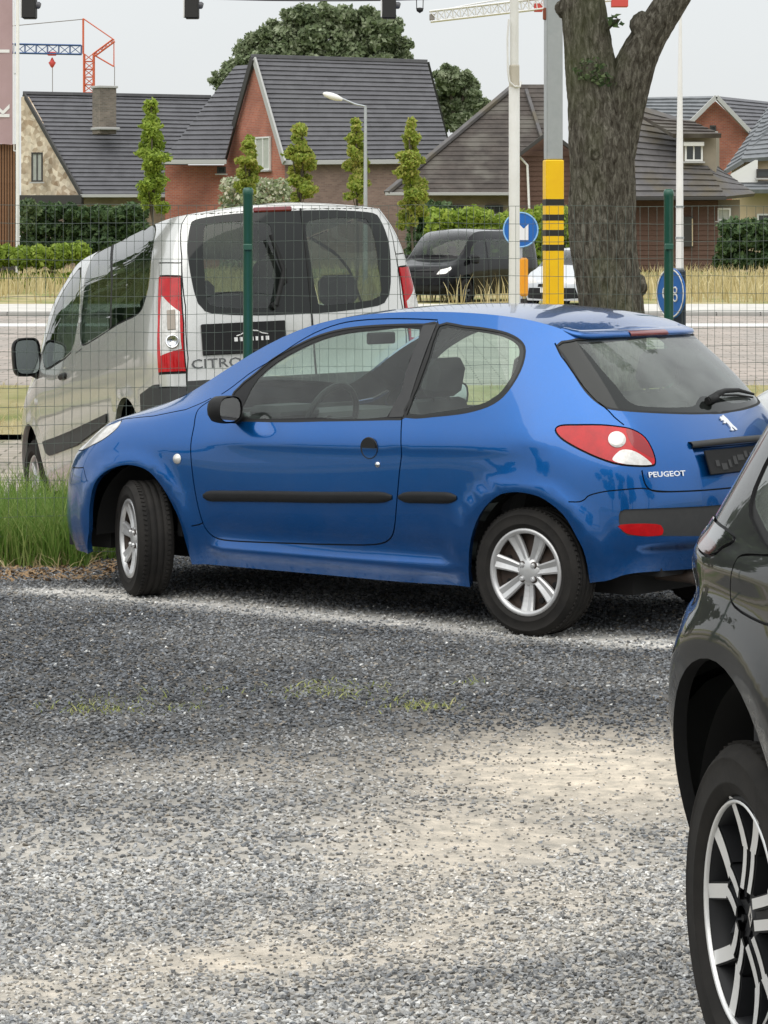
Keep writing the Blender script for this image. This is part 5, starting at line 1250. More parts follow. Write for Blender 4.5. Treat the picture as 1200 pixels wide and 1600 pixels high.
L_dark = leafmat('dark_leaves', (.03, .06, .025), (.06, .11, .04), (.12, .18, .07), .25)
L_mid = leafmat('mid_green_leaves', (.03, .06, .025), (.075, .12, .045), (.20, .25, .12), .3)
L_bright = leafmat('bright_leaves', (.14, .21, .03), (.28, .39, .055), (.42, .50, .10), .4)
L_yel = leafmat('yellow_green_leaves', (.18, .26, .04), (.34, .42, .07), (.52, .46, .15), .4)
L_big = leafmat('sage_leaves', (.09, .125, .06), (.20, .25, .13), (.42, .46, .32), .3)
L_pale = leafmat('pale_blossom_leaves', (.16, .22, .09), (.36, .42, .25), (.70, .66, .55), .3)
def blades(name, mat, pts, h, w, lean=.5, **k):
    v, f = [], []
    for i, (x, y, z) in enumerate(pts):
        a = random.uniform(0, 2 * PI); hh = h * random.uniform(.5, 1.15); ww = w * random.uniform(.6, 1.2); l = random.gauss(0, lean) * hh; m = random.gauss(0, lean) * hh; c, s_ = math.cos(a) * ww, math.sin(a) * ww
        b = len(v); v += [(x - c, y - s_, z), (x + c, y + s_, z), (x + c * .7 + l * .35, y + s_ * .7 + m * .35, z + hh * .6), (x - c * .7 + l * .35, y - s_ * .7 + m * .35, z + hh * .6), (x + l, y + m, z + hh)]
        f += [(b, b + 1, b + 2, b + 3), (b + 3, b + 2, b + 4)]
    me = bpy.data.meshes.new(name); me.from_pydata(v, [], f); me.materials.append(mat)
    o = link(name, me, None, 'stuff'); return o
def P_(n, x0, x1, y0, y1, zf=lambda x, y: 0.0, clump=0):
    out = []
    while len(out) < n:
        x, y = random.uniform(x0, x1), random.uniform(y0, y1)
        if clump and mn.noise(Vector((x * clump, y * clump, 3))) < -.05: continue
        out.append((x, y, float(zf(x, y)) - .01))
    return out
blades('verge_grass', L_grass, P_(2600, -2.35, -1.62, 16.95, 17.9) + P_(3800, -3.0, -1.45, 17.3, 18.9, clump=1.5) + P_(1500, -3.2, -1.5, 18.9, 21.5, lambda x, y: dip(y)), .34, .0045, .35)
L_weed = leafmat('yellowish_weeds', (.20, .24, .06), (.32, .36, .10), (.46, .44, .20), .35)
blades('weeds', L_weed, [p for u, v_, n_, r_ in ((160, 1108, 70, .10), (200, 1092, 25, .14), (512, 1080, 90, .13), (285, 1108, 15, .06), (655, 1105, 60, .08), (740, 1068, 8, .05), (320, 1078, 8, .06)) for p in [(gp(u, v_)[0] + random.gauss(0, r_), gp(u, v_)[1] + random.gauss(0, r_ * .9), 0) for _ in range(n_ * 2)]], .022, .003, 1.2)
blades('dry_grass', L_straw, P_(250, -2.35, -1.6, 16.9, 17.5) + P_(900, -3, 3.5, 17.6, 19.0) + P_(2500, -6, 8, 28.5, 37.3, clump=.6), .10, .005, .9)
blades('tall_dry_grass', L_straw, P_(12000, -19, 19, 79, 121, clump=.25), .75, .022, .25)
blades('dead_leaves', nmat('dead_leaf', (.22, .12, .055), .8, noise=(3, .7, (.38, .27, .15))), P_(1100, -2.3, -1.45, 16.3, 17.3), .03, .014, 1.4)

# ------------------------------------------------------------------ the mesh fence
M_fg = nmat('green_coated_steel', (.012, .075, .050), .4, coat=.3, noise=(6, .6, (.02, .10, .065)))
M_wire = nmat('green_grey_wire', (.07, .095, .08), .45, noise=(8, .6, (.12, .14, .115)))
def fpos(x): return 17.42 + (x + .763) * .24                            # the line of the fence
fence = thing('mesh_fence', 'green welded wire mesh fence with round posts between the cars and the street', 'fence', (0, 0, 0))
fd = Vector((1, .24, 0)).normalized(); frz = math.atan2(.24, 1)
post = MB().lathe([(0, 2.085), (.022, 2.083), (.030, 2.07), (.0305, 2.045), (.0275, 2.04), (.0275, -.1)], n=18, axis='Z').mesh('post', M_fg)
for i in range(-2, 4):
    x = -.763 + i * 2.413; link('post', post, fence, None, (x, fpos(x), 0))
vw = MB().tube([(0, 0, .04), (0, 0, 1.0), (0, 0, 1.985)], .0013, n=5, cap=False).mesh('wire', M_wire)
x = -2.75
k_ = 0
while x < 3.6 and k_ < 210:
    if min(abs(x - (-.763 + i * 2.413)) for i in range(-2, 4)) > .02:
        o = link('wire', vw, fence, None, (x, fpos(x) + random.uniform(-.003, .003), 0), (random.gauss(0, .002), random.gauss(0, .0025), 0)); k_ += 1
    x += .0487
for j in range(20):
    z = .06 + j * .1013; pts = []
    for q in range(60):
        xx = -2.8 + q * .11; pts.append((xx, fpos(xx) - .004, z + .003 * math.sin(xx * 7 + j) + random.gauss(0, .0012)))
    MB().tube(pts, .0015, n=5, cap=False).build('wire', M_wire, fence)
# wire brackets on the posts
for i in range(-1, 2):
    x = -.763 + i * 2.413
    for z in (.35, 1.05, 1.75): MB().box((x, fpos(x) - .03, z), (.05, .02, .035), rz=frz, bev=.004).build('clamp', M_fg, fence)

# ------------------------------------------------------------------ poles, signs, lamps
M_wht = nmat('white_painted_steel', (.84, .84, .83), .45, noise=(2.5, .5, (.72, .71, .68)))
M_galv = nmat('galvanised_steel', (.36, .39, .41), .45, metal=.5, noise=(6, .6, (.46, .48, .50)))
M_yel = nmat('yellow_painted_steel', (.92, .58, .004), .45, noise=(5, .6, (.84, .48, .006)))
M_blk2 = nmat('matt_black', (.02, .019, .018), .6)
M_sblue = nmat('sign_blue', (.012, .12, .42), .4); M_swhite = nmat('sign_white', (.75, .75, .75), .45)
p = at(803.5, 472, 33); wp_ = thing('white_pole', 'tall white steel pole with a tan collar and looped hose, beside the blue sign', 'pole', (p[0], 33, 0))
MB().lathe([(.058, -.1), (.058, 3.39), (.054, 3.40)], n=24, axis='Z').build('lower_pole', M_wht, wp_)
MB().lathe([(.047, 3.40), (.046, 7.0)], n=24, axis='Z').build('upper_pole', M_wht, wp_)
MB().lathe([(.0, 3.62), (.052, 3.62), (.055, 3.60), (.055, 3.40), (.060, 3.385)], n=24, axis='Z').build('collar', nmat('tan_collar', (.50, .46, .38), .6), wp_)
MB().tube([(-.06, -.05, 4.1), (-.075, -.055, 3.9), (-.07, -.06, 3.55), (-.055, -.07, 3.44), (0, -.075, 3.385), (.06, -.05, 3.385), (.07, -.02, 3.44)], .011, n=8).build('hose', M_wht, wp_)
p = at(864.5, 474, 36); yp = thing('signal_post', 'square steel post, galvanised above and yellow with black bands below', 'post', (p[0], 36, 0), R(8))
zy = lambda v_: HC - (v_ - V0) / F * 36
MB().box((0, 0, (zy(250) + 6) / 2), (.19, .19, 6 - zy(250)), bev=.012).build('upper_post', M_galv, yp)
MB().box((0, 0, (zy(250) - .1) / 2), (.212, .212, zy(250) + .1), bev=.012).build('yellow_sleeve', M_yel, yp)
for v0, v1 in ((311, 321), (335, 345), (359, 369), (382, 392)): MB().box((0, 0, (zy(v0) + zy(v1)) / 2), (.217, .217, zy(v0) - zy(v1)), bev=.004).build('black_band', M_blk2, yp)
MB().box((-.10, -.02, zy(22)), (.05, .05, .14), bev=.01).build('bracket', nmat('rust', (.25, .07, .04), .8), yp)
p = at(1062, 430, 45); fp_ = thing('flagpole', 'thin tapering white flagpole right of the tree trunk', 'flagpole', (p[0], 45, 0))
MB().tube([(0, 0, -.1), (0, 0, 1.5), (0, 0, 3.0), (.01, 0, 4.9), (.02, 0, 9)], [.058, .056, .050, .022, .018], n=14).build('shaft', M_wht, fp_)
for z in (1.3, 1.75, 2.2): MB().tube([(0, 0, z), (0, 0, z + .03)], .062, n=14).build('pole_ring', M_galv, fp_)
def disc(r, t, n=40): return MB().tube([(0, 0, 0), (0, t, 0)], r, n=n, smooth=False)
p = at(812, 359, 60); ks = thing('road_sign', 'round blue keep-right sign on a short grey tube beside the white pole', 'road sign', (p[0] + .02, 60, 0), R(-8))
disc(.345, .02).build('sign_plate', M_sblue, ks, None, (0, 0, p[2])); MB().lathe([(.345, -.004), (.345, -.010), (.318, -.010), (.318, -.004)], n=40).build('sign_rim', nmat('rim_light_blue', (.25, .48, .75), .4), ks, None, (0, 0, p[2]))
arr = [(-.05, -.21), (.17, -.21), (.17, .10), (.10, .02), (.04, -.06)] 
MB().prism([(-.22, .08), (-.11, .19), (.06, .02), (.15, .11), (.15, -.20), (-.16, -.20), (-.06, -.11)], 0, .006, M=Matrix.Translation((0, -.012, p[2])) @ Matrix.Rotation(PI / 2, 4, 'X')).build('arrow', M_swhite, ks)
MB().tube([(0, .04, -.05), (0, .04, p[2] + .25)], .03, n=10).build('sign_tube', M_galv, ks)
p = at(818.5, 430, 58); am = thing('marker_post', 'amber reflective traffic island post under the blue sign', 'bollard', (p[0], 58, 0))
MB().box((0, 0, (at(0, 403, 58)[2] + at(0, 463, 58)[2]) / 2), (.155, .12, at(0, 403, 58)[2] - at(0, 463, 58)[2]), bev=.03).build('amber_body', nmat('amber_plastic', (.80, .28, .01), .35, noise=(8, .5, (.75, .36, .02))), am)
MB().box((0, 0, .30), (.12, .10, .62), bev=.01).build('foot', M_blk2, am)
p = at(1060, 460, 30); bl = thing('sign_bollard', 'black bollard with a round blue sign turned half away, behind the right green fence post', 'bollard', (p[0], 30, 0))
MB().box((0, 0, .74), (.135, .135, 1.48), bev=.02).build('bollard_body', nmat('bollard_plastic', (.02, .03, .045), .5), bl)
rs = bpy.data.objects.new('round_sign', None); C.objects.link(rs); rs.parent = bl; rs.location = (-.085, -.09, at(0, 458, 30)[2]); rs.rotation_euler = (0, 0, R(-62)); rs.empty_display_size = .1
disc(.245, .015).build('sign_plate', M_sblue, rs); MB().lathe([(.238, -.003), (.238, -.008), (.225, -.008), (.225, -.003)], n=40).build('sign_rim', M_swhite, rs)
b = MB(); b.tube([(-.09 + .03 * math.cos(a), -.006, .0 + .05 * math.sin(a)) for a in np.linspace(.3, 2 * PI - .3, 14)], .008, n=5); b.build('symbol', M_swhite, rs)
b = MB(); b.tube([(.09 + .035 * math.cos(a), -.006, -.04 + .035 * math.sin(a)) for a in np.linspace(0, 2 * PI, 14)[:-1]], .008, n=5, closed=True); b.tube([(.09 + .03 * math.cos(a), -.006, .03 + .03 * math.sin(a)) for a in np.linspace(0, 2 * PI, 14)[:-1]], .008, n=5, closed=True); b.build('symbol', M_swhite, rs)
p = at(571, 165, 92); sl = thing('street_lamp', 'grey street lamp with a white head in front of the big tiled roof', 'street lamp', (p[0], 92, 0))
MB().tube([(0, 0, 0), (0, 0, 2), (0, 0, p[2])], [.075, .065, .045], n=10).build('pole', M_galv, sl); MB().tube([(0, 0, p[2] - .02), (-.3, 0, p[2] + .04), (-.72, 0, p[2] + .22)], .028, n=8).build('arm', M_galv, sl)
b = MB(); b.lathe([(0, -.32), (.07, -.29), (.125, -.12), (.135, .05), (.10, .22), (.04, .30), (0, .31)], n=14, axis='Z'); me = b.mesh('lamp_head', M_wht); me.transform(Matrix.Translation((-.97, 0, p[2] + .27)) @ Matrix.Rotation(R(-72), 4, 'Y') @ Matrix.Diagonal((.75, 1, 1, 1))); link('lamp_head', me, sl)
# black lamps hanging from a cable at the top edge
YL = 16.0
b = MB(); cable = [(x, YL, at(0, -14, YL)[2] - .05 * math.cos((x + .3) * 1.1)) for x in np.linspace(-3.2, 2.6, 30)]; b.tube(cable, .004, n=5)
tag(b.build('overhead_cable', M_blk2), 'thin black cable strung along the top edge of the photo', 'cable')
hl_mesh = None
for i, (u_, lb) in enumerate(((46, 'left hanging black lamp, above the blue and red crane'), (300, 'middle hanging black lamp, between the crane and the big tree'), (608, 'right hanging black lamp, in front of the crown of the big tree'))):
    p = at(u_, 12, YL)
    if i == 0:
        L0 = thing('hanging_lamp', lb, 'lamp', (p[0], YL, p[2]), 0, 'black lamps hanging from the overhead cable')
        MB().box((0, 0, .015), (.072, .09, .145), bev=.006).build('housing', M_blk2, L0); MB().box((-.040, 0, .015), (.007, .07, .13)).build('side_plate', M_wht, L0)
        MB().tube([(.030, 0, .012), (.050, 0, .012), (.058, 0, .010)], [.018, .019, .012], n=12).build('lens', nmat('grey_lens', (.12, .12, .13), .2), L0); MB().tube([(0, 0, .085), (0, 0, .20)], .006, n=6).build('hanger', M_blk2, L0)
    else:
        c_ = copy_tree(L0); c_.location = (p[0], YL, p[2]); c_['label'] = lb
p = at(656, 14, YL); L1 = thing('cable_camera', 'small dark device hanging on two wires left of the white crane', 'camera', (p[0], YL, p[2]))
MB().lathe([(0, -.022), (.016, -.012), (.020, .004), (.0, .008)], n=12, axis='Z').build('body', M_blk2, L1)
for q in (-.016, .016): MB().tube([(q, 0, .0), (q * 1.2, 0, .12)], .0022, n=4).build('hanger_wire', M_blk2, L1)

# ------------------------------------------------------------------ the street tree with its forked trunk
def bark_tube(pts, rads, seg=120, step=.02, amp=.011, seed=0.0):
    pts = [Vector(p) for p in pts]; cum = [0]
    for a, b_ in zip(pts[:-1], pts[1:]): cum.append(cum[-1] + (b_ - a).length)
    n = int(cum[-1] / step); P = np.array([p[:] for p in pts]); ts = np.linspace(0, cum[-1], n)
    kn = np.array(cum); ev = spline_basis(kn)(ts); Q = ev @ P; Rr = np.interp(ts, kn, rads)
    G = []
    for i in range(n):
        c = Vector(Q[i]); r = Rr[i]; row = []
        for j in range(seg + 1):
            a = 2 * PI * (j % seg) / seg; d = Vector((math.cos(a), math.sin(a), 0)); q = c + d * r
            v = Vector((math.cos(a) * 11 * r / .25 + seed, math.sin(a) * 11 * r / .25, ts[i] * 5.0))
            rg = 1 - abs(mn.noise(v)) * 2; k2 = 1 - abs(mn.noise(v * 2.3)) * 2; lump = mn.noise(Vector((math.cos(a) * 1.2, math.sin(a) * 1.2 + seed, ts[i] * 1.3)))
            row.append(tuple(q + d * (amp * (.75 * rg + .35 * k2) + lump * .05 * r / .25)))
        G.append(row)
    return G
def bark_mat():
    m = bpy.data.materials.new('bark'); m.use_nodes = True; nt = m.node_tree; N, L = nt.nodes, nt.links; b = N['Principled BSDF']; b.inputs['Roughness'].default_value = .95; b.inputs['Specular IOR Level'].default_value = .15
    tc = N.new('ShaderNodeTexCoord'); mp = N.new('ShaderNodeMapping'); mp.inputs['Scale'].default_value = (22, 22, 7.0); L.new(tc.outputs['Object'], mp.inputs[0])
    n = N.new('ShaderNodeTexNoise'); n.inputs['Scale'].default_value = 1.6; n.inputs['Detail'].default_value = 10; n.inputs['Roughness'].default_value = .75; n.inputs['Distortion'].default_value = .6; L.new(mp.outputs[0], n.inputs['Vector'])
    r = N.new('ShaderNodeValToRGB'); r.color_ramp.elements[0].position = .36; r.color_ramp.elements[0].color = (.035, .028, .020, 1); r.color_ramp.elements[1].position = .66; r.color_ramp.elements[1].color = (.30, .28, .23, 1); e = r.color_ramp.elements.new(.5); e.color = (.12, .108, .085, 1); L.new(n.outputs['Fac'], r.inputs[0])
    g2 = N.new('ShaderNodeTexNoise'); g2.inputs['Scale'].default_value = 1.8; g2.inputs['Detail'].default_value = 6; L.new(tc.outputs['Object'], g2.inputs['Vector']); mr = N.new('ShaderNodeMapRange'); mr.inputs[1].default_value = .50; mr.inputs[2].default_value = .72; mr.inputs[4].default_value = .65; L.new(g2.outputs['Fac'], mr.inputs[0])
    mx = N.new('ShaderNodeMix'); mx.data_type = 'RGBA'; L.new(mr.outputs[0], mx.inputs[0]); L.new(r.outputs[0], mx.inputs[6]); mx.inputs[7].default_value = (.12, .14, .06, 1); L.new(mx.outputs[2], b.inputs['Base Color'])
    bp = N.new('ShaderNodeBump'); bp.inputs['Strength'].default_value = 1.0; bp.inputs['Distance'].default_value = .03; L.new(n.outputs['Fac'], bp.inputs['Height']); L.new(bp.outputs[0], b.inputs['Normal'])
    return m
M_bark = bark_mat()
YT = 23.0
def tp(u, v, dy=0): q = at(u, v, YT + dy); return (q[0], q[1], q[2])
s_ = F / YT
tree = thing('street_tree', 'large tree with a thick rough forked trunk beside the yellow striped post', 'tree', (0, 0, 0))
gb = (lambda v: HC - (v - V0) / s_)
b = MB(); b.grid(bark_tube([tp(953, 760), tp(953, 640), tp(953, 480), tp(945, 380), tp(941, 290), tp(940, 220), tp(932, 150), tp(918, 80), tp(908, 0), tp(902, -120), tp(905, -300)], [.33, .25, .232, .230, .235, .245, .205, .170, .155, .145, .12]), flip=False); b.build('trunk', M_bark, tree)
b = MB(); b.grid(bark_tube([tp(952, 330, .02), tp(958, 230, .02), tp(972, 160), tp(992, 90), tp(1026, 35), tp(1062, -20), tp(1110, -120), tp(1150, -260)], [.13, .175, .165, .150, .138, .130, .115, .09], seed=5.)); b.build('limb', M_bark, tree)
def knot(u, v, r, dy): 
    c = Vector(tp(u, v, dy)); rows = []
    for i, (rr, h) in enumerate(((1.25, .0), (1.1, -.45), (.75, -.7), (.45, -.55), (.2, -.15))):
        rows.append([tuple(c + Vector((r * rr * math.cos(a) * (1 + .15 * math.sin(3 * a + i)), r * h, r * rr * math.sin(a) * (1 + .12 * math.cos(2 * a))))) for a in np.linspace(0, 2 * PI, 18)])
    MB().grid(rows, flip=True).build('knot', M_bark, tree)
knot(938, 195, .05, -.20); knot(930, 240, .045, -.22); knot(950, 210, .035, -.2); knot(936, 222, .03, -.22)
for u_, v_, r_, d_ in ((1003, 42, .085, -.06), (999, 446, .06, .0), (878, 14, .05, 0)):
    c_ = Vector(tp(u_, v_, d_)); rows = []
    for i in range(9):
        b1 = -PI / 2 + PI * i / 8; rows.append([tuple(c_ + Vector((math.cos(b1) * math.cos(a1), math.cos(b1) * math.sin(a1), 1.25 * math.sin(b1))) * r_ * (1 + .14 * math.sin(3 * a1 + i))) for a1 in np.linspace(0, 2 * PI, 17)])
    MB().grid(rows).build('burl', M_bark, tree)
def crown(name, clumps, n, size, mat, parent, seed=1, flat=.6, inner=.35):
    r = np.random.default_rng(seed); clumps = np.array(clumps, float); vol = clumps[:, 3] * clumps[:, 4] * clumps[:, 5]; wts = vol ** .7 / (vol ** .7).sum()
    ci = r.choice(len(clumps), n, p=wts); d = r.normal(size=(n, 3)); d /= np.linalg.norm(d, axis=1)[:, None]; rad = r.uniform(inner, 1, n) ** .6
    lump = 1 + .16 * np.sin(d[:, 0] * 7 + ci) * np.cos(d[:, 2] * 6 + ci * 2)
    c = clumps[ci, :3] + d * clumps[ci, 3:6] * (rad * lump)[:, None]
    nrm = d * .8 + r.normal(size=(n, 3)) * flat; nrm /= np.linalg.norm(nrm, axis=1)[:, None]; t = np.cross(nrm, r.normal(size=(n, 3))); t /= np.linalg.norm(t, axis=1)[:, None]; b_ = np.cross(nrm, t)
    s = size * r.uniform(.55, 1.35, n)[:, None]
    V = np.stack([c - t * s, c - b_ * s * .55 + nrm * s * .15, c + t * s, c + b_ * s * .55 + nrm * s * .15], 1).reshape(-1, 3)
    me = bpy.data.meshes.new(name); me.vertices.add(len(V)); me.vertices.foreach_set('co', V.ravel()); me.loops.add(4 * n); me.loops.foreach_set('vertex_index', np.arange(4 * n)); me.polygons.add(n); me.polygons.foreach_set('loop_start', np.arange(n) * 4); me.polygons.foreach_set('loop_total', np.full(n, 4)); me.materials.append(mat); me.update(); me.validate()
    return link(name, me, parent)
cl = []; rc = np.random.default_rng(5)
for i in range(26): cl.append((2.0 + rc.normal() * 2.4, 23 + rc.normal() * 2.2, 7.6 + rc.uniform(-.8, 4.5), rc.uniform(.9, 1.6), rc.uniform(.9, 1.6), rc.uniform(.6, 1.1)))
crown('crown', cl, 26000, .11, L_mid, tree, 2)
crown('twig_leaves', [tp(922, 110, -.22) + (.14, .05, .10), tp(940, 125, -.22) + (.10, .05, .07)], 150, .020, L_mid, tree, 3)
MB().tube([tp(948, 45, -.1), tp(957, 38, -.15), tp(966, 30, -.2)], [.018, .012, .008], n=6).build('twig', M_bark, tree); crown('twig_leaves', [tp(963, 32, -.18) + (.06, .03, .05)], 14, .04, L_dark, tree, 4)
# ------------------------------------------------------------------ houses
def tile_mat(name, c1, c2, moss=None, course=.30, wet=0.5):
    m = bpy.data.materials.new(name); m.use_nodes = True; nt = m.node_tree; N, L = nt.nodes, nt.links; b = N['Principled BSDF']; b.inputs['Roughness'].default_value = wet
    tc = N.new('ShaderNodeTexCoord'); n = N.new('ShaderNodeTexNoise'); n.inputs['Scale'].default_value = 1.3; n.inputs['Detail'].default_value = 9; n.inputs['Roughness'].default_value = .75; L.new(tc.outputs['Object'], n.inputs['Vector'])
    r = N.new('ShaderNodeValToRGB'); r.color_ramp.elements[0].position = .32; r.color_ramp.elements[0].color = (*c1, 1); r.color_ramp.elements[1].position = .68; r.color_ramp.elements[1].color = (*c2, 1); L.new(n.outputs['Fac'], r.inputs[0]); col = r.outputs[0]
    v = N.new('ShaderNodeTexVoronoi'); mp = N.new('ShaderNodeMapping'); mp.inputs['Scale'].default_value = (3.4, 1, 3.4); L.new(tc.outputs['Object'], mp.inputs[0]); L.new(mp.outputs[0], v.inputs['Vector']); v.inputs['Scale'].default_value = 1
    mr = N.new('ShaderNodeMapRange'); mr.inputs[3].default_value = .88; mr.inputs[4].default_value = 1.12; L.new(v.outputs['Color'], mr.inputs[0])
    mu = N.new('ShaderNodeMix'); mu.data_type = 'RGBA'; mu.blend_type = 'MULTIPLY'; mu.inputs[0].default_value = 1; L.new(col, mu.inputs[6]); L.new(mr.outputs[0], mu.inputs[7]); col = mu.outputs[2]
    if moss:
        n3 = N.new('ShaderNodeTexNoise'); n3.inputs['Scale'].default_value = .9; n3.inputs['Detail'].default_value = 8; L.new(tc.outputs['Object'], n3.inputs['Vector']); m3 = N.new('ShaderNodeMapRange'); m3.inputs[1].default_value = .48; m3.inputs[2].default_value = .66; L.new(n3.outputs['Fac'], m3.inputs[0])
        mx = N.new('ShaderNodeMix'); mx.data_type = 'RGBA'; L.new(m3.outputs[0], mx.inputs[0]); L.new(col, mx.inputs[6]); mx.inputs[7].default_value = (*moss, 1); col = mx.outputs[2]
    L.new(col, b.inputs['Base Color']); return m
def brick_mat(name, c1, c2, mortar, w=.21, h=.075, stone=False, bump=.006):
    m = bpy.data.materials.new(name); m.use_nodes = True; nt = m.node_tree; N, L = nt.nodes, nt.links; b = N['Principled BSDF']; b.inputs['Roughness'].default_value = .9
    tc = N.new('ShaderNodeTexCoord'); sx = N.new('ShaderNodeSeparateXYZ'); L.new(tc.outputs['Object'], sx.inputs[0]); ad = N.new('ShaderNodeMath'); ad.operation = 'SUBTRACT'; L.new(sx.outputs[0], ad.inputs[0]); L.new(sx.outputs[1], ad.inputs[1]); cb = N.new('ShaderNodeCombineXYZ'); L.new(ad.outputs[0], cb.inputs[0]); L.new(sx.outputs[2], cb.inputs[1])
    n = N.new('ShaderNodeTexNoise'); n.inputs['Scale'].default_value = .8 if not stone else 2.2; n.inputs['Detail'].default_value = 8; L.new(tc.outputs['Object'], n.inputs['Vector'])
    if stone:
        t = N.new('ShaderNodeTexVoronoi'); t.inputs['Scale'].default_value = 2.6; mpv = N.new('ShaderNodeMapping'); mpv.inputs['Scale'].default_value = (1, 1, 1.8); L.new(tc.outputs['Object'], mpv.inputs[0]); L.new(mpv.outputs[0], t.inputs['Vector'])
        r = N.new('ShaderNodeValToRGB'); r.color_ramp.elements[0].color = (*c1, 1); r.color_ramp.elements[1].color = (*c2, 1); L.new(t.outputs['Color'], r.inputs[0]); base = r.outputs[0]
    else:
        t = N.new('ShaderNodeTexBrick'); t.inputs['Scale'].default_value = 1; t.inputs['Brick Width'].default_value = w; t.inputs['Row Height'].default_value = h; t.inputs['Mortar Size'].default_value = .009; t.inputs['Color1'].default_value = (*c1, 1); t.inputs['Color2'].default_value = (*c2, 1); t.inputs['Mortar'].default_value = (*mortar, 1); L.new(cb.outputs[0], t.inputs['Vector']); base = t.outputs['Color']
    mr = N.new('ShaderNodeMapRange'); mr.inputs[1].default_value = .3; mr.inputs[2].default_value = .7; mr.inputs[3].default_value = .75; mr.inputs[4].default_value = 1.2; L.new(n.outputs['Fac'], mr.inputs[0])
    mu = N.new('ShaderNodeMix'); mu.data_type = 'RGBA'; mu.blend_type = 'MULTIPLY'; mu.inputs[0].default_value = 1; L.new(base, mu.inputs[6]); L.new(mr.outputs[0], mu.inputs[7]); L.new(mu.outputs[2], b.inputs['Base Color']); return m
M_slate = tile_mat('dark_grey_tiles', (.078, .078, .087), (.102, .102, .112), wet=.6)
M_btile = tile_mat('old_brown_tiles', (.035, .028, .024), (.085, .070, .060), moss=(.11, .10, .085), wet=.8)
M_gtile = tile_mat('weathered_grey_tiles', (.070, .066, .066), (.115, .108, .108), moss=(.10, .085, .06), wet=.7)
M_pale = tile_mat('pale_grey_roof', (.12, .13, .14), (.18, .19, .20), wet=.6)
M_rbrick = brick_mat('red_brick', (.33, .095, .060), (.42, .14, .085), (.30, .22, .18)); M_pbrick = brick_mat('brown_pink_brick', (.20, .13, .11), (.28, .19, .155), (.25, .2, .17)); M_tbrick = brick_mat('tan_brick', (.30, .235, .16), (.38, .30, .21), (.3, .25, .2))
M_stone = brick_mat('pale_rubble_stone', (.30, .20, .12), (.80, .70, .56), (.3, .3, .3), stone=True); M_cream = nmat('cream_render', (.62, .50, .33), .9, noise=(1, .6, (.55, .44, .29))); M_ochre = nmat('grey_ochre_render', (.24, .21, .165), .9, noise=(1.2, .6, (.30, .26, .2)))
M_fascia = nmat('pale_fascia', (.42, .42, .41), .6); M_dfascia = nmat('dark_fascia', (.04, .038, .036), .6); M_wframe = nmat('white_window_frame', (.72, .72, .70), .5); M_wpane = nmat('window_pane', (.03, .035, .035), .08, spec=.8); M_curt = nmat('net_curtain', (.50, .52, .47), .8, noise=(6, .6, (.36, .38, .34)))
def V3(a): return Vector([float(q) for q in a])
def roof(par, e0, e1, r1, r0, n, mat, name='roof', lift=.06, thick=.12):
    """tiled roof slope: courses from the eave e0-e1 up to r0-r1, each lapping over the one below"""
    e0, e1, r1, r0 = map(V3, (e0, e1, r1, r0)); nr = (e1 - e0).cross(r0 - e0).normalized()
    if nr.y > 0: nr = -nr
    if nr.z < 0 and abs(nr.z) > .05: nr = -nr
    v, f = [], []
    m = 9
    for i in range(n):
        for t, l in ((i / n, lift), ((i + 1) / n, .003)):
            a, b_ = e0.lerp(r0, t), e1.lerp(r1, t)
            for q in range(m + 1): v.append(a.lerp(b_, q / m) + nr * l * (1 + .10 * math.sin(q * 2.3 + i)))
    k = m + 1
    for i in range(2 * n - 1):
        for q in range(m): f.append((i * k + q, i * k + q + 1, (i + 1) * k + q + 1, (i + 1) * k + q))
    b0 = len(v)
    for p_ in (e0, e1, r1, r0): v.append(p_ - nr * thick)
    L_ = (2 * n - 1) * k
    f += [(b0, b0 + 3, b0 + 2, b0 + 1), (0, b0, b0 + 1, m), (L_, L_ + m, b0 + 2, b0 + 3)] + [[i * k for i in range(2 * n)] + [b0 + 3, b0], [i * k + m for i in range(2 * n)][::-1] + [b0 + 1, b0 + 2]]
    return MB().add(v, f).build(name, mat, par)
def slab(par, pts, mat, name, t=.25):
    """wall polygon with thickness, away from the viewer"""
    P = [V3(p_) for p_ in pts]; nr = (P[1] - P[0]).cross(P[2] - P[0]).normalized()
    if nr.y > 0: nr = -nr
    n = len(P); return MB().add(P + [p_ - nr * t for p_ in P], [list(range(n)), [n + i for i in range(n)][::-1]] + [(i, (i + 1) % n, n + (i + 1) % n, n + i) for i in range(n)]).build(name, mat, par)
def bar(par, a, b_, w, mat, name='fascia'):
    a, b_ = V3(a), V3(b_); d = b_ - a; M = Matrix.Translation((a + b_) / 2) @ d.to_track_quat('X', 'Z').to_matrix().to_4x4(); return MB().box((0, 0, 0), (d.length, w[0], w[1]), M=M, bev=.01).build(name, mat, par)
def window(par, px, Y, curtain=False, split=2, frame=None, rz=0.0, wk=1.0):
    u0, v0, u1, v1 = px; c = at((u0 + u1) / 2, (v0 + v1) / 2, Y); w, h = wk * (u1 - u0) / F * Y, (v1 - v0) / F * Y
    fr = frame or M_wframe; b = MB(); t = .07
    for q in (-1, 1): b.box((q * (w - t) / 2, 0, 0), (t, .10, h)); b.box((0, 0, q * (h - t) / 2), (w - 2 * t, .10, t))
    for k in range(1, split): b.box((-w / 2 + w * k / split, 0, 0), (t * .8, .09, h - 2 * t))
    o = b.build('window', fr, par, None, tuple(c), (0, 0, rz)); MB().box((0, .02, 0), (w - .1, .02, h - .1)).build('pane', M_curt if curtain else M_wpane, o)
    MB().box((0, -.05, -h / 2 - .04), (w + .15, .16, .06)).build('sill', M_fascia, o); return o
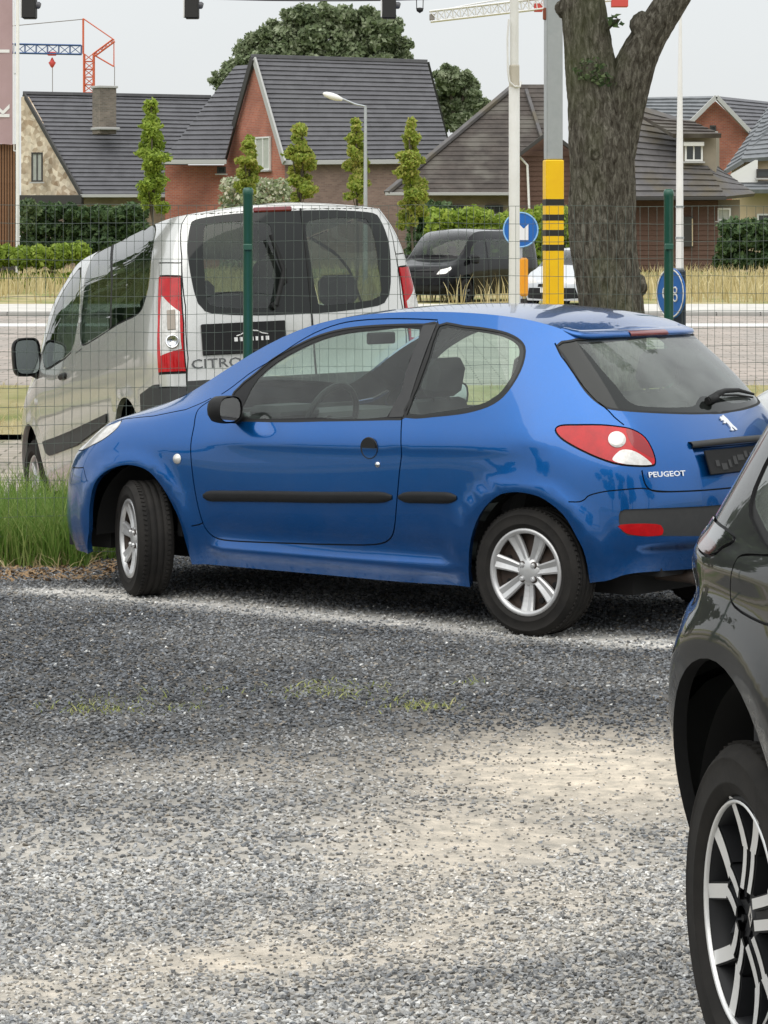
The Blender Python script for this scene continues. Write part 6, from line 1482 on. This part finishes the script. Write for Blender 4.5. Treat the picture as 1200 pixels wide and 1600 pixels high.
def boards(par, x0, x1, z0, z1, Y, mat, name='board', h=.20, poly=None):
    """clapboards, each a part of its own"""
    z = z0; k = 0; me = None
    while z < z1 - .02:
        a, b_ = (x0, x1) if poly is None else poly(z + h / 2)
        if b_ - a > .2: MB().add([(a, 0, 0), (b_, 0, 0), (b_, .03, h), (a, .03, h), (a, .06, 0), (b_, .06, 0)], [(0, 1, 2, 3), (0, 4, 5, 1)]).build(name, mat, par, None, (0, Y - .05, z))
        z += h

# the big house with the red gable
h1 = thing('house', 'large house with a steep dark tiled roof and a red brick gable facing left', 'house', (0, 0, 0))
a = lambda u, v, Y: at(u, v, Y)
slab(h1, [a(445, 256, 138.4), a(702, 254, 138.4), a(702, 420, 138.4), a(445, 420, 138.4)], M_pbrick, 'wall')
slab(h1, [a(397, 104, 140.75), a(441, 250, 138.5), a(446, 258, 138.4), a(446, 420, 138.4), a(352, 420, 143), a(352, 250, 143)], M_rbrick, 'wall')
slab(h1, [a(258, 258, 141.5), a(352, 258, 141.5), a(352, 420, 141.5), a(258, 420, 141.5)], M_rbrick, 'wall')
roof(h1, a(440, 250, 138), a(706, 247, 138), a(667, 97, 140.8), a(394, 88, 140.8), 22, M_slate)
roof(h1, a(352, 250, 143.5), a(400, 250, 146), a(400, 88, 141.0), a(394, 88, 140.9), 16, M_slate)
roof(h1, a(256, 249, 140.2), a(351, 249, 140.2), a(392, 101, 145.2), a(368, 103, 145.2), 20, M_slate)
roof(h1, a(668, 97, 140.9), a(706, 247, 143.5), a(706, 247, 144), a(669, 97, 141.2), 18, M_slate)
bar(h1, a(441, 254, 138.0), a(706, 252, 138.0), (.22, .20), M_fascia, 'gutter'); bar(h1, a(254, 253, 140.0), a(354, 253, 140.0), (.24, .20), M_fascia, 'gutter')
bar(h1, a(397, 92, 140.6), a(444, 254, 137.8), (.10, .30), M_fascia, 'verge_board'); bar(h1, a(394, 92, 140.6), a(350, 252, 142.6), (.10, .30), M_dfascia, 'verge_board')
bar(h1, a(392, 87.5, 140.8), a(668, 96, 140.8), (.22, .16), M_slate, 'ridge_tiles')
window(h1, (388, 214, 424, 266), 140.1, True, 3, rz=-R(58.5), wk=1.85); window(h1, (339, 260, 353, 271), 141.2, split=1, frame=M_dfascia)
# the left house with the stone gable
h2 = thing('house', 'low house with pale stone gable, dark tiled roof and brick chimney at the left', 'house', (0, 0, 0))
slab(h2, [a(33, 152, 148), a(39, 150, 147.8), a(126, 305, 143.6), a(126, 310, 143.6), a(33, 310, 148)], M_stone, 'gable_wall')
slab(h2, [a(126, 302, 143.8), a(262, 302, 143.8), a(262, 420, 143.8), a(126, 420, 143.8)], M_tbrick, 'wall'); slab(h2, [a(33, 318, 144.2), a(128, 318, 143.7), a(128, 420, 143.7), a(33, 420, 144.2)], M_pbrick, 'wall')
roof(h2, a(126, 304, 143.0), a(275, 304, 143.0), a(332, 152, 148.5), a(38, 146, 148.5), 24, M_slate)
bar(h2, a(30, 312, 143.4), a(129, 312, 143.0), (.5, .42), M_dfascia, 'fascia'); bar(h2, a(126, 306, 142.9), a(262, 306, 142.9), (.16, .14), M_fascia, 'gutter'); bar(h2, a(36, 145, 148.4), a(330, 151, 148.4), (.2, .15), M_slate, 'ridge_tiles'); bar(h2, a(37, 147, 148), a(127, 305, 142.9), (.10, .22), M_dfascia, 'verge_board')
window(h2, (49, 238, 67, 284), 145.5, True, 2, M_dfascia)
ch = MB().box((0, 0, 0), (.86, .86, 2.2), bev=.02).build('chimney', brick_mat('sooty_brick', (.13, .11, .09), (.22, .18, .15), (.2, .19, .17)), h2, None, tuple(a(163, 173, 145.3)), (0, 0, .5)); MB().box((0, 0, 1.1), (.98, .98, .12), bev=.02).build('chimney_cap', M_fascia, ch); MB().box((0, -.12, -.85), (1.05, 1.05, .12), bev=.02).build('flashing', M_fascia, ch)
# the old brown-roofed house right of it
h3 = thing('house', 'old house with a mossy brown hipped roof behind the white pole', 'house', (0, 0, 0))
slab(h3, [a(668, 303, 128.3), a(850, 303, 128.3), a(850, 420, 128.3), a(668, 420, 128.3)], M_tbrick, 'wall')
roof(h3, a(604, 302, 127.6), a(868, 302, 127.6), a(856, 132, 133.4), a(806, 132, 133.4), 24, M_btile, lift=.03); roof(h3, a(604, 302, 127.6), a(606, 302, 134.5), a(808, 132, 133.8), a(806, 132, 133.4), 18, M_btile)
bar(h3, a(604, 301, 127.5), a(806, 131, 133.3), (.28, .14), M_gtile, 'hip_tiles'); bar(h3, a(822, 140, 132.9), a(846, 214, 130.2), (.14, .12), M_gtile, 'hip_tiles')
bar(h3, a(602, 303, 127.5), a(795, 303, 127.5), (.14, .12), M_fascia, 'gutter'); window(h3, (681, 320, 724, 333), 128.2, frame=M_dfascia); window(h3, (758, 320, 786, 334), 128.2, frame=M_dfascia)
# the timber clad house either side of the trunk
M_clad = nmat('brown_timber_boards', (.075, .040, .028), .8, noise=(2.5, .6, (.13, .075, .055)))
h4 = thing('house', 'brown timber-clad house with a grey tiled roof and a dormer, behind the tree trunk', 'house', (0, 0, 0))
x8, x9, x10, x11 = a(812, 0, 119)[0], a(905, 0, 119)[0], a(985, 0, 119)[0], a(1122, 0, 119)[0]
slab(h4, [a(812, 238, 119.2), a(858, 208, 119.2), a(905, 238, 119.2), a(905, 425, 119.2), a(812, 425, 119.2)], M_clad, 'wall'); slab(h4, [a(905, 310, 119.3), a(1122, 310, 119.3), a(1122, 425, 119.3), a(905, 425, 119.3)], M_clad, 'wall')
boards(h4, x8, x9, a(0, 422, 119)[2], a(0, 242, 119)[2], 119.1, M_clad, h=.19); boards(h4, x10, x11, a(0, 422, 119)[2], a(0, 313, 119)[2], 119.2, M_clad, h=.19)
bar(h4, a(806, 246, 118.6), a(858, 206, 118.6), (.5, .14), M_dfascia, 'verge_board'); bar(h4, a(858, 206, 118.6), a(910, 246, 118.6), (.5, .14), M_dfascia, 'verge_board')
roof(h4, a(905, 309, 118.2), a(1134, 308, 118.2), a(1062, 184, 122.4), a(985, 160, 122.4), 15, M_gtile); roof(h4, a(1133, 308, 118.2), a(1180, 303, 119.5), a(1090, 238, 123.0), a(1062, 186, 122.4), 10, M_gtile, lift=.03)
bar(h4, a(905, 311, 118.1), a(1135, 310, 118.1), (.14, .12), M_dfascia, 'gutter')
slab(h4, [a(1064, 208, 119.8), a(1119, 208, 119.8), a(1119, 285, 119.8), a(1064, 285, 119.8)], M_ochre, 'dormer_wall'); slab(h4, [a(1119, 208, 119.8), a(1124, 210, 123), a(1124, 280, 123), a(1119, 285, 119.8)], M_ochre, 'dormer_wall')
roof(h4, a(1052, 211, 119.2), a(1127, 211, 119.2), a(1078, 188, 121.0), a(1005, 182, 121.0), 5, M_btile, 'dormer_roof'); window(h4, (1070, 224, 1098, 252), 119.7, split=2); bar(h4, a(1068, 225, 119.5), a(1100, 225, 119.5), (.12, .16), M_wframe, 'blind_box')
slab(h4, [a(1122, 312, 119.6), a(1156, 312, 119.6), a(1156, 425, 119.6), a(1122, 425, 119.6)], M_ochre, 'wall'); window(h4, (1120, 325, 1142, 345), 119.3, True, 1)
dr = MB().box((0, 0, 0), (.62, .05, 1.15), bev=.01).build('door', M_dfascia, h4, None, tuple(a(1070, 362, 119.0))); MB().tube([(.28, -.05, .5), (.28, -.05, -.55)], .03, n=6).build('drain_pipe', M_cream, dr)
MB().tube([a(812, 245, 118.8), a(824, 258, 118.8), a(827, 330, 118.8), a(827, 420, 118.8)], .05, n=6).build('downpipe', M_wframe, h4)
# red gable and cream house at the right edge
h5 = thing('house', 'distant red brick gable with a pale verge above the timber-clad house', 'house', (0, 0, 0))
slab(h5, [a(1118, 158, 152), a(1172, 208, 152), a(1172, 420, 152), a(1072, 420, 152), a(1072, 198, 152)], M_rbrick, 'wall'); roof(h5, a(1000, 192, 151.6), a(1072, 197, 151.6), a(1118, 150, 156), a(1008, 152, 156), 8, M_pale, lift=.09)
roof(h5, a(1172, 208, 151.2), a(1230, 205, 153), a(1210, 160, 157), a(1119, 150, 156.0), 9, M_slate); bar(h5, a(1070, 200, 151.6), a(1119, 151, 151.6), (.5, .20), M_fascia, 'verge_board'); bar(h5, a(1119, 151, 151.6), a(1175, 210, 151.6), (.5, .20), M_fascia, 'verge_board'); window(h5, (1109, 196, 1119, 205), 151.8, split=1, frame=M_dfascia)
h6 = thing('house', 'cream rendered house with a sweeping grey roof at the right edge', 'house', (0, 0, 0))
slab(h6, [a(1143, 262, 136.5), a(1160, 246, 136.5), a(1290, 246, 136.5), a(1290, 425, 136.5), a(1150, 425, 136.5)], M_cream, 'wall'); slab(h6, [a(1142, 272, 135.9), a(1180, 250, 135.9), a(1184, 250, 135.9), a(1184, 285, 135.9), a(1142, 285, 135.9)], M_wframe, 'dormer_cheek')
roof(h6, a(1130, 270, 136.0), a(1160, 252, 136.0), a(1240, 150, 141), a(1200, 168, 141), 12, M_pale); roof(h6, a(1158, 250, 136), a(1300, 240, 136), a(1300, 150, 141), a(1201, 166, 141), 12, M_pale); roof(h6, a(1150, 298, 135.0), a(1300, 298, 135.0), a(1300, 282, 136.4), a(1160, 282, 136.4), 3, M_pale)
window(h6, (1182, 264, 1226, 278), 135.8, split=2, frame=M_dfascia); window(h6, (1183, 334, 1230, 372), 136.2, split=2)

# ------------------------------------------------------------------ trees and hedges behind
def px_clumps(lst, Y, ry=1.0):
    out = []
    for u, v, ru, rv in lst: p_ = at(u, v, Y); out.append((p_[0], Y + random.uniform(-.6, .6) * ry, p_[2], ru / F * Y, ry * ru / F * Y, rv / F * Y))
    return out
M_limb = nmat('grey_limb_bark', (.07, .06, .045), .95, noise=(8, .6, (.12, .10, .08)))
def limbs(par, base, tips, r0):
    b = MB()
    for t in tips:
        p0, p2 = Vector(base), Vector(t); p1 = p0.lerp(p2, .45) + Vector((0, 0, (p2.z - p0.z) * .18)); b.tube([p0, p1, p2], [r0, r0 * .6, r0 * .15], n=6)
    b.build('trunk', M_limb, par)
def ftree(label, Y, lst, n, size, mat, u0, r0=.3, ground=0.05, cat='tree', nm='broadleaf_tree', group=None, seed=1, puff=0, **k):
    t = thing(nm, label, cat, (at(u0, 0, Y)[0], Y, ground), 0, group); off = np.array([at(u0, 0, Y)[0], Y, ground])
    cl = px_clumps(lst, Y)
    if puff:
        r_ = random.Random(seed); c2 = []
        for c in cl:
            c2.append((*c[:3], c[3] * .8, c[4] * .8, c[5] * .8))
            for _ in range(puff):
                a_, b_ = r_.uniform(0, 2 * PI), r_.uniform(-.6, 1.3); c2.append((c[0] + c[3] * .8 * math.cos(a_) * math.cos(b_), c[1] - abs(c[4] * .7 * math.sin(a_)), c[2] + c[5] * .85 * math.sin(b_), c[3] * r_.uniform(.25, .42), c[3] * .35, c[3] * r_.uniform(.22, .36)))
        cl = c2
    cl = [(c[0] - off[0], c[1] - off[1], c[2] - off[2], *c[3:]) for c in cl]
    crown('crown', cl, n, size, mat, t, seed, **k); low = min(c[2] for c in cl); b = MB(); b.tube([(0, 0, -.05), (.05, 0, low * .5), (0, 0, low)], [r0, r0 * .8, r0 * .55], n=8)
    for c in cl[::(2 if not puff else 14)]: b.tube([(0, 0, low * .85), (c[0] * .5, c[1] * .5, (low + c[2]) * .5), (c[0], c[1], c[2])], [r0 * .4, r0 * .25, .03], n=5)
    b.build('trunk', M_limb, t); return t
ftree('big broad dark green tree rising behind the largest tiled roof', 168, [(430, 75, 45, 32), (400, 95, 40, 30), (370, 112, 32, 26), (345, 130, 20, 18), (470, 50, 45, 35), (510, 42, 42, 32), (550, 48, 45, 36), (590, 52, 42, 36), (615, 75, 32, 30), (560, 85, 50, 40), (490, 90, 55, 40), (440, 110, 50, 30), (632, 92, 18, 12), (530, 28, 25, 16), (480, 25, 22, 14), (580, 26, 22, 14), (430, 45, 18, 14), (600, 120, 40, 30), (520, 120, 60, 40)], 52000, .15, L_big, 500, .6, seed=11, puff=7, flat=1.0, inner=.2)
ftree('smaller round green tree behind the roofs, right of the largest roof', 172, [(700, 130, 26, 24), (690, 160, 26, 30), (725, 150, 28, 30), (742, 165, 20, 22), (715, 185, 34, 26), (735, 195, 28, 20), (758, 163, 8, 6), (700, 112, 16, 12), (728, 125, 14, 14)], 15000, .16, L_big, 716, .5, seed=12, puff=6, flat=1.0, inner=.2)
cols = [('leftmost slim young tree, darker green and in front of the tiled roofs', 238, 162, 325, 21, L_bright, 0), ('second slim young tree from the left, yellowish, above the van roof', 388, 214, 300, 15, L_yel, 1), ('middle slim young tree with a bent top above the van roof', 469, 197, 312, 21, L_yel, 2), ('fourth slim young tree beside the street lamp pole', 557, 190, 312, 17, L_yel, 3), ('rightmost slim young tree with a reddish tip, right of the van', 643, 195, 352, 21, L_yel, 4)]
for lb, u, v0, v1, w, mt, sd in cols:
    w *= 1.42
    r_ = random.Random(40 + sd); n_ = 24; L_ = []
    for i in range(n_):
        t = i / (n_ - 1); ww = w * (0.28 + .95 * math.sin(PI * min(1, .12 + t * .78)) * (.55 + .45 * t)); L_.append((u + r_.uniform(-.42, .42) * w * (.3 + t), v0 + (v1 - v0) * t, max(3.0, ww * r_.uniform(.4, .95) * .85), (v1 - v0) / n_ * r_.uniform(1.0, 2.0)))
    if sd == 2: L_ += [(u - 14, v0 + 38, 8, 9), (u + 6, v0 + 6, 5, 10)]
    if sd == 0: L_ += [(u + 8, v0 + 52, 8, 12), (u - 14, v0 + 66, 9, 12)]
    ftree(lb, 96, L_, 8500, .066, mt, u, .05, group='slim young trees in a row behind the van', nm='young_tree', seed=20 + sd, flat=.9, inner=.15)
def hedge(label, u0, u1, v0, v1, Y, mat, n, size=.09, depth=1.1, seed=1, nm='hedge', cat='hedge', z0=None):
    p0, p1 = at(u0, v0, Y), at(u1, v1, Y); W = p1[0] - p0[0]; H = p0[2] - (p1[2] if z0 is None else z0); t = thing(nm, label, cat, ((p0[0] + p1[0]) / 2, Y, 0)); cl = []
    m = max(4, int(W / .45)); zb = (p1[2] if z0 is None else z0); r_ = random.Random(seed)
    for i in range(m):
        for j in range(max(2, int(H / .45))):
            cl.append((-W / 2 + W * (i + .5) / m + r_.uniform(-.1, .1), r_.uniform(-.2, .2), zb + .2 + (H - .45) * j / max(1, int(H / .45) - 1) + r_.uniform(-.07, .07) + (.08 * math.sin(i * .9) if j else 0), .38, depth * .5, .36))
    crown('foliage', cl, n, size, mat, t, seed, flat=.8); b = MB()
    for i in range(0, m, 2): b.tube([(cl[0][0] + i * W / m, 0, 0), (cl[0][0] + i * W / m + .05, 0, zb + H * .6)], .025, n=5)
    b.build('stems', M_limb, t, 'stuff'); return t
hedge('dark green clipped hedge in front of the stone-gabled house', 40, 232, 325, 392, 121, L_dark, 15000, .11, seed=3); hedge('small conifer-like shrub between the slatted wall and the dark hedge', 32, 46, 318, 390, 119, L_mid, 1500, .09, seed=4, nm='shrub', cat='shrub')
hedge('bright light green hedge low at the left above the dry grass', -70, 135, 386, 440, 100, L_bright, 16000, .10, seed=5, z0=.05)
hedge('bright green hedge between the black minivan and the brown-roofed house', 668, 900, 330, 400, 104, L_bright, 15000, .10, seed=6, z0=.05); hedge('dark bush at the left end of the hedge above the black minivan', 645, 700, 322, 400, 108, L_dark, 6000, .10, seed=7, nm='bush', cat='bush', z0=.05)
hedge('tall dark hedge along a green wire fence at the right edge', 1122, 1290, 347, 415, 112, L_dark, 9000, .11, seed=8); hedge('pale flowering bush above the van roof in front of the red gable', 345, 455, 282, 420, 116, L_pale, 9000, .09, seed=9, nm='bush', cat='bush', z0=.05)

# ------------------------------------------------------------------ left edge: slatted wall and banner
sw = thing('slatted_wall', 'brown vertical timber slat wall at the left edge under the pink banner', 'wall', (at(0, 0, 103)[0], 103, 0))
M_slat = nmat('brown_timber_slat', (.16, .075, .035), .7, noise=(5, .7, (.24, .13, .07)))
zt, zb_ = at(0, 225, 103)[2], at(0, 392, 103)[2]; sm_ = MB().box((0, 0, (zt + zb_) / 2), (.062, .06, zt - zb_)).mesh('slat', M_slat)
for i in range(60): link('slat', sm_, sw, None, (.56 - i * .092, 0, 0), (0, 0, 0))
MB().box((-2.2, .06, (zt + zb_) / 2), (5.6, .03, zt - zb_)).build('backing', nmat('dark_board', (.05, .03, .02), .8), sw); MB().box((-2.2, .06, zb_ / 2), (5.6, .06, zb_)).build('plinth', M_dfascia, sw)
bn = thing('banner', 'faded pink banner with white letters hanging over the slatted wall at the left edge', 'banner', (at(0, 0, 102.7)[0], 102.7, 0))
zb2, zt2 = at(0, 226, 102.7)[2], 10.6
G = [[(-3.8 + 4.22 * i / 20, .03 * math.sin(i * .9) + .012 * math.sin(j * 1.4 + i * .3), zb2 + (zt2 - zb2) * j / 16 + .03 * math.sin(i * .8) * (j == 0)) for i in range(21)] for j in range(17)]
M_ban = nmat('faded_pink_fabric', (.36, .25, .26), .85, noise=(1.5, .6, (.42, .30, .31))); MB().grid(G).build('cloth', M_ban, bn)
for z_, s in ((at(0, 80, 102.7)[2], 'i'), (at(0, 175, 102.7)[2], 'k')): text_part(s, .9, Matrix.Translation((.04, -.05, z_)) @ Matrix.Rotation(PI / 2, 4, 'X') @ Matrix.Rotation(PI / 2, 4, 'Z'), M_swhite, bn, 'lettering', .004, .012)
p = at(27.5, 395, 102); wp2 = thing('white_pole', 'thin white pole at the left edge beside the slatted timber wall', 'pole', (p[0], 102, 0)); MB().lathe([(.068, 0), (.062, 3.6), (.055, 11)], n=12, axis='Z').build('shaft', M_wht, wp2); MB().box((-.07, 0, at(0, 236, 102)[2]), (.10, .04, .05), bev=.01).build('bracket', M_galv, wp2); MB().box((-.07, 0, at(0, 115, 102)[2]), (.10, .04, .05), bev=.01).build('bracket', M_galv, wp2)
MB().tube([(-.12, 0, at(0, 236, 102)[2]), (-.12, 0, 10.8)], .018, n=5).build('cord', M_wht, wp2)

# ------------------------------------------------------------------ tower cranes
def truss(name, par, A, B_, w, h, n, mat, r=.05):
    A, B_ = V3(A), V3(B_); d = B_ - A; M = Matrix.Translation(A) @ d.to_track_quat('X', 'Z').to_matrix().to_4x4(); L_ = d.length; b = MB(); c4 = [(-w / 2, -h / 2), (w / 2, -h / 2), (w / 2, h / 2), (-w / 2, h / 2)]
    def P3(x, c): return M @ Vector((x, c[0], c[1]))
    for c in c4: b.tube([P3(0, c), P3(L_, c)], r, n=4)
    for i in range(n):
        x0, x1 = L_ * i / n, L_ * (i + 1) / n
        for k in range(4): c, e = c4[k], c4[(k + 1) % 4]; b.tube([P3(x0, c), P3(x1, e)] if i % 2 else [P3(x0, e), P3(x1, c)], r * .6, n=3); b.tube([P3(x0, c), P3(x0, e)], r * .6, n=3)
    return b.build(name, mat, par)
M_corange = nmat('orange_crane_paint', (.62, .13, .06), .6); M_cblue = nmat('blue_crane_paint', (.05, .11, .28), .6); M_cgrey = nmat('crane_cable', (.22, .20, .19), .6); M_cred = nmat('red_crane_paint', (.55, .07, .06), .6)
Yc = 260; c1 = thing('tower_crane', 'tower crane with an orange mast and a blue jib above the left roofs', 'crane', (0, 0, 0)); A_ = lambda u, v: at(u, v, Yc)
truss('mast', c1, (*A_(139, 0)[:2], 0), A_(139, 84), .80, .80, 26, M_corange, .07); truss('jib', c1, A_(127, 78), A_(-260, 70), .7, .75, 22, M_cblue, .06); truss('counter_jib', c1, A_(147, 86), A_(178, 63), .4, .25, 4, M_corange, .05)
b = MB(); b.tube([A_(130, 84), A_(130, 29)], .09, n=5); b.tube([A_(130, 29), A_(178, 62), A_(178, 104)], .05, n=4); b.tube([A_(147, 86), A_(178, 104)], .06, n=4); b.build('tower_head', M_corange, c1)
b = MB(); b.tube([A_(130, 30), A_(-250, 66)], .035, n=4); b.tube([A_(179, 104), A_(179, 150)], .03, n=4); b.tube([A_(82, 100), A_(82, 160)], .03, n=4); b.build('cable', M_cgrey, c1)
b = MB(); b.box(A_(81, 84), (.7, .7, .3), bev=.05); b.build('trolley', M_cred, c1); MB().lathe([(0, -.45), (.12, -.35), (.32, 0), (.20, .12), (.05, .42), (0, .45)], n=10, axis='Z').build('hook_block', M_cred, c1, None, tuple(A_(81.5, 98)))
Yc2 = 300; c2_ = thing('tower_crane', 'white tower crane jib with red counterweight behind the white pole', 'crane', (0, 0, 0)); A2_ = lambda u, v: at(u, v, Yc2); M_cwh = nmat('white_crane_paint', (.72, .71, .70), .6)
truss('mast', c2_, (*A2_(864, 0)[:2], 0), A2_(864, 15), 1.1, 1.1, 30, M_cwh, .08); truss('jib', c2_, A2_(862, 4), A2_(672, 26), .9, 1.0, 16, M_cwh, .09); truss('counter_jib', c2_, A2_(866, 6), A2_(985, -6), .8, .5, 6, M_cwh, .06)
MB().tube([A2_(700, 14), A2_(740, 6), A2_(862, -14)], .07, n=4).build('tie_bar', M_cwh, c2_); MB().box(A2_(968, 3), (1.6, 1.2, 1.0), bev=.05).build('counterweight', M_cred, c2_); MB().box(A2_(841, 12), (.8, .8, .8), bev=.05).build('cab', M_cred, c2_); MB().box(A2_(675, 27), (.5, .8, .6), bev=.05).build('jib_end', M_cgrey, c2_)

# ------------------------------------------------------------------ surroundings left of and behind the viewer, seen in the paint and the glass
def side_tree(x, y, h, label, seed, mat=None, lo=.42):
    t = thing('broadleaf_tree', label, 'tree', (x, y, 0)); r_ = random.Random(seed); cl = [(r_.gauss(0, h * .18), r_.gauss(0, h * .18), h * r_.uniform(lo, .92), h * .16, h * .16, h * .13) for _ in range(14)]
    crown('crown', cl, 5000, .26, mat or L_dark, t, seed); MB().tube([(0, 0, 0), (.1, 0, h * .3), (0, 0, h * .6)], [.35, .28, .12], n=8).build('trunk', M_limb, t)
for i, (x, y, h) in enumerate(((-45, 2, 9), (-60, 14, 8.5), (-40, -12, 10), (-10.5, 30.5, 8.5), (-14.5, 37, 10), (10, -16, 9), (1, -20, 10), (-9, -18, 9.5), (20, -8, 10))):
    side_tree(x, y, h, ['broad tree far left of the yard, outside the left edge', 'second tree far left of the yard', 'tall tree far left and behind the viewer', 'nearer tree beyond the fence, outside the left edge', 'further tree beyond the fence, outside the left edge', 'tree behind the viewer, to the right', 'tree straight behind the viewer', 'tree behind the viewer, to the left', 'tree right of the yard'][i], 60 + i, lo=.14 if i in (3, 4) else .42)
